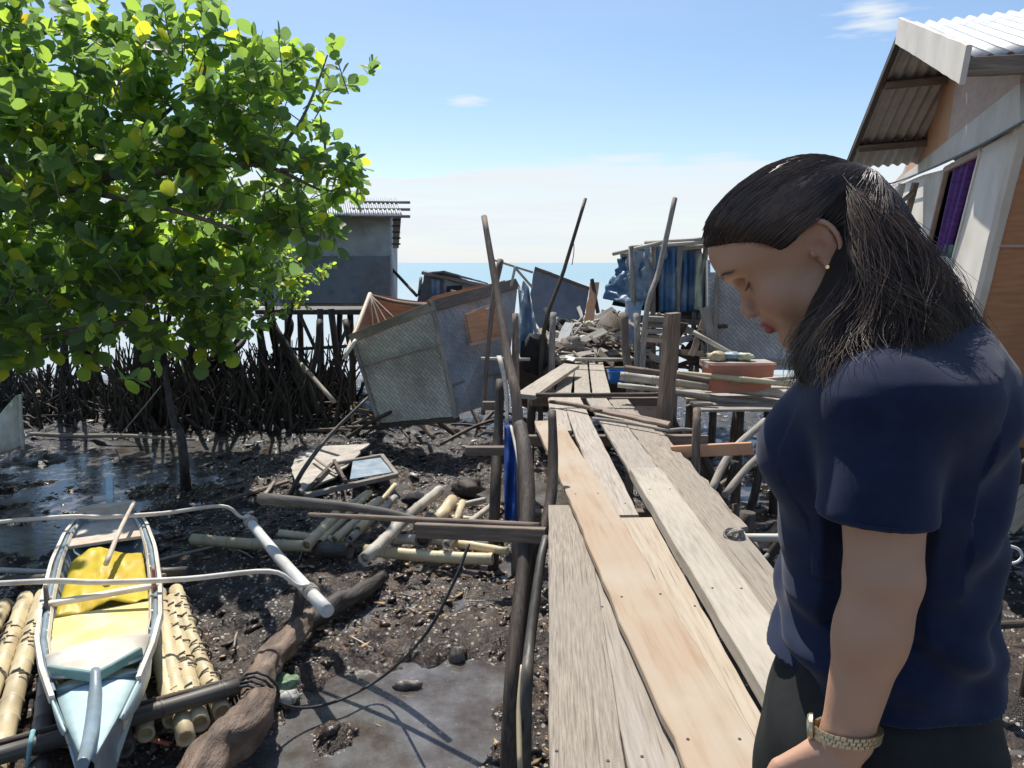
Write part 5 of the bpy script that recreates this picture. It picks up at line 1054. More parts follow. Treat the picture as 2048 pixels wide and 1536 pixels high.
for i in range(70):
    x, y = tw.uniform(430, 1060), tw.uniform(900, 1500)
    if tw.random() < .3: x, y = tw.uniform(20, 700), tw.uniform(860, 1010)
    c = G(x, y, -1.17); c.z = gz(c.x, c.y) + .02
    if c.z < WATER_Z + .01: continue
    a = tw.uniform(0, PI); L_ = tw.uniform(.08, .4); d_ = vv(math.cos(a), math.sin(a), tw.uniform(-.1, .15)) * L_ / 2
    mk = tw.choice(['grey_wood', 'dark_wood', 'brown_wood', 'bamboo_grey']); T(rod('twig', [c - d_, c + vv(0, 0, tw.uniform(0, .02)), c + d_], tw.uniform(.004, .010), M_[mk], n=5), {'grey_wood': 'grey', 'dark_wood': 'black', 'brown_wood': 'brown', 'bamboo_grey': 'pale'}[mk] + (' short' if L_ < .24 else ' long') + ' twig lying on the ' + ('far' if c.y > 6.5 else 'near') + ' part of the mud flat', 'twig', 'twigs scattered on the mud')
# ============================================================ mangroves
def leaf_extra(nd, L, tc, colr, b):
    ge = nd('ShaderNodeNewGeometry'); cr = nd('ShaderNodeValToRGB'); e = cr.color_ramp.elements
    e[0].position = 0; e[0].color = (.085, .140, .075, 1); e[1].position = .45; e[1].color = (.125, .205, .075, 1)
    for p, c in ((.72, (.19, .29, .07)), (.92, (.30, .42, .07)), (.975, (.46, .45, .05)), (1.0, (.52, .40, .05))):
        q = e.new(min(1, p + .012 if p > .95 else p)); q.color = (*c, 1)
    L.new(ge.outputs['Random Per Island'], cr.inputs[0]); return cr.outputs[0]
m_leaf = mat('mangrove_leaf', [(.1, .2, .05), (.1, .2, .05)], 4, (1, 1, 1), .42, 0, extra=leaf_extra, var=0, spec=.45, translucent=(2.35, 2.3, 1.4, .6))
LT = np.array([(0, 0, 0), (.28, .30, .05), (.62, .40, .06), (.90, .22, .03), (1.0, 0, -.03), (.90, -.22, .03), (.62, -.40, .06), (.28, -.30, .05), (.32, 0, -.02), (.66, 0, -.03)])
LF = [(0, 8, 1, 1), (1, 8, 9, 2), (2, 9, 3, 3), (9, 4, 3, 3), (0, 7, 8, 8), (7, 6, 9, 8), (6, 5, 9, 9), (5, 4, 9, 9)]
LFT = np.array([(0, 8, 1), (1, 8, 9), (1, 9, 2), (2, 9, 3), (9, 4, 3), (0, 7, 8), (7, 9, 8), (7, 6, 9), (6, 5, 9), (5, 4, 9)])
def leaves_mesh(name, P, D, Nn, S_):
    """P base points, D directions, Nn normals, S_ sizes -> one mesh of leaves"""
    D = D / np.linalg.norm(D, axis=1, keepdims=True); B = np.cross(Nn, D); B /= np.linalg.norm(B, axis=1, keepdims=True) + 1e-9; N2 = np.cross(D, B)
    V = P[:, None] + S_[:, None, None] * (LT[None, :, 0:1] * D[:, None] + LT[None, :, 1:2] * B[:, None] + LT[None, :, 2:3] * N2[:, None])
    n = len(P); F = (LFT[None] + (np.arange(n) * 10)[:, None, None]).reshape(-1, 3)
    return npmesh(name, V.reshape(-1, 3), F, True)
def crown(parent, blobs, n_clusters, leaf, seed, twigs=True, per=9, clear=None, xs=1.0):
    """clusters of leaves on twigs spread through ellipsoidal clumps (centre, radius vector)"""
    r = np.random.RandomState(seed); P = []; D = []; N = []; S_ = []; tv = []; tf = []
    wts = np.array([b[1][0] * b[1][1] * b[1][2] for b in blobs]) ** .75; wts /= wts.sum()
    for k in range(n_clusters):
        c, rad = blobs[r.choice(len(blobs), p=wts)]
        d = r.normal(size=3); d /= np.linalg.norm(d); q = r.uniform(.25, 1) ** .45
        base = np.array(c) + d * np.array(rad) * q
        if noise.noise(Vector(base * 1.6) + Vector((seed, 0, 0))) < -.10: continue
        if clear and clear(base): continue
        out = d * .7 + r.normal(size=3) * .5 + np.array([0, 0, .35]); out /= np.linalg.norm(out)
        L_ = r.uniform(.12, .30) * xs; tip = base + out * L_
        if twigs:
            v, f = tube_vf([Vector(base - out * .12), Vector(base + out * L_ * .5), Vector(tip)], [.006 * xs, .005 * xs, .003 * xs], 3, len(tv), cap=False); tv += v; tf += f
        m = r.randint(per - 3, per + 3)
        for j in range(m):
            t = (j + 1) / m; a = j * 2.4 + r.uniform(-.4, .4)
            s = np.cross(out, [0, 0, 1.0]); s /= np.linalg.norm(s) + 1e-6; u = np.cross(s, out)
            ld = (s * math.cos(a) + u * math.sin(a)) * (1.1 - .5 * t) + out * (.3 + .7 * t) + r.normal(size=3) * .15
            P.append(base + out * L_ * t); D.append(ld); N.append(out * .6 + np.array([0, 0, .5]) + r.normal(size=3) * .45); S_.append(leaf * r.uniform(.65, 1.2))
    link('leaves', leaves_mesh('leaves', np.array(P), np.array(D), np.array(N), np.array(S_)), m_leaf, parent)
    if tv: link('twigs', mesh('twigs', tv, tf), M_['bark'], parent)
def limb(parent, pts, r, name='branch', m='bark', n=9): return rod(name, pts, r, M_[m], parent, n=n, sm=5, jit=.15)
KT = 1.33
_W0 = W
def WN(x, y, d): return _W0(x, y, d * KT)
def BN(x, y, d, r): r *= KT; return (tuple(WN(x, y, d)), (r, r * 1.1, r * .9))
def B(x, y, d, r, sz=None): return (tuple(W(x, y, d)), (r, r * 1.1, r * .9) if sz is None else sz)
def limbn(p, pts, r, *a): return limb(p, pts, [q * 1.45 for q in r], *a)
# near tree: trunk left of the frame, long limbs reaching in over the puddle
nt = empty('mangrove_tree', G(-600, 900, -1.2), 'large leafy mangrove reaching in from the left edge with thick grey limbs', 'tree')
trunk = [G(-600, 900, -1.3), WN(-540, 800, 8.6), WN(-480, 600, 8.2), WN(-420, 420, 7.8), WN(-330, 200, 7.4)]
limbn(nt, trunk, [.22, .18, .15, .12, .08], 'trunk')
limbn(nt, [WN(-480, 560, 8.2), WN(-250, 470, 7.4), WN(0, 408, 6.4), WN(110, 380, 6.2), WN(230, 350, 6.2), WN(380, 338, 6.3), WN(520, 330, 6.4), WN(640, 380, 6.5)], [.11, .10, .07, .055, .042, .03, .02, .01])
limbn(nt, [WN(-300, 480, 7.5), WN(-100, 400, 6.9), WN(60, 335, 6.6), WN(170, 292, 6.5), WN(300, 255, 6.6), WN(420, 215, 6.8), WN(560, 140, 6.9)], [.07, .06, .04, .032, .026, .02, .01])
limbn(nt, [WN(150, 378, 6.2), WN(260, 400, 6.0), WN(380, 430, 6.1), WN(500, 470, 6.2)], [.03, .024, .018, .01])
limbn(nt, [WN(-450, 700, 8), WN(-200, 700, 6.6), WN(0, 690, 6.0), WN(90, 675, 5.9), WN(200, 650, 6.0), WN(320, 640, 6.3)], [.07, .05, .032, .026, .018, .01])
limbn(nt, [WN(-200, 620, 7), WN(0, 560, 6.4), WN(150, 560, 6.4), WN(330, 540, 6.6)], [.05, .035, .025, .01])
limbn(nt, [WN(-400, 300, 7.6), WN(-200, 150, 7), WN(0, 90, 6.6), WN(140, 40, 6.4), WN(155, -40, 6.4)], [.08, .05, .03, .018, .01])
limbn(nt, [WN(300, 255, 6.6), WN(400, 160, 6.5), WN(410, 110, 6.5)], [.018, .012, .008])
limbn(nt, [WN(520, 330, 6.4), WN(590, 260, 6.5), WN(630, 180, 6.6), WN(655, 110, 6.6)], [.018, .014, .01, .006])
limbn(nt, [WN(560, 340, 6.4), WN(640, 340, 6.5), WN(650, 290, 6.5), WN(640, 240, 6.5)], [.015, .012, .01, .006])
def vol(b, r_): return r_
nb = [BN(30, 60, 6.6, .75),BN(130, 200, 6.4, .75),BN(260, 150, 6.5, .62),BN(380, 160, 6.6, .52),BN(250, 300, 6.2, .75),BN(430, 270, 6.4, .65),BN(560, 200, 6.5, .48),BN(640, 190, 6.6, .34),
     BN(545, 110, 6.5, .25),BN(470, 140, 6.5, .3),BN(380, 90, 6.5, .22),BN(580, 320, 6.5, .5),BN(660, 270, 6.6, .22),BN(520, 420, 6.4, .52),BN(620, 400, 6.6, .32),BN(350, 420, 6.2, .75),BN(120, 420, 6.0, .85),BN(90, 560, 5.8, .7),BN(260, 560, 6.2, .7),
     BN(420, 540, 6.5, .5),BN(500, 560, 6.8, .32),BN(640, 470, 6.8, .26),BN(0, 300, 6.0, .8),BN(0, 640, 5.7, .38),BN(-150, 200, 6.8, 1.2),BN(-150, 500, 6.5, 1.0),BN(420, 640, 6.6, .22),BN(240, 640, 6.3, .3),BN(130, 640, 6.2, .2), BN(310, 655, 6.6, .26), BN(430, 620, 6.8, .24), BN(200, 690, 6.4, .16), BN(340, 590, 6.6, .45), BN(60, 690, 6.3, .2)]
nb = [(c, tuple(q * .92 for q in r_)) for c, r_ in nb]
crown(nt, nb, 1450, .190, 4, per=9, xs=1.5)
# a few sprays that stand clear of the crown, as in the sky and over the hut
crown(nt, [BN(215, 20, 5.6, .09),BN(320, 0, 5.6, .04),BN(30, 10, 5.6, .25),BN(195, 700, 5.2, .05),BN(205, 760, 5.0, .08),BN(715, 150, 6.5, .08),BN(690, 280, 6.5, .10),BN(700, 350, 6.6, .12),BN(730, 440, 6.6, .05),BN(200, 90, 6.2, .2),BN(455, 665, 6.4, .16),BN(540, 545, 6.8, .16),BN(590, 60, 6.6, .08),BN(655, 110, 6.6, .10)], 120, .15, 8, per=9, xs=1.3, twigs=False)
# trees standing on prop roots beyond the puddle
def root_tree(label, bx, by, h, blobs, n, seed, leaf=.105, nroots=22, spread=1.1, stems=2):
    base = G(bx, by, -1.2); r = random.Random(seed)
    t = empty('mangrove_tree', base, label, 'tree', 'mangrove trees on prop roots')
    top = Vector(blobs[0][0])
    for s in range(stems):
        a = base + vv(r.uniform(-.4, .4), r.uniform(-.3, .3), .0); off = vv(r.uniform(-.5, .5), r.uniform(-.3, .3), 0)
        limb(t, [a + vv(0, 0, .35), a + off * .3 + vv(0, 0, .9), a + off + vv(0, 0, 1.5), (a + off).lerp(top, .7) + vv(0, 0, .3)], [.09, .075, .06, .03], 'trunk', 'root')
    for b_ in blobs: limb(t, [base + vv(0, 0, .9), base.lerp(Vector(b_[0]), .55) + vv(0, 0, .2), Vector(b_[0])], [.05, .032, .014], 'branch', 'root', n=7)
    v = []; f = []
    for k in range(nroots):
        a = r.uniform(0, 2 * PI); R2 = r.uniform(.25, spread); h0 = r.uniform(.3, 1.1)
        s = base + vv(r.uniform(-.15, .15), r.uniform(-.1, .1), h0); e = base + vv(math.cos(a) * R2, math.sin(a) * R2 * .7, -.12)
        mid = s.lerp(e, .55) + vv(0, 0, .25 * r.random() + .1)
        vv_, ff_ = tube_vf(smoothpath([s, mid, e.lerp(mid, .4), e], 3), lerp_list([.022, .02, .018, .014], 10), 5, len(v), cap=False); v += vv_; f += ff_
        if r.random() < .5:
            e2 = e + vv(r.uniform(-.3, .3), r.uniform(-.2, .2), 0); vv_, ff_ = tube_vf([mid, mid.lerp(e2, .5) + vv(0, 0, .06), e2], [.016, .014, .01], 5, len(v), cap=False); v += vv_; f += ff_
    link('prop_roots', mesh('prop_roots', v, f, True), M_['root'], t)
    crown(t, blobs, n, leaf, seed + 50)
    return t
root_tree('mangrove on arching roots at the far left behind the white canoe', 30, 790, 3, [B(0, 560, 10.5, 1.0), B(60, 480, 10.8, .9), B(-120, 620, 10.2, .9)], 380, 21, nroots=24, spread=1.2)
root_tree('mangrove on arching roots second from the left behind the crooked stake', 175, 800, 3, [B(150, 540, 10.5, 1.0), B(200, 430, 10.8, .9), B(120, 640, 10.2, .45)], 380, 22, nroots=26, spread=1.2)
root_tree('mangrove with the densest dark roots right behind the crooked stake', 330, 805, 3, [B(310, 560, 10.3, .95), B(360, 450, 10.6, .9), B(330, 630, 10.2, .5)], 420, 23, nroots=34, spread=1.2, stems=4)
root_tree('mangrove with dark roots between the crooked stake and the stilt hut', 450, 815, 3, [B(430, 580, 10.4, .65), B(450, 480, 10.8, .8), B(410, 640, 10.0, .35)], 330, 24, nroots=34, spread=1.2, stems=4)
root_tree('small mangrove under and in front of the stilt hut', 560, 812, 3, [B(545, 590, 11.0, .42), B(600, 520, 11.2, .35), B(520, 530, 11.0, .5)], 190, 25, nroots=32, spread=1.3, stems=3, leaf=.09)
# low dark tangle of roots and saplings along the bank
tg = random.Random(77)
v = []; f = []
for k in range(1000):
    x = tg.uniform(-60, 705) if k < 700 else tg.uniform(230, 720); y = tg.uniform(790, 866); p = G(x, y, -1.22); h = tg.uniform(.15, 1.3) * (1.0 if x > 230 else .7)
    ln = vv(tg.uniform(-.5, .5), tg.uniform(-.2, .2), h)
    a, b_ = tube_vf([p, p + ln * .5 + vv(tg.uniform(-.1, .1), 0, tg.uniform(0, .15)), p + ln], [.03 * (1 + (k % 3 == 0)), .02, .009], 5, len(v), cap=False); v += a; f += b_
tag(link('root_tangle', mesh('root_tangle', v, f, True), M_['root']), 'dark tangle of mangrove roots along the far bank', 'roots', kind='stuff')
# stakes like breathing roots at the left, countable ones
for k, (x, y, yt) in enumerate(((48, 800, 735), (62, 812, 745), (18, 805, 735), (98, 800, 728), (118, 806, 740), (140, 800, 742), (160, 812, 750), (182, 806, 738), (22, 840, 790))):
    p = G(x, y, -1.25); T(rod('mangrove_stake', [p, W(x + tg.uniform(-4, 4), yt, (p - Vector((0, 0, CAM_H))).dot(FW))], [.05, .035], M_['root'], jit=.2), ('first', 'third', 'leftmost', 'fourth', 'fifth', 'sixth', 'seventh', 'eighth', 'nearest')[k] + ' of the dark mangrove stubs at the left end of the far bank', 'stake', 'mangrove stubs on the far bank')
# rotten branches hanging in the dark zone below the stilt hut
for k, (p, q, l) in enumerate((((485, 660), (470, 700), 'forked dark stem right of the leaves by the stilt hut'), ((640, 640), (600, 800), 'slanting dark stem below the stilt hut, left one'), ((690, 640), (700, 810), 'slanting dark stem below the stilt hut, right one'), ((540, 640), (640, 830), 'long dark stem crossing below the stilt hut'))):
    T(rod('mangrove_branch', [W(*p, 12.2), W((p[0] + q[0]) / 2 + 10, (p[1] + q[1]) / 2, 12), W(*q, 11.8)], [.05, .045, .05], M_['root'], jit=.3), l, 'stem')
# ============================================================ the woman
class Field:                                   # signed field on a grid, surface by surface nets
    def __init__(s, xs, ys, zs):
        s.ax = (np.asarray(xs, np.float32), np.asarray(ys, np.float32), np.asarray(zs, np.float32))
        s.V = np.full([len(a) for a in s.ax], .3, np.float32)
    def box(s, lo, hi):
        sl = []
        for a, l, h in zip(s.ax, lo, hi):
            i, j = np.searchsorted(a, l), np.searchsorted(a, h); sl.append(slice(max(i - 1, 0), min(j + 1, len(a))))
        return tuple(sl)
    def pts(s, sl): return np.meshgrid(*(a[q] for a, q in zip(s.ax, sl)), indexing='ij')
    def add(s, fn, lo, hi, k=.01, sub=False):
        sl = s.box(lo, hi)
        if any(q.stop <= q.start for q in sl): return
        X, Y, Z = s.pts(sl); d = fn(X, Y, Z).astype(np.float32); A = s.V[sl]
        if sub: A = -A
        h = np.clip(.5 + .5 * (A - d) / k, 0, 1) if k > 0 else (A > d).astype(np.float32)
        R = A * (1 - h) + d * h - k * h * (1 - h)
        s.V[sl] = -R if sub else R
    def ell(s, c, r, k=.01, M=None, sub=False):
        c = np.array(c, float); r = np.array(r, float); m = max(r) + .03 + k
        def fn(X, Y, Z):
            P = np.stack([X - c[0], Y - c[1], Z - c[2]], -1)
            if M is not None: P = P @ M          # columns of M are the local axes
            k0 = np.linalg.norm(P / r, axis=-1); k1 = np.linalg.norm(P / r ** 2, axis=-1) + 1e-9
            return k0 * (k0 - 1) / k1
        s.add(fn, c - m, c + m, k, sub)
    def cone(s, a, b, ra, rb, k=.01, sub=False, flat=None):
        a = np.array(a, float); b = np.array(b, float); m = max(ra, rb) + .03 + k; ba = b - a; L = ba @ ba
        def fn(X, Y, Z):
            P = np.stack([X - a[0], Y - a[1], Z - a[2]], -1); h = np.clip(P @ ba / L, 0, 1)
            Q = P - h[..., None] * ba
            if flat is not None:
                dd = Q @ flat[0]; Q = Q + (flat[1] - 1) * dd[..., None] * flat[0]
            return np.linalg.norm(Q, axis=-1) - (ra + (rb - ra) * h)
        s.add(fn, np.minimum(a, b) - m, np.maximum(a, b) + m, k, sub)
    def mesh(s):
        V = s.V; nx, ny, nz = V.shape; S_ = V < 0
        cs = [S_[i:nx - 1 + i, j:ny - 1 + j, k:nz - 1 + k] for i in (0, 1) for j in (0, 1) for k in (0, 1)]
        cnt = sum(c.astype(np.int8) for c in cs); act = (cnt > 0) & (cnt < 8); I = np.argwhere(act); N = len(I)
        idm = np.full(act.shape, -1, np.int64); idm[act] = np.arange(N)
        acc = np.zeros((N, 3)); w = np.zeros(N); co = [s.ax[0], s.ax[1], s.ax[2]]
        for d in range(3):
            o = [q for q in range(3) if q != d]
            for u in (0, 1):
                for v in (0, 1):
                    a = I.copy(); a[:, o[0]] += u; a[:, o[1]] += v; b = a.copy(); b[:, d] += 1
                    va = V[a[:, 0], a[:, 1], a[:, 2]]; vb = V[b[:, 0], b[:, 1], b[:, 2]]; m = (va < 0) != (vb < 0)
                    t = np.where(m, va / np.where(m, va - vb, 1), 0)
                    for q in range(3):
                        p = co[q][a[:, q]]
                        if q == d: p = p + t * (co[q][b[:, q]] - p)
                        acc[:, q] += np.where(m, p, 0)
                    w += m
        acc /= w[:, None]; F = []
        for d in range(3):
            o = [q for q in range(3) if q != d]; sl = [slice(None)] * 3; s2 = [slice(None)] * 3; sl[d] = slice(0, -1); s2[d] = slice(1, None)
            A, B_ = S_[tuple(sl)], S_[tuple(s2)]; E = np.argwhere(A != B_)
            E = E[(E[:, o[0]] > 0) & (E[:, o[1]] > 0) & (E[:, o[0]] < act.shape[o[0]]) & (E[:, o[1]] < act.shape[o[1]]) & (E[:, d] < act.shape[d])]
            def cell(du, dv): q = E.copy(); q[:, o[0]] -= du; q[:, o[1]] -= dv; return idm[q[:, 0], q[:, 1], q[:, 2]]
            Q = np.stack([cell(1, 1), cell(0, 1), cell(0, 0), cell(1, 0)], 1); fl = A[E[:, 0], E[:, 1], E[:, 2]]
            if d == 1: fl = ~fl
            Q[~fl] = Q[~fl][:, ::-1]; F.append(Q[(Q >= 0).all(1)])
        return acc, np.concatenate(F)
def relax(P, F, it=2, lam=.5):
    E = np.concatenate([F[:, [0, 1]], F[:, [1, 2]], F[:, [2, 3]], F[:, [3, 0]]]); E = np.concatenate([E, E[:, ::-1]])
    n = len(P); c = np.bincount(E[:, 0], minlength=n)[:, None]
    for _ in range(it):
        for l in (lam, -lam * 1.03):
            S2 = np.stack([np.bincount(E[:, 0], weights=P[E[:, 1], q], minlength=n) for q in range(3)], 1); P = P + l * (S2 / np.maximum(c, 1) - P)
    return P
# body frame: f forward (her facing), l her left (towards the camera), u up
WO = np.array([.494, .960, 0.]); Fv = np.array([-.90, .436, 0]); Fv /= np.linalg.norm(Fv); Lv = np.array([-Fv[1], Fv[0], 0]); 
Lv = np.array([-.436, -.90, 0]); Lv /= np.linalg.norm(Lv)
BF = np.stack([Fv, Lv, [0, 0, 1.]], 0)         # rows: world direction of f, l, u
def b2w(P): return WO + np.asarray(P, float) @ BF
def w2b(p): return BF @ (np.asarray(p, float) - WO)
def pw(x, y, d): return w2b(np.array(W(x, y, d)))
def pwl(x, y, l):                              # where the sight line meets her sagittal-parallel plane at offset l
    a, b = pw(x, y, 0.0), pw(x, y, 1.0); return a + (b - a) * ((l - a[1]) / (b[1] - a[1]))
# head frame
HY, HP, HS = R_(18.5), R_(32), .98
hF = np.array([-math.cos(HY), math.sin(HY), 0]); hL = np.array([-math.sin(HY), -math.cos(HY), 0]); hU = np.array([0, 0, 1.])
hF, hU = hF * math.cos(HP) - hU * math.sin(HP), hF * math.sin(HP) + hU * math.cos(HP)
HO = np.array([.3957, 1.007, 1.415]); HB = np.stack([BF @ hF, BF @ hL, BF @ hU], 0); HOb = w2b(HO)   # rows: head axes in the body frame
def h2b(p): return HOb + HS * np.asarray(p, float) @ HB
def hell(Fd, c, r, k=.01, sub=False, rot=None):
    M = HB.T
    if rot is not None: M = HB.T @ rot
    Fd.ell(h2b(c), np.array(r) * HS, k, M, sub)
def rotm(ax, a):
    c, s = math.cos(a), math.sin(a)
    return {0: np.array([[1, 0, 0], [0, c, -s], [0, s, c]]), 1: np.array([[c, 0, s], [0, 1, 0], [-s, 0, c]]), 2: np.array([[c, -s, 0], [s, c, 0], [0, 0, 1]])}[ax]
zs_ = np.concatenate([np.arange(-.01, .56, .012), np.arange(.56, .98, .004), np.arange(.98, 1.27, .007), np.arange(1.27, 1.60, .0021)])
SK = Field(np.arange(-.24, .30, .0026), np.arange(-.30, .33, .0026), zs_)
# --- head
hell(SK, (.010, 0, .037), (.099, .076, .080), .01)
hell(SK, (.054, 0, .050), (.065, .066, .058), .02)
hell(SK, (.030, 0, -.030), (.066, .060, .082), .02)
hell(SK, (.010, 0, -.050), (.060, .056, .050), .02)
hell(SK, (.066, 0, -.088), (.026, .030, .022), .022)
hell(SK, (.079, 0, -.093), (.013, .016, .012), .012)
for sg in (1, -1):
    hell(SK, (.060, sg * .038, -.030), (.030, .026, .028), .02)      # cheeks
    hell(SK, (.082, sg * .026, .034), (.026, .032, .013), .016)      # brow
    hell(SK, (.012, sg * .052, -.060), (.030, .014, .022), .02)      # jaw corner
    hell(SK, (.098, sg * .032, .006), (.014, .018, .011), .010, sub=True)   # eye socket
    hell(SK, (.0765, sg * .0325, .0075), (.0150, .0170, .0125), .004)     # lowered lids
    hell(SK, (.106, sg * .011, -.0335), (.0080, .0065, .0068), .005)    # nostril wings
SK.cone(h2b((.089, 0, .014)), h2b((.1065, 0, -.022)), .0075, .0085, .010)
hell(SK, (.1085, 0, -.028), (.0105, .0095, .0088), .006)
for sg in (1, -1): hell(SK, (.1055, sg * .0065, -.0385), (.0045, .0032, .0035), .002, sub=True)
hell(SK, (.088, 0, -.050), (.013, .024, .018), .012)                 # muzzle
hell(SK, (.0985, 0, -.0560), (.0072, .0200, .0052), .004)            # upper lip
hell(SK, (.0965, 0, -.0665), (.0080, .0185, .0062), .004)            # lower lip
hell(SK, (.1090, 0, -.0612), (.0090, .024, .0012), .002, sub=True)   # lip line
hell(SK, (.0990, 0, -.0775), (.008, .018, .0045), .006, sub=True)
hell(SK, (.1080, 0, -.0440), (.006, .0028, .006), .003, sub=True)    # philtrum
for sg in (1, -1):                                                    # ear: shell, bowl, rim, lobe
    R0 = rotm(2, sg * -.42) @ rotm(1, -.12)
    hell(SK, (-.012, sg * .0745, .002), (.0175, .0075, .0300), .004, rot=R0)
    hell(SK, (-.0045, sg * .0830, .000), (.0095, .0070, .0150), .003, sub=True, rot=R0)
    hell(SK, (-.012, sg * .0850, .0150), (.0095, .0045, .0085), .003, sub=True, rot=R0)
    prev = None
    for a in np.linspace(-.5, 4.0, 22):
        q = np.array([-.0135 + .0165 * math.cos(a + .2), sg * (.0795 - .010 * math.cos(a + .2)), .004 + .0275 * math.sin(a + .2)])
        if prev is not None: SK.cone(h2b(prev), h2b(q), .0032, .0032, .002)
        prev = q
    hell(SK, (-.006, sg * .0755, -.0260), (.0075, .0042, .0080), .004)
    hell(SK, (.0035, sg * .0750, -.004), (.0035, .0035, .0060), .003)
# --- neck, trunk (inside the clothes)
nb_ = np.array([-.045, 0, 1.245]); SK.cone(nb_, h2b((-.035, 0, -.035)), .060, .052, .03)
SK.ell((-.02, 0, 1.13), (.10, .15, .15), .04); SK.ell((-.01, 0, .97), (.10, .135, .16), .05); SK.ell((-.02, 0, .84), (.12, .155, .12), .05)
for sg in (1, -1):
    SK.cone((-.015, sg * .085, .84), (-.01, sg * .085, .46), .085, .058, .03); SK.cone((-.01, sg * .085, .46), (-.03, sg * .09, .08), .054, .036, .02)
    SK.cone((-.04, sg * .09, .05), (.11, sg * .10, .035), .034, .028, .02); SK.cone((-.03, sg * .07, 1.235), (-.01, sg * .155, 1.215), .045, .042, .03)
# --- left arm (near the camera): measured from the photograph
sh_ = pwl(1768, 800, .158); el = pwl(1766, 1168, .200); wr = pwl(1692, 1470, .226); cph = None
SK.cone(sh_, el + (sh_ - el) * .08, .050, .0395, .02); SK.cone(el, el + (wr - el) * .35, .0385, .0370, .015); SK.cone(el + (wr - el) * .3, wr, .0368, .0262, .015, flat=(np.array([0, 1., 0]), 1.12))
# right arm hangs on the far side
shr = np.array([-.02, -.185, 1.20]); elr = np.array([.0, -.225, .96]); wrr = np.array([.055, -.215, .76])
SK.cone(shr, elr, .052, .043, .02); SK.cone(elr, wrr, .042, .027, .02)
def hand(wrist, dn, fw, sg):                  # dn: towards the fingertips; fw: the thumb side; palm normal = cross
    dn = dn / np.linalg.norm(dn); fw = fw - dn * (fw @ dn); fw /= np.linalg.norm(fw); pn = np.cross(dn, fw) * sg
    p = lambda a, b_, c: wrist + dn * a + fw * b_ + pn * c
    SK.cone(p(-.01, 0, 0), p(.03, .002, 0), .0255, .024, .012, flat=(pn, 1.35))
    SK.cone(p(.03, .014, 0), p(.085, .026, .004), .019, .0145, .012); SK.cone(p(.03, -.010, 0), p(.082, -.026, .004), .019, .0135, .012); SK.cone(p(.03, 0, 0), p(.088, 0, .003), .019, .014, .012)
    for j, (b_, l) in enumerate(((.030, .068), (.010, .076), (-.010, .070), (-.029, .055))):
        a0 = p(.082 - .003 * abs(j - 1), b_, .004); d1 = dn * .93 + pn * .30 + fw * (.05 - .05 * j); d2 = dn * .72 + pn * .66; d3 = dn * .45 + pn * .88
        a1 = a0 + d1 * l * .48; a2 = a1 + d2 * l * .32; a3 = a2 + d3 * l * .22
        SK.cone(a0, a1, .0092, .0084, .003); SK.cone(a1, a2, .0083, .0074, .003); SK.cone(a2, a3, .0073, .0062, .003)
    t0 = p(.022, .020, .004); t1 = p(.058, .047, .012); t2 = p(.082, .053, .020); t3 = p(.098, .052, .026)
    SK.cone(t0, t1, .016, .0115, .008); SK.cone(t1, t2, .0108, .0094, .003); SK.cone(t2, t3, .0092, .0074, .003)
fdn = (wr - el) / np.linalg.norm(wr - el)
hand(wr + fdn * .012, fdn + np.array([.25, 0, 0]), np.array([1., .1, .1]), -1)
hand(wrr, wrr - elr, np.array([1., 0, .2]), 1)
Ps, Fs = SK.mesh(); Ps = relax(Ps, Fs, 2)
# skin material: base tone with rosier lips, cheeks and ears held in a colour attribute
Hl = (Ps - HOb) @ HB.T / HS
tone = np.tile(np.array([[.50, .285, .180]]), (len(Ps), 1))
def blend(mask, col): 
    global tone
    tone = tone * (1 - mask[:, None]) + np.array(col) * mask[:, None]
def gm(c, r): return np.exp(-(((Hl - np.array(c)) / np.array(r)) ** 2).sum(1))
for sg in (1, -1): blend(.45 * gm((.075, sg * .038, -.028), (.03, .025, .022)), (.42, .175, .12)); blend(.5 * gm((-.012, sg * .08, 0), (.025, .012, .035)), (.40, .17, .12))
lipm = np.clip(1.8 * np.exp(-((Hl[:, 0] - .101) / .012) ** 4 - (Hl[:, 1] / .021) ** 6 - ((Hl[:, 2] + .0612) / .0098) ** 6), 0, 1); blend(lipm, (.34, .085, .075))
blend(.6 * gm((.109, 0, -.026), (.014, .014, .014)), (.40, .19, .13))
cvar = np.array([noise.noise(Vector(p * 30)) for p in Ps[::1]]) if len(Ps) < 400000 else 0
tone = tone * (1 + .06 * np.asarray(cvar)[:, None])
me = npmesh('person', b2w(Ps), Fs[:, ::1], True)
ca = me.color_attributes.new('tone', 'FLOAT_COLOR', 'POINT'); ca.data.foreach_set('color', np.concatenate([tone, np.ones((len(tone), 1))], 1).astype(np.float32).ravel())
m_skin = mat('skin', [(.4, .3, .2), (.4, .3, .2)], 60, (1, 1, 1), .46, .3, bscale=220, bdist=.0015, var=0, spec=.4)
t = m_skin.node_tree; at = t.nodes.new('ShaderNodeVertexColor'); at.layer_name = 'tone'; b = t.nodes['Principled BSDF']; t.links.new(at.outputs[0], b.inputs['Base Color'])
b.inputs['Subsurface Weight'].default_value = .12; b.inputs['Subsurface Radius'].default_value = (.9, .35, .2); b.inputs['Subsurface Scale'].default_value = .008
person = link('person', me, m_skin); bm = bmesh.new(); bm.from_mesh(me); bmesh.ops.recalc_face_normals(bm, faces=bm.faces); bm.to_mesh(me); bm.free(); me.polygons.foreach_set('use_smooth', [True] * len(me.polygons))
tag(person, 'woman in navy T-shirt and black trousers, head bowed, dark tied hair, metal wristwatch', 'person')
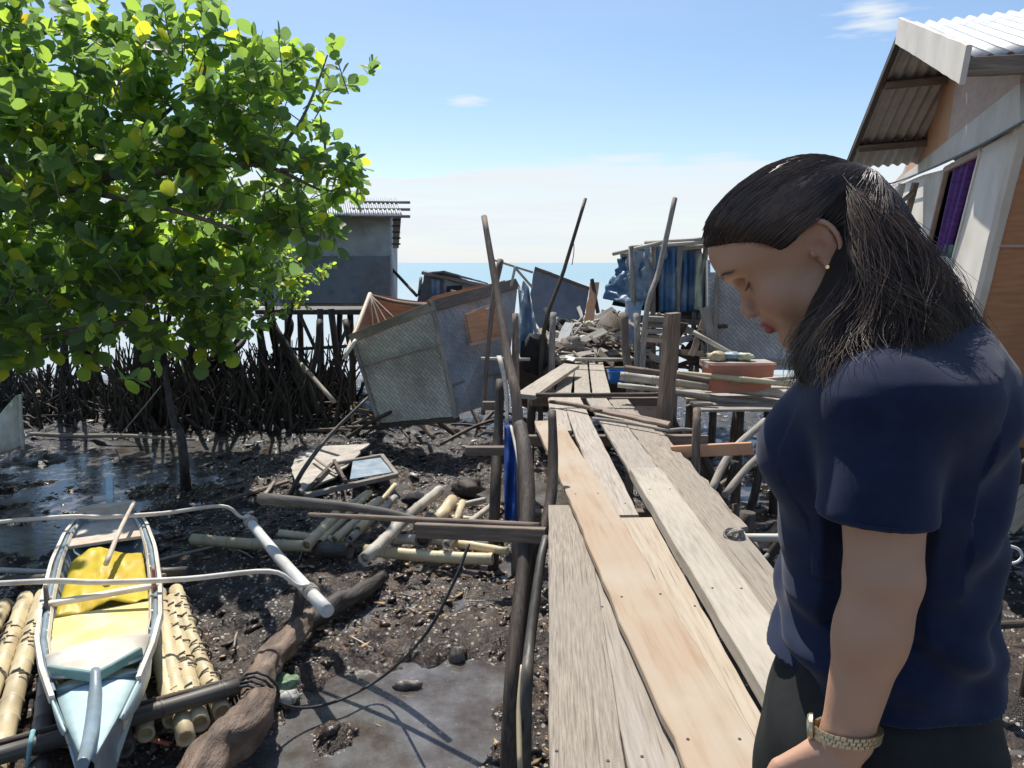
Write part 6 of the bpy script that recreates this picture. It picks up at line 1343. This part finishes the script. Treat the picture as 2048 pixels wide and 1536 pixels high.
def finish(Fd, name, m, par=person, it=2, disp=None, sub=0):
    P, F = Fd.mesh(); P = relax(P, F, it)
    if disp is not None: P = disp(P)
    me = npmesh(name, b2w(P), F, True); bm = bmesh.new(); bm.from_mesh(me); bmesh.ops.recalc_face_normals(bm, faces=bm.faces); bm.to_mesh(me); bm.free()
    me.polygons.foreach_set('use_smooth', [True] * len(me.polygons)); return link(name, me, m, par)
# --- trunk outline from the photograph rows: z, front, back, half width
def rows(tab):
    Z = [q[0] for q in tab]; return [lambda z, i=i: np.interp(z, Z, [q[i] for q in tab]) for i in (1, 2, 3)]
TR = [(.86, .122, -.158, .180), (.895, .118, -.148, .172), (.93, .117, -.140, .164), (.989, .122, -.137, .156), (1.06, .127, -.137, .156), (1.087, .133, -.137, .158), (1.14, .152, -.137, .162), (1.173, .156, -.137, .166),
      (1.219, .136, -.136, .178), (1.258, .100, -.130, .188), (1.275, .070, -.122, .172), (1.295, .045, -.112, .130), (1.315, .025, -.10, .08), (1.33, .0, -.08, .03)]
fr_, bk_, wd_ = rows(TR)
def trunk_fn(grow=0):
    def fn(X, Y, Z):
        a = (fr_(Z) - bk_(Z)) / 2 + grow; c = (fr_(Z) + bk_(Z)) / 2; w = wd_(Z) + grow
        p = 2.3; q = (np.abs((X - c) / a) ** p + np.abs(Y / w) ** p) ** (1 / p)
        return np.maximum(np.maximum((q - 1) * np.minimum(a, w) * .9, Z - 1.322), .872 - Z)
    return fn
SHt = Field(np.arange(-.22, .24, .0038), np.arange(-.32, .34, .0038), np.arange(.84, 1.40, .0042))
SHt.add(trunk_fn(), (-.3, -.3, .80), (.3, .3, 1.37), .01)
for sg in (1, -1): SHt.ell((.082, sg * .068, 1.158), (.070, .066, .062), .03)                 # bust
slv = pwl(1752, 1032, .190)                     # sleeve hem centre
SHt.cone(np.array([-.02, .06, 1.235]), sh_ + np.array([0, -.006, -.004]), .062, .056, .07)
SHt.cone(sh_ + np.array([0, -.006, 0]), slv + (slv - sh_) * .02, .057, .0625, .022)
SHt.cone(shr + np.array([0, .06, .03]), shr, .062, .066, .03); SHt.cone(shr, shr + (elr - shr) * .8, .066, .064, .018)
SHt.cone(nb_ + [0, 0, .0], nb_ + np.array([.02, 0, .055]), .080, .066, .03)
# cut the sleeve ends and hem, hollow the sleeve openings and the collar
dsl = (slv - sh_) / np.linalg.norm(slv - sh_)
def cutplane(c, n, lo, hi): SHt.add(lambda X, Y, Z: (-( (X - c[0]) * n[0] + (Y - c[1]) * n[1] + (Z - c[2]) * n[2])), lo, hi, .002, sub=True)
def cutbox(c, n, rad):                        # remove the part of a sleeve beyond its hem
    def fn(X, Y, Z):
        P = np.stack([X - c[0], Y - c[1], Z - c[2]], -1); h = P @ n; q = np.linalg.norm(P - h[..., None] * n, axis=-1)
        return np.maximum(-h, q - rad)
    SHt.add(fn, c - .16, c + .16, .002, sub=True)
cutbox(slv, np.array([0, 0, -1.]) * .9 + dsl * .1, .074)
SHt.cone(slv + dsl * .035, slv + dsl * .12, .056, .056, .003, sub=True)
rc_ = shr + (elr - shr) * .62; drr = (elr - shr) / np.linalg.norm(elr - shr); cutbox(rc_, drr, .075)
SHt.cone(nb_ + np.array([.02, 0, .05]), h2b((-.03, 0, -.02)), .058, .058, .004, sub=True)
def folds(P):
    Q = P.copy(); z = P[:, 2]; l = P[:, 1]; f_ = P[:, 0]
    c = np.stack([(fr_(z) + bk_(z)) / 2, 0 * z], 1); rad = P[:, :2] - c; nr = np.linalg.norm(rad, axis=1, keepdims=True) + 1e-6; n = rad / nr
    ang = np.arctan2(l, f_)
    low = np.clip((1.10 - z) / .16, 0, 1); arm = (l > .13) & (z > 1.02)
    w = .006 * low * np.sin(z * 95 + ang * 2.2 + 2 * np.sin(ang * 3)) + .006 * low * np.sin(z * 42 + ang * 5)
    w += .004 * np.array([noise.noise(Vector((a * 2.0, zz * 16, 3))) for a, zz in zip(ang, z)])
    front = np.clip(f_ / .1, 0, 1) * np.clip((1.0 - z) / .08, 0, 1); w += .014 * front * np.sin(z * 80 + l * 30)
    back = np.clip(-f_ / .1, 0, 1); w += .0065 * back * np.sin((z + l * .8) * 55)
    w = np.where(arm, .0022 * np.array([noise.noise(Vector((a * 3, zz * 14, 9))) for a, zz in zip(ang, z)]) * 1.3 + .0015 * np.sin(z * 60 + f_ * 40), w)
    w = w * np.clip((1.30 - z) / .05, 0.2, 1)
    Q[:, :2] += n * w[:, None]; return Q
m_shirt = mat('navy_cotton', [(.006, .012, .036), (.009, .016, .045), (.012, .020, .054)], 40, (1, 1, 1), .85, .35, bscale=600, bdist=.0008, var=0, spec=.22, sheen=.12)
shirt = finish(SHt, 't_shirt', m_shirt, disp=folds)
# sleeve hem
hp = []
for k in range(25):
    a = 2 * PI * k / 24; hp.append(Vector(b2w(slv + np.array([math.cos(a) * .0615, math.sin(a) * .0615, .006]))))
rod('sleeve_hem', hp, .0016, m_shirt, shirt, n=6, sm=1)
# --- trousers
TZ = [(.70, .142, -.172, .180), (.735, .138, -.172, .180), (.824, .124, -.160, .174), (.865, .110, -.145, .164), (.90, .102, -.128, .150), (.93, .110, -.118, .140)]
f2, b2_, w2 = rows(TZ)
TF = Field(np.arange(-.24, .24, .006), np.arange(-.28, .28, .006), np.arange(.0, .95, .006))
def hip(X, Y, Z):
    a = (f2(Z) - b2_(Z)) / 2; c = (f2(Z) + b2_(Z)) / 2; q = (np.abs((X - c) / a) ** 2.3 + np.abs(Y / w2(Z)) ** 2.3) ** (1 / 2.3)
    return np.maximum(np.maximum((q - 1) * a * .9, Z - .92), .68 - Z)
TF.add(hip, (-.3, -.3, .66), (.3, .3, .97), .01)
for sg in (1, -1):
    TF.cone((-.012, sg * .088, .74), (.0, sg * .09, .45), .128, .092, .05); TF.cone((.0, sg * .09, .45), (-.03, sg * .092, .075), .086, .064, .02)
def tfold(P):
    Q = P.copy(); ang = np.arctan2(P[:, 1], P[:, 0]); w = .006 * np.array([noise.noise(Vector((a * 1.6, z * 9, 5))) for a, z in zip(ang, P[:, 2])]) + .003 * np.sin(P[:, 2] * 60 + ang * 4)
    Q[:, 0] += np.cos(ang) * w; Q[:, 1] += np.sin(ang) * w; return Q
m_trs = mat('black_trousers', [(.008, .009, .009), (.013, .014, .013), (.018, .019, .018)], 30, (1, 1, 1), .8, .25, bscale=200, bdist=.001, var=0, spec=.3, blot=(.025, .028, .028, .4), blot_scale=6)
finish(TF, 'trousers', m_trs, disp=tfold)
# pocket flap on the front thigh
def bw(f_, l, u): return Vector(b2w(np.array([f_, l, u])))
# --- shoes
for sg in (1, -1):
    SF = Field(np.arange(-.12, .22, .004), np.arange(sg * .098 - .07, sg * .098 + .07, .004), np.arange(-.002, .12, .004))
    SF.cone((-.06, sg * .092, .05), (-.02, sg * .093, .06), .044, .042, .03); SF.cone((-.03, sg * .094, .042), (.13, sg * .104, .032), .043, .034, .03)
    SF.add(lambda X, Y, Z: Z - .008, (-.3, -.3, -.1), (.3, .3, .2), .004, sub=True)
    finish(SF, 'shoe', M_['dark'])
# --- eyes: lash line and eyebrow
hair_parts = []
def hw(p): return Vector(b2w(h2b(p)))
m_hair = mat('dark_brown_hair', [(.045, .030, .023), (.085, .054, .038), (.14, .088, .060)], 14, (1, 1, 1), .40, 0, island=True, var=.3, spec=.6)
m_hair.node_tree.nodes['Principled BSDF'].inputs['Coat Weight'].default_value = .15
fs = []; vs = []
def surf(f0, l0, u0, lift=.0008, vfrom=None):    # push a head point out onto the modelled skin along +f
    return (f0, l0, u0)
from mathutils.bvhtree import BVHTree
HlAll = Hl
hm = np.nonzero((np.abs(Hl) < .14).all(1))[0]; HlS = Hl[hm]
def onface(l, u):                               # front-most skin point near (l, u)
    d = (HlS[:, 1] - l) ** 2 + (HlS[:, 2] - u) ** 2; m = d < .0032 ** 2
    return HlS[m][:, 0].max() if m.any() else .09
for sg in (1, -1):
    pts = []
    for k in range(9):
        a = k / 8; l = sg * (.0195 + .028 * a); u = .0025 + .0035 * math.sin(PI * a) * -1 + .004 * a; pts.append(hw((onface(l, u) + .0006, l, u)))
    v, f = tube_vf(pts, [.0005, .0011, .0014, .0016, .0017, .0017, .0016, .0012, .0006], 5, len(vs)); vs += v; fs += f
    for k in range(16):                          # lashes
        a = (k + .5) / 16; l = sg * (.021 + .027 * a); u = .0025 - .0035 * math.sin(PI * a) + .004 * a; x = onface(l, u)
        v, f = tube_vf([hw((x, l, u)), hw((x + .004, l + sg * .001, u - .0025)), hw((x + .0075, l + sg * .002, u - .003))], [.0004, .0003, .0001], 3, len(vs)); vs += v; fs += f
link('eyelashes', mesh('eyelashes', vs, fs), m_hair, person)
vs = []; fs = []
for sg in (1, -1):
    for k in range(110):
        a = (k + .5) / 110; l = sg * (.013 + .042 * a); u = .0270 + .0065 * math.sin(a * 2.3) - .004 * a + rnd.uniform(-.0028, .0028) * (1 - .5 * a)
        x = onface(l, u) + .0004; x2 = onface(l + sg * .006, u + .001) + .0010
        v, f = tube_vf([hw((x, l, u)), hw((x2, l + sg * .006, u + .0012))], [.00045, .0002], 3, len(vs)); vs += v; fs += f
link('eyebrows', mesh('eyebrows', vs, fs), m_hair, person)
# --- hair: solid cap and fall, then strands over it
HRf = Field(np.arange(-.25, .29, .0035), np.arange(-.20, .24, .0035), np.arange(1.02, 1.62, .0035))
def hh(c, r, k=.01, sub=False, rot=None): hell(HRf, c, r, k, sub, rot)
hh((.010, 0, .040), (.103, .081, .083), .006)
hh((.044, 0, .062), (.0750, .0735, .0565), .01)
# face and ears cleared
hh((.108, 0, .002), (.100, .110, .072), .010, sub=True)
for sg in (1, -1): hh((.012, sg * .075, -.035), (.050, .035, .056), .010, sub=True); hh((-.008, sg * .090, .000), (.029, .026, .040), .004, sub=True)
for q_ in ((-.072, .034, -.015), (-.072, -.034, -.015)): hh(q_, (.038, .042, .055), .015)
hh((-.066, 0, -.05), (.04, .05, .05), .02)
for sg in (1, -1): hh((-.006, sg * .088, -.026), (.034, .026, .034), .006, sub=True)
# the fall: lobes over nape, shoulder and back (px, py, sideways offset, radius)
def hp_(x, y, l, r, k=.022): HRf.ell(pwl(x, y, l), (r, r, r), k)
for x, y, l, r in ((1708, 392, .02, .028), (1732, 445, .03, .034), (1770, 508, .03, .038), (1815, 570, .02, .038), (1862, 620, .0, .036), (1905, 668, -.01, .030), (1945, 705, -.01, .026),
                   (1730, 470, .055, .032), (1730, 530, .065, .036), (1770, 560, .06, .042), (1712, 590, .080, .036), (1760, 620, .085, .040), (1692, 640, .090, .034), (1735, 670, .105, .034), (1665, 685, .095, .030),
                   (1700, 715, .125, .024), (1642, 715, .09, .024), (1622, 742, .08, .018), (1800, 640, .09, .040), (1790, 690, .12, .026), (1835, 650, .06, .036), (1850, 690, .07, .024), (1880, 655, .03, .034),
                   (1682, 606, .075, .026), (1664, 645, .075, .028), (1645, 675, .06, .026), (1634, 705, .05, .024), (1626, 740, .05, .018), (1712, 556, .07, .026), (1700, 745, .14, .020), (1655, 745, .115, .020)): hp_(x, y, l, r)
Pc, Fc = HRf.mesh(); Pc = relax(Pc, Fc, 3)
hv = [tuple(p) for p in b2w(Pc)]; 
from mathutils.kdtree import KDTree
Pb = np.concatenate([Pc, Ps]); Fb = np.concatenate([Fc, Fs[(np.abs(HlAll[Fs[:, 0]]) < .2).all(1)] + len(Pc)])
bvh = BVHTree.FromPolygons([tuple(p) for p in Pb], [tuple(q) for q in Fb.tolist()])
# strands
sv = []; sf = []
def strand(pts, r0, r1=.0002, n=3):
    v, f = tube_vf(pts, [r0 * .6] + [r0 + (r1 - r0) * max(0, (i - 2) / (len(pts) - 3)) ** 2 for i in range(1, len(pts))], n, len(sv), cap=False); sv.extend(v); sf.extend(f)
C0 = np.array([.010, 0, .044]); RR = np.array([.107, .0835, .0915])
TIE = np.array([-.084, .004, .060])            # gathering point at the crown, head frame
def onscalp(d, lift=0.0):
    d = d / np.linalg.norm(d); w_ = d @ HB; o = h2b(C0) + w_ * .20
    hit = bvh.ray_cast(Vector(o), Vector(-w_), .2)
    r = .20 - hit[3] if hit[0] is not None else 1 / np.linalg.norm(d / RR)
    return C0 + d * (max(r, .06) / HS + .0035 + lift)
hr = random.Random(2)
tdir = (TIE - C0) / np.linalg.norm(TIE - C0)
for i in range(9000):
    # root along the hairline (forehead, temples, sides) or anywhere on the scalp
    if hr.random() < .22: a = hr.choice((1, 1, 1, -1)) * hr.uniform(.4, 1.75); el_ = hr.uniform(-.25, .42)
    elif hr.random() < .48:
        a = hr.uniform(-1.95, 1.95); el_ = .34 + .26 * math.cos(a) ** 2 * (1 if abs(a) < PI / 2 else 0) + (-.10 if abs(a) > .9 else 0) - .12 * max(0, abs(a) - 1.2) + hr.gauss(0, .05)
        if abs(a) > 1.25: el_ = .24 + hr.uniform(-.02, .15)
    elif hr.random() < .62:
        a = hr.choice((1, 1, 1, -1)) * hr.uniform(1.15, 2.95); el_ = hr.uniform(-.62, .35) if abs(a) > 1.85 else hr.uniform(.12, .42)
    else: a = hr.uniform(-PI, PI); el_ = hr.uniform(.2, 1.4)
    d0_ = np.array([math.cos(a) * math.cos(el_), math.sin(a) * math.cos(el_), math.sin(el_)])
    w9 = (d0_ @ HB); ht = bvh.ray_cast(Vector(h2b(C0) + w9 * .2), Vector(-w9), .2)
    baby = False
    if ht[0] is None: continue
    if ht[2] >= len(Fc):                     # just in front of the hairline: short fine hairs only
        if d0_[0] < -.2: continue
        d2_ = d0_ + tdir * .11 * hr.random(); w8 = (d2_ / np.linalg.norm(d2_)) @ HB; h8 = bvh.ray_cast(Vector(h2b(C0) + w8 * .2), Vector(-w8), .2)
        if h8[0] is None or h8[2] >= len(Fc): continue
        baby = True
    ang0 = math.acos(np.clip(d0_ @ tdir, -1, 1)); w0 = np.cross(d0_, tdir); w0 /= np.linalg.norm(w0) + 1e-9; pts = []
    ph, lf, wob = hr.uniform(0, 6), hr.uniform(-.0035, .0015), hr.uniform(0, .012); stop = hr.uniform(.82, 1.0) if not baby else hr.uniform(.12, .3)
    for k in range(13):
        t_ = k / 12 * stop; an = ang0 * t_; side = math.sin(t_ * PI) * (.10 * (1 if a > 0 else -1) * (abs(a) > .3) + wob * math.sin(ph + 5 * t_))
        dd = d0_ * math.cos(an) + np.cross(w0, d0_) * math.sin(an); dd = dd + np.cross(dd, tdir) * 0 + w0 * side * .35
        q = onscalp(dd, (lf if not baby else -.0028) + .004 * t_ + .0015 * math.sin(ph * 3 + k)); pts.append(hw(q))
    strand(pts, hr.uniform(.0004, .0009) if not baby else .00028)
# loose lengths: from the tie and from behind the ears down over the fall
guides = [  # (px, py, sideways offset) way points
    [(1688, 356, .02), (1726, 372, .03), (1758, 415, .04), (1812, 480, .04), (1868, 548, .03), (1922, 635, .02), (1972, 728, .01)],
    [(1688, 358, .03), (1725, 388, .05), (1775, 440, .06), (1820, 520, .08), (1855, 590, .09), (1850, 650, .11), (1835, 700, .13)],
    [(1686, 360, .03), (1718, 405, .06), (1762, 470, .08), (1790, 550, .10), (1800, 620, .13), (1795, 680, .155), (1800, 735, .18)],
    [(1690, 355, .04), (1720, 430, .08), (1740, 500, .10), (1760, 580, .12), (1745, 650, .135), (1725, 700, .155), (1742, 745, .19)],
    [(1728, 450, .07), (1724, 540, .09), (1700, 600, .11), (1665, 650, .125), (1640, 700, .125), (1622, 745, .12), (1620, 785, .12)],
    [(1730, 470, .08), (1726, 560, .11), (1715, 620, .125), (1695, 680, .14), (1672, 730, .16), (1668, 795, .18)],
    [(1688, 356, .01), (1732, 382, .01), (1778, 440, .0), (1838, 510, -.01), (1885, 590, .0), (1918, 675, .0), (1955, 755, -.01)],
    [(1700, 420, .08), (1740, 490, .10), (1790, 560, .10), (1840, 610, .08), (1872, 645, .07), (1868, 700, .07)],
    [(1722, 545, .08), (1692, 605, .10), (1658, 645, .095), (1632, 685, .085), (1612, 735, .07), (1612, 785, .07)],
    [(1700, 480, .09), (1745, 560, .12), (1790, 600, .13), (1830, 620, .12), (1860, 660, .10), (1850, 705, .11)],
    [(1722, 530, .07), (1700, 590, .09), (1668, 635, .10), (1640, 672, .085), (1622, 705, .07), (1612, 750, .06)]]
gsm = []
for g_ in guides: gsm.append([np.array(p) for p in smoothpath([Vector(b2w(pwl(x, y, l))) for x, y, l in g_], 4)])
def resample(p, n):
    p = np.array(p); s = np.r_[0, np.cumsum(np.linalg.norm(np.diff(p, axis=0), axis=1))]; q = np.linspace(0, s[-1], n); return np.stack([np.interp(q, s, p[:, i]) for i in range(3)], 1)
gsm = [resample(p, 26) for p in gsm]
for i in range(7600):
    gi = hr.randrange(len(gsm)); p = gsm[gi]
    if hr.random() < .6:                        # blend neighbouring guides for even cover
        gj = hr.choice([0, 1, 2, 3, 6, 7, 9]) if gi in (0, 1, 2, 3, 6, 7, 9) else hr.choice([4, 5, 8, 10]); w_ = hr.uniform(0, .5); p = p * (1 - w_) + gsm[gj] * w_
    ln = hr.uniform(.72, 1.0); n_ = 20; q = resample(p[:int(26 * ln)], n_)
    off = np.array([hr.gauss(0, .010), hr.gauss(0, .009), hr.gauss(0, .009)]); am, fq, ph = hr.uniform(.001, .0035), hr.uniform(.7, 1.4), hr.uniform(0, 6)
    cl = hr.randrange(26); cr2 = random.Random(cl * 7 + gi); coff = np.array([cr2.gauss(0, .010), cr2.gauss(0, .010), cr2.gauss(0, .010)])
    out = []
    for k in range(n_):
        t_ = k / (n_ - 1); s_ = math.sin(ph + t_ * 2 * PI * fq); w2_ = am * t_ * (1 + t_)
        wv = .0065 * t_ * np.array([math.sin(t_ * 9 + cl), math.cos(t_ * 8 + cl * 2) * .6, math.sin(t_ * 7 + cl * 3) * .4])   # waves shared by each lock
        o_ = wv + off * (.12 + .88 * t_ ** .7) * (1 - .45 * t_) + coff * t_ + np.array([w2_ * s_, w2_ * .6 * math.cos(ph + t_ * 2 * PI * fq), 0])
        out.append(Vector(q[k] + o_))
    strand(out, hr.uniform(.0003, .0007))
for i in range(46):                             # flyaways along the crown and back
    gi = hr.choice([0, 6, 1, 2]); q = gsm[gi][:18] + np.array([hr.gauss(0, .01), hr.gauss(0, .01), 0]); d_ = np.array([hr.uniform(-.2, 1), hr.uniform(-.5, .5), hr.uniform(0, 1)]) * hr.uniform(.004, .016)
    strand([Vector(q[k] + d_ * (k / 17) ** 1.5 + .003 * math.sin(k * .8 + i)) for k in range(0, 18)], .0004)
cap_f = [tuple(q) for q in Fc.tolist()]; n0 = len(hv); hv += [tuple(v) for v in sv]; cap_f += [tuple(q + n0 for q in f) for f in sf]
hair = link('hair', npmesh('hair', np.array(hv), np.array(cap_f), True), m_hair, person)
m_cap = mat('hair_under_layer', [(.020, .014, .011), (.034, .023, .017)], 20, (1, 1, 1), .75, .4, var=0, spec=.2); hair.data.materials.append(m_cap)
hair.data.polygons.foreach_set('material_index', np.r_[np.ones(len(Fc), np.int32), np.zeros(len(hair.data.polygons) - len(Fc), np.int32)])
# scrunchie at the tie
rg = []
for k in range(13):
    a = 2 * PI * k / 12; rg.append(W(1702 + 10 * math.cos(a), 362 + 13 * math.sin(a), 1.0 - .012 * math.cos(a)))
rod('hair_tie', rg, .006, mat('dull_violet_band', [(.12, .07, .16), (.2, .13, .25)], 20, (1, 1, 1), .8, .3), person, n=8, sm=2)
# --- small gold stud and wristwatch
er = hw((-.004, .081, -.027)); sb = rod('ear_stud', [er, er + Vector((-.004, -.005, 0))], [.0018, .0024], mat('gold', [(.7, .5, .2), (.8, .6, .3)], 5, (1, 1, 1), .25, 0, metal=1), person, n=8)
m_gold = mat('pale_gold_metal', [(.52, .44, .28), (.66, .58, .40), (.74, .67, .50)], 30, (1, 1, 1), .32, .2, metal=.85)
wc = el + (wr - el) * .98
wa_ = fdn; fx = np.array([1., 0, 0]); fx = fx - wa_ * (fx @ wa_); fx /= np.linalg.norm(fx); lx = np.cross(wa_, fx)
if lx[1] < 0: lx = -lx
tilt = .32
def wp(a, r_f, r_l, up): return Vector(b2w(wc + fx * math.cos(a) * r_f + lx * math.sin(a) * r_l - wa_ * (up - tilt * .028 * math.cos(a) * 1.0)))
we = empty('wristwatch', (0, 0, 0), None, None) if False else None
lv_ = []; lf_ = []
for row in (-1, 0, 1):                          # link bracelet: three rows of small rounded links
    for k in range(34):
        a = 2 * PI * (k + (.5 if row == 0 else 0)) / 34
        if abs(((a + PI) % (2 * PI)) - PI) < .30: continue
        c = wp(a, .0335, .0300, row * .0040); t1 = (wp(a + .06, .0335, .0300, row * .0040) - c); nrm = (c - Vector(b2w(wc))).normalized(); upv = Vector((np.array(-wa_) @ BF))
        t1.normalize(); o = len(lv_); hx, hy, hz_ = .0026, .0016, .0019
        for sx_ in (-1, 1):
            for sy_ in (-1, 1):
                for sz_ in (-1, 1): lv_.append(c + t1 * sx_ * hx + nrm * sy_ * hy * (1 if sx_ == 0 else .9) + upv * sz_ * hz_)
        lf_ += [tuple(o + q for q in ff) for ff in ((0, 1, 3, 2), (4, 6, 7, 5), (0, 4, 5, 1), (2, 3, 7, 6), (0, 2, 6, 4), (1, 5, 7, 3))]
strap = link('watch_bracelet', mesh('watch_bracelet', lv_, lf_), m_gold, person)
bmz = bmesh.new(); bmz.from_mesh(strap.data); bmesh.ops.recalc_face_normals(bmz, faces=bmz.faces); bmz.to_mesh(strap.data); bmz.free()
fc = wp(0, .0345, .0310, 0); nf = (fc - Vector(b2w(wc))).normalized()
def disc(name, c, n, r, h, m, par, sq=1.0):
    M = frame_from(n, x=(0, 0, 1), loc=c); v = []; f = []; prof = [(0.0, 0), (r, 0), (r, h * .6), (r * .86, h), (r * .8, h * .92), (0.0001, h * .92)]
    for (rr, z) in prof:
        for k in range(28): v.append((math.cos(2 * PI * k / 28) * rr * 1, math.sin(2 * PI * k / 28) * rr * sq, z))
    for i in range(len(prof) - 1):
        for k in range(28): f.append((i * 28 + k, i * 28 + (k + 1) % 28, (i + 1) * 28 + (k + 1) % 28, (i + 1) * 28 + k))
    return link(name, mesh(name, v, f, False), m, par, M)
wca = disc('watch_case', fc - nf * .001, nf, .0150, .006, m_gold, strap)
disc('watch_dial', fc + nf * .0042, nf, .0118, .0012, mat('cream_dial', [(.55, .52, .38), (.6, .57, .42)], 5, (1, 1, 1), .3, 0), strap)
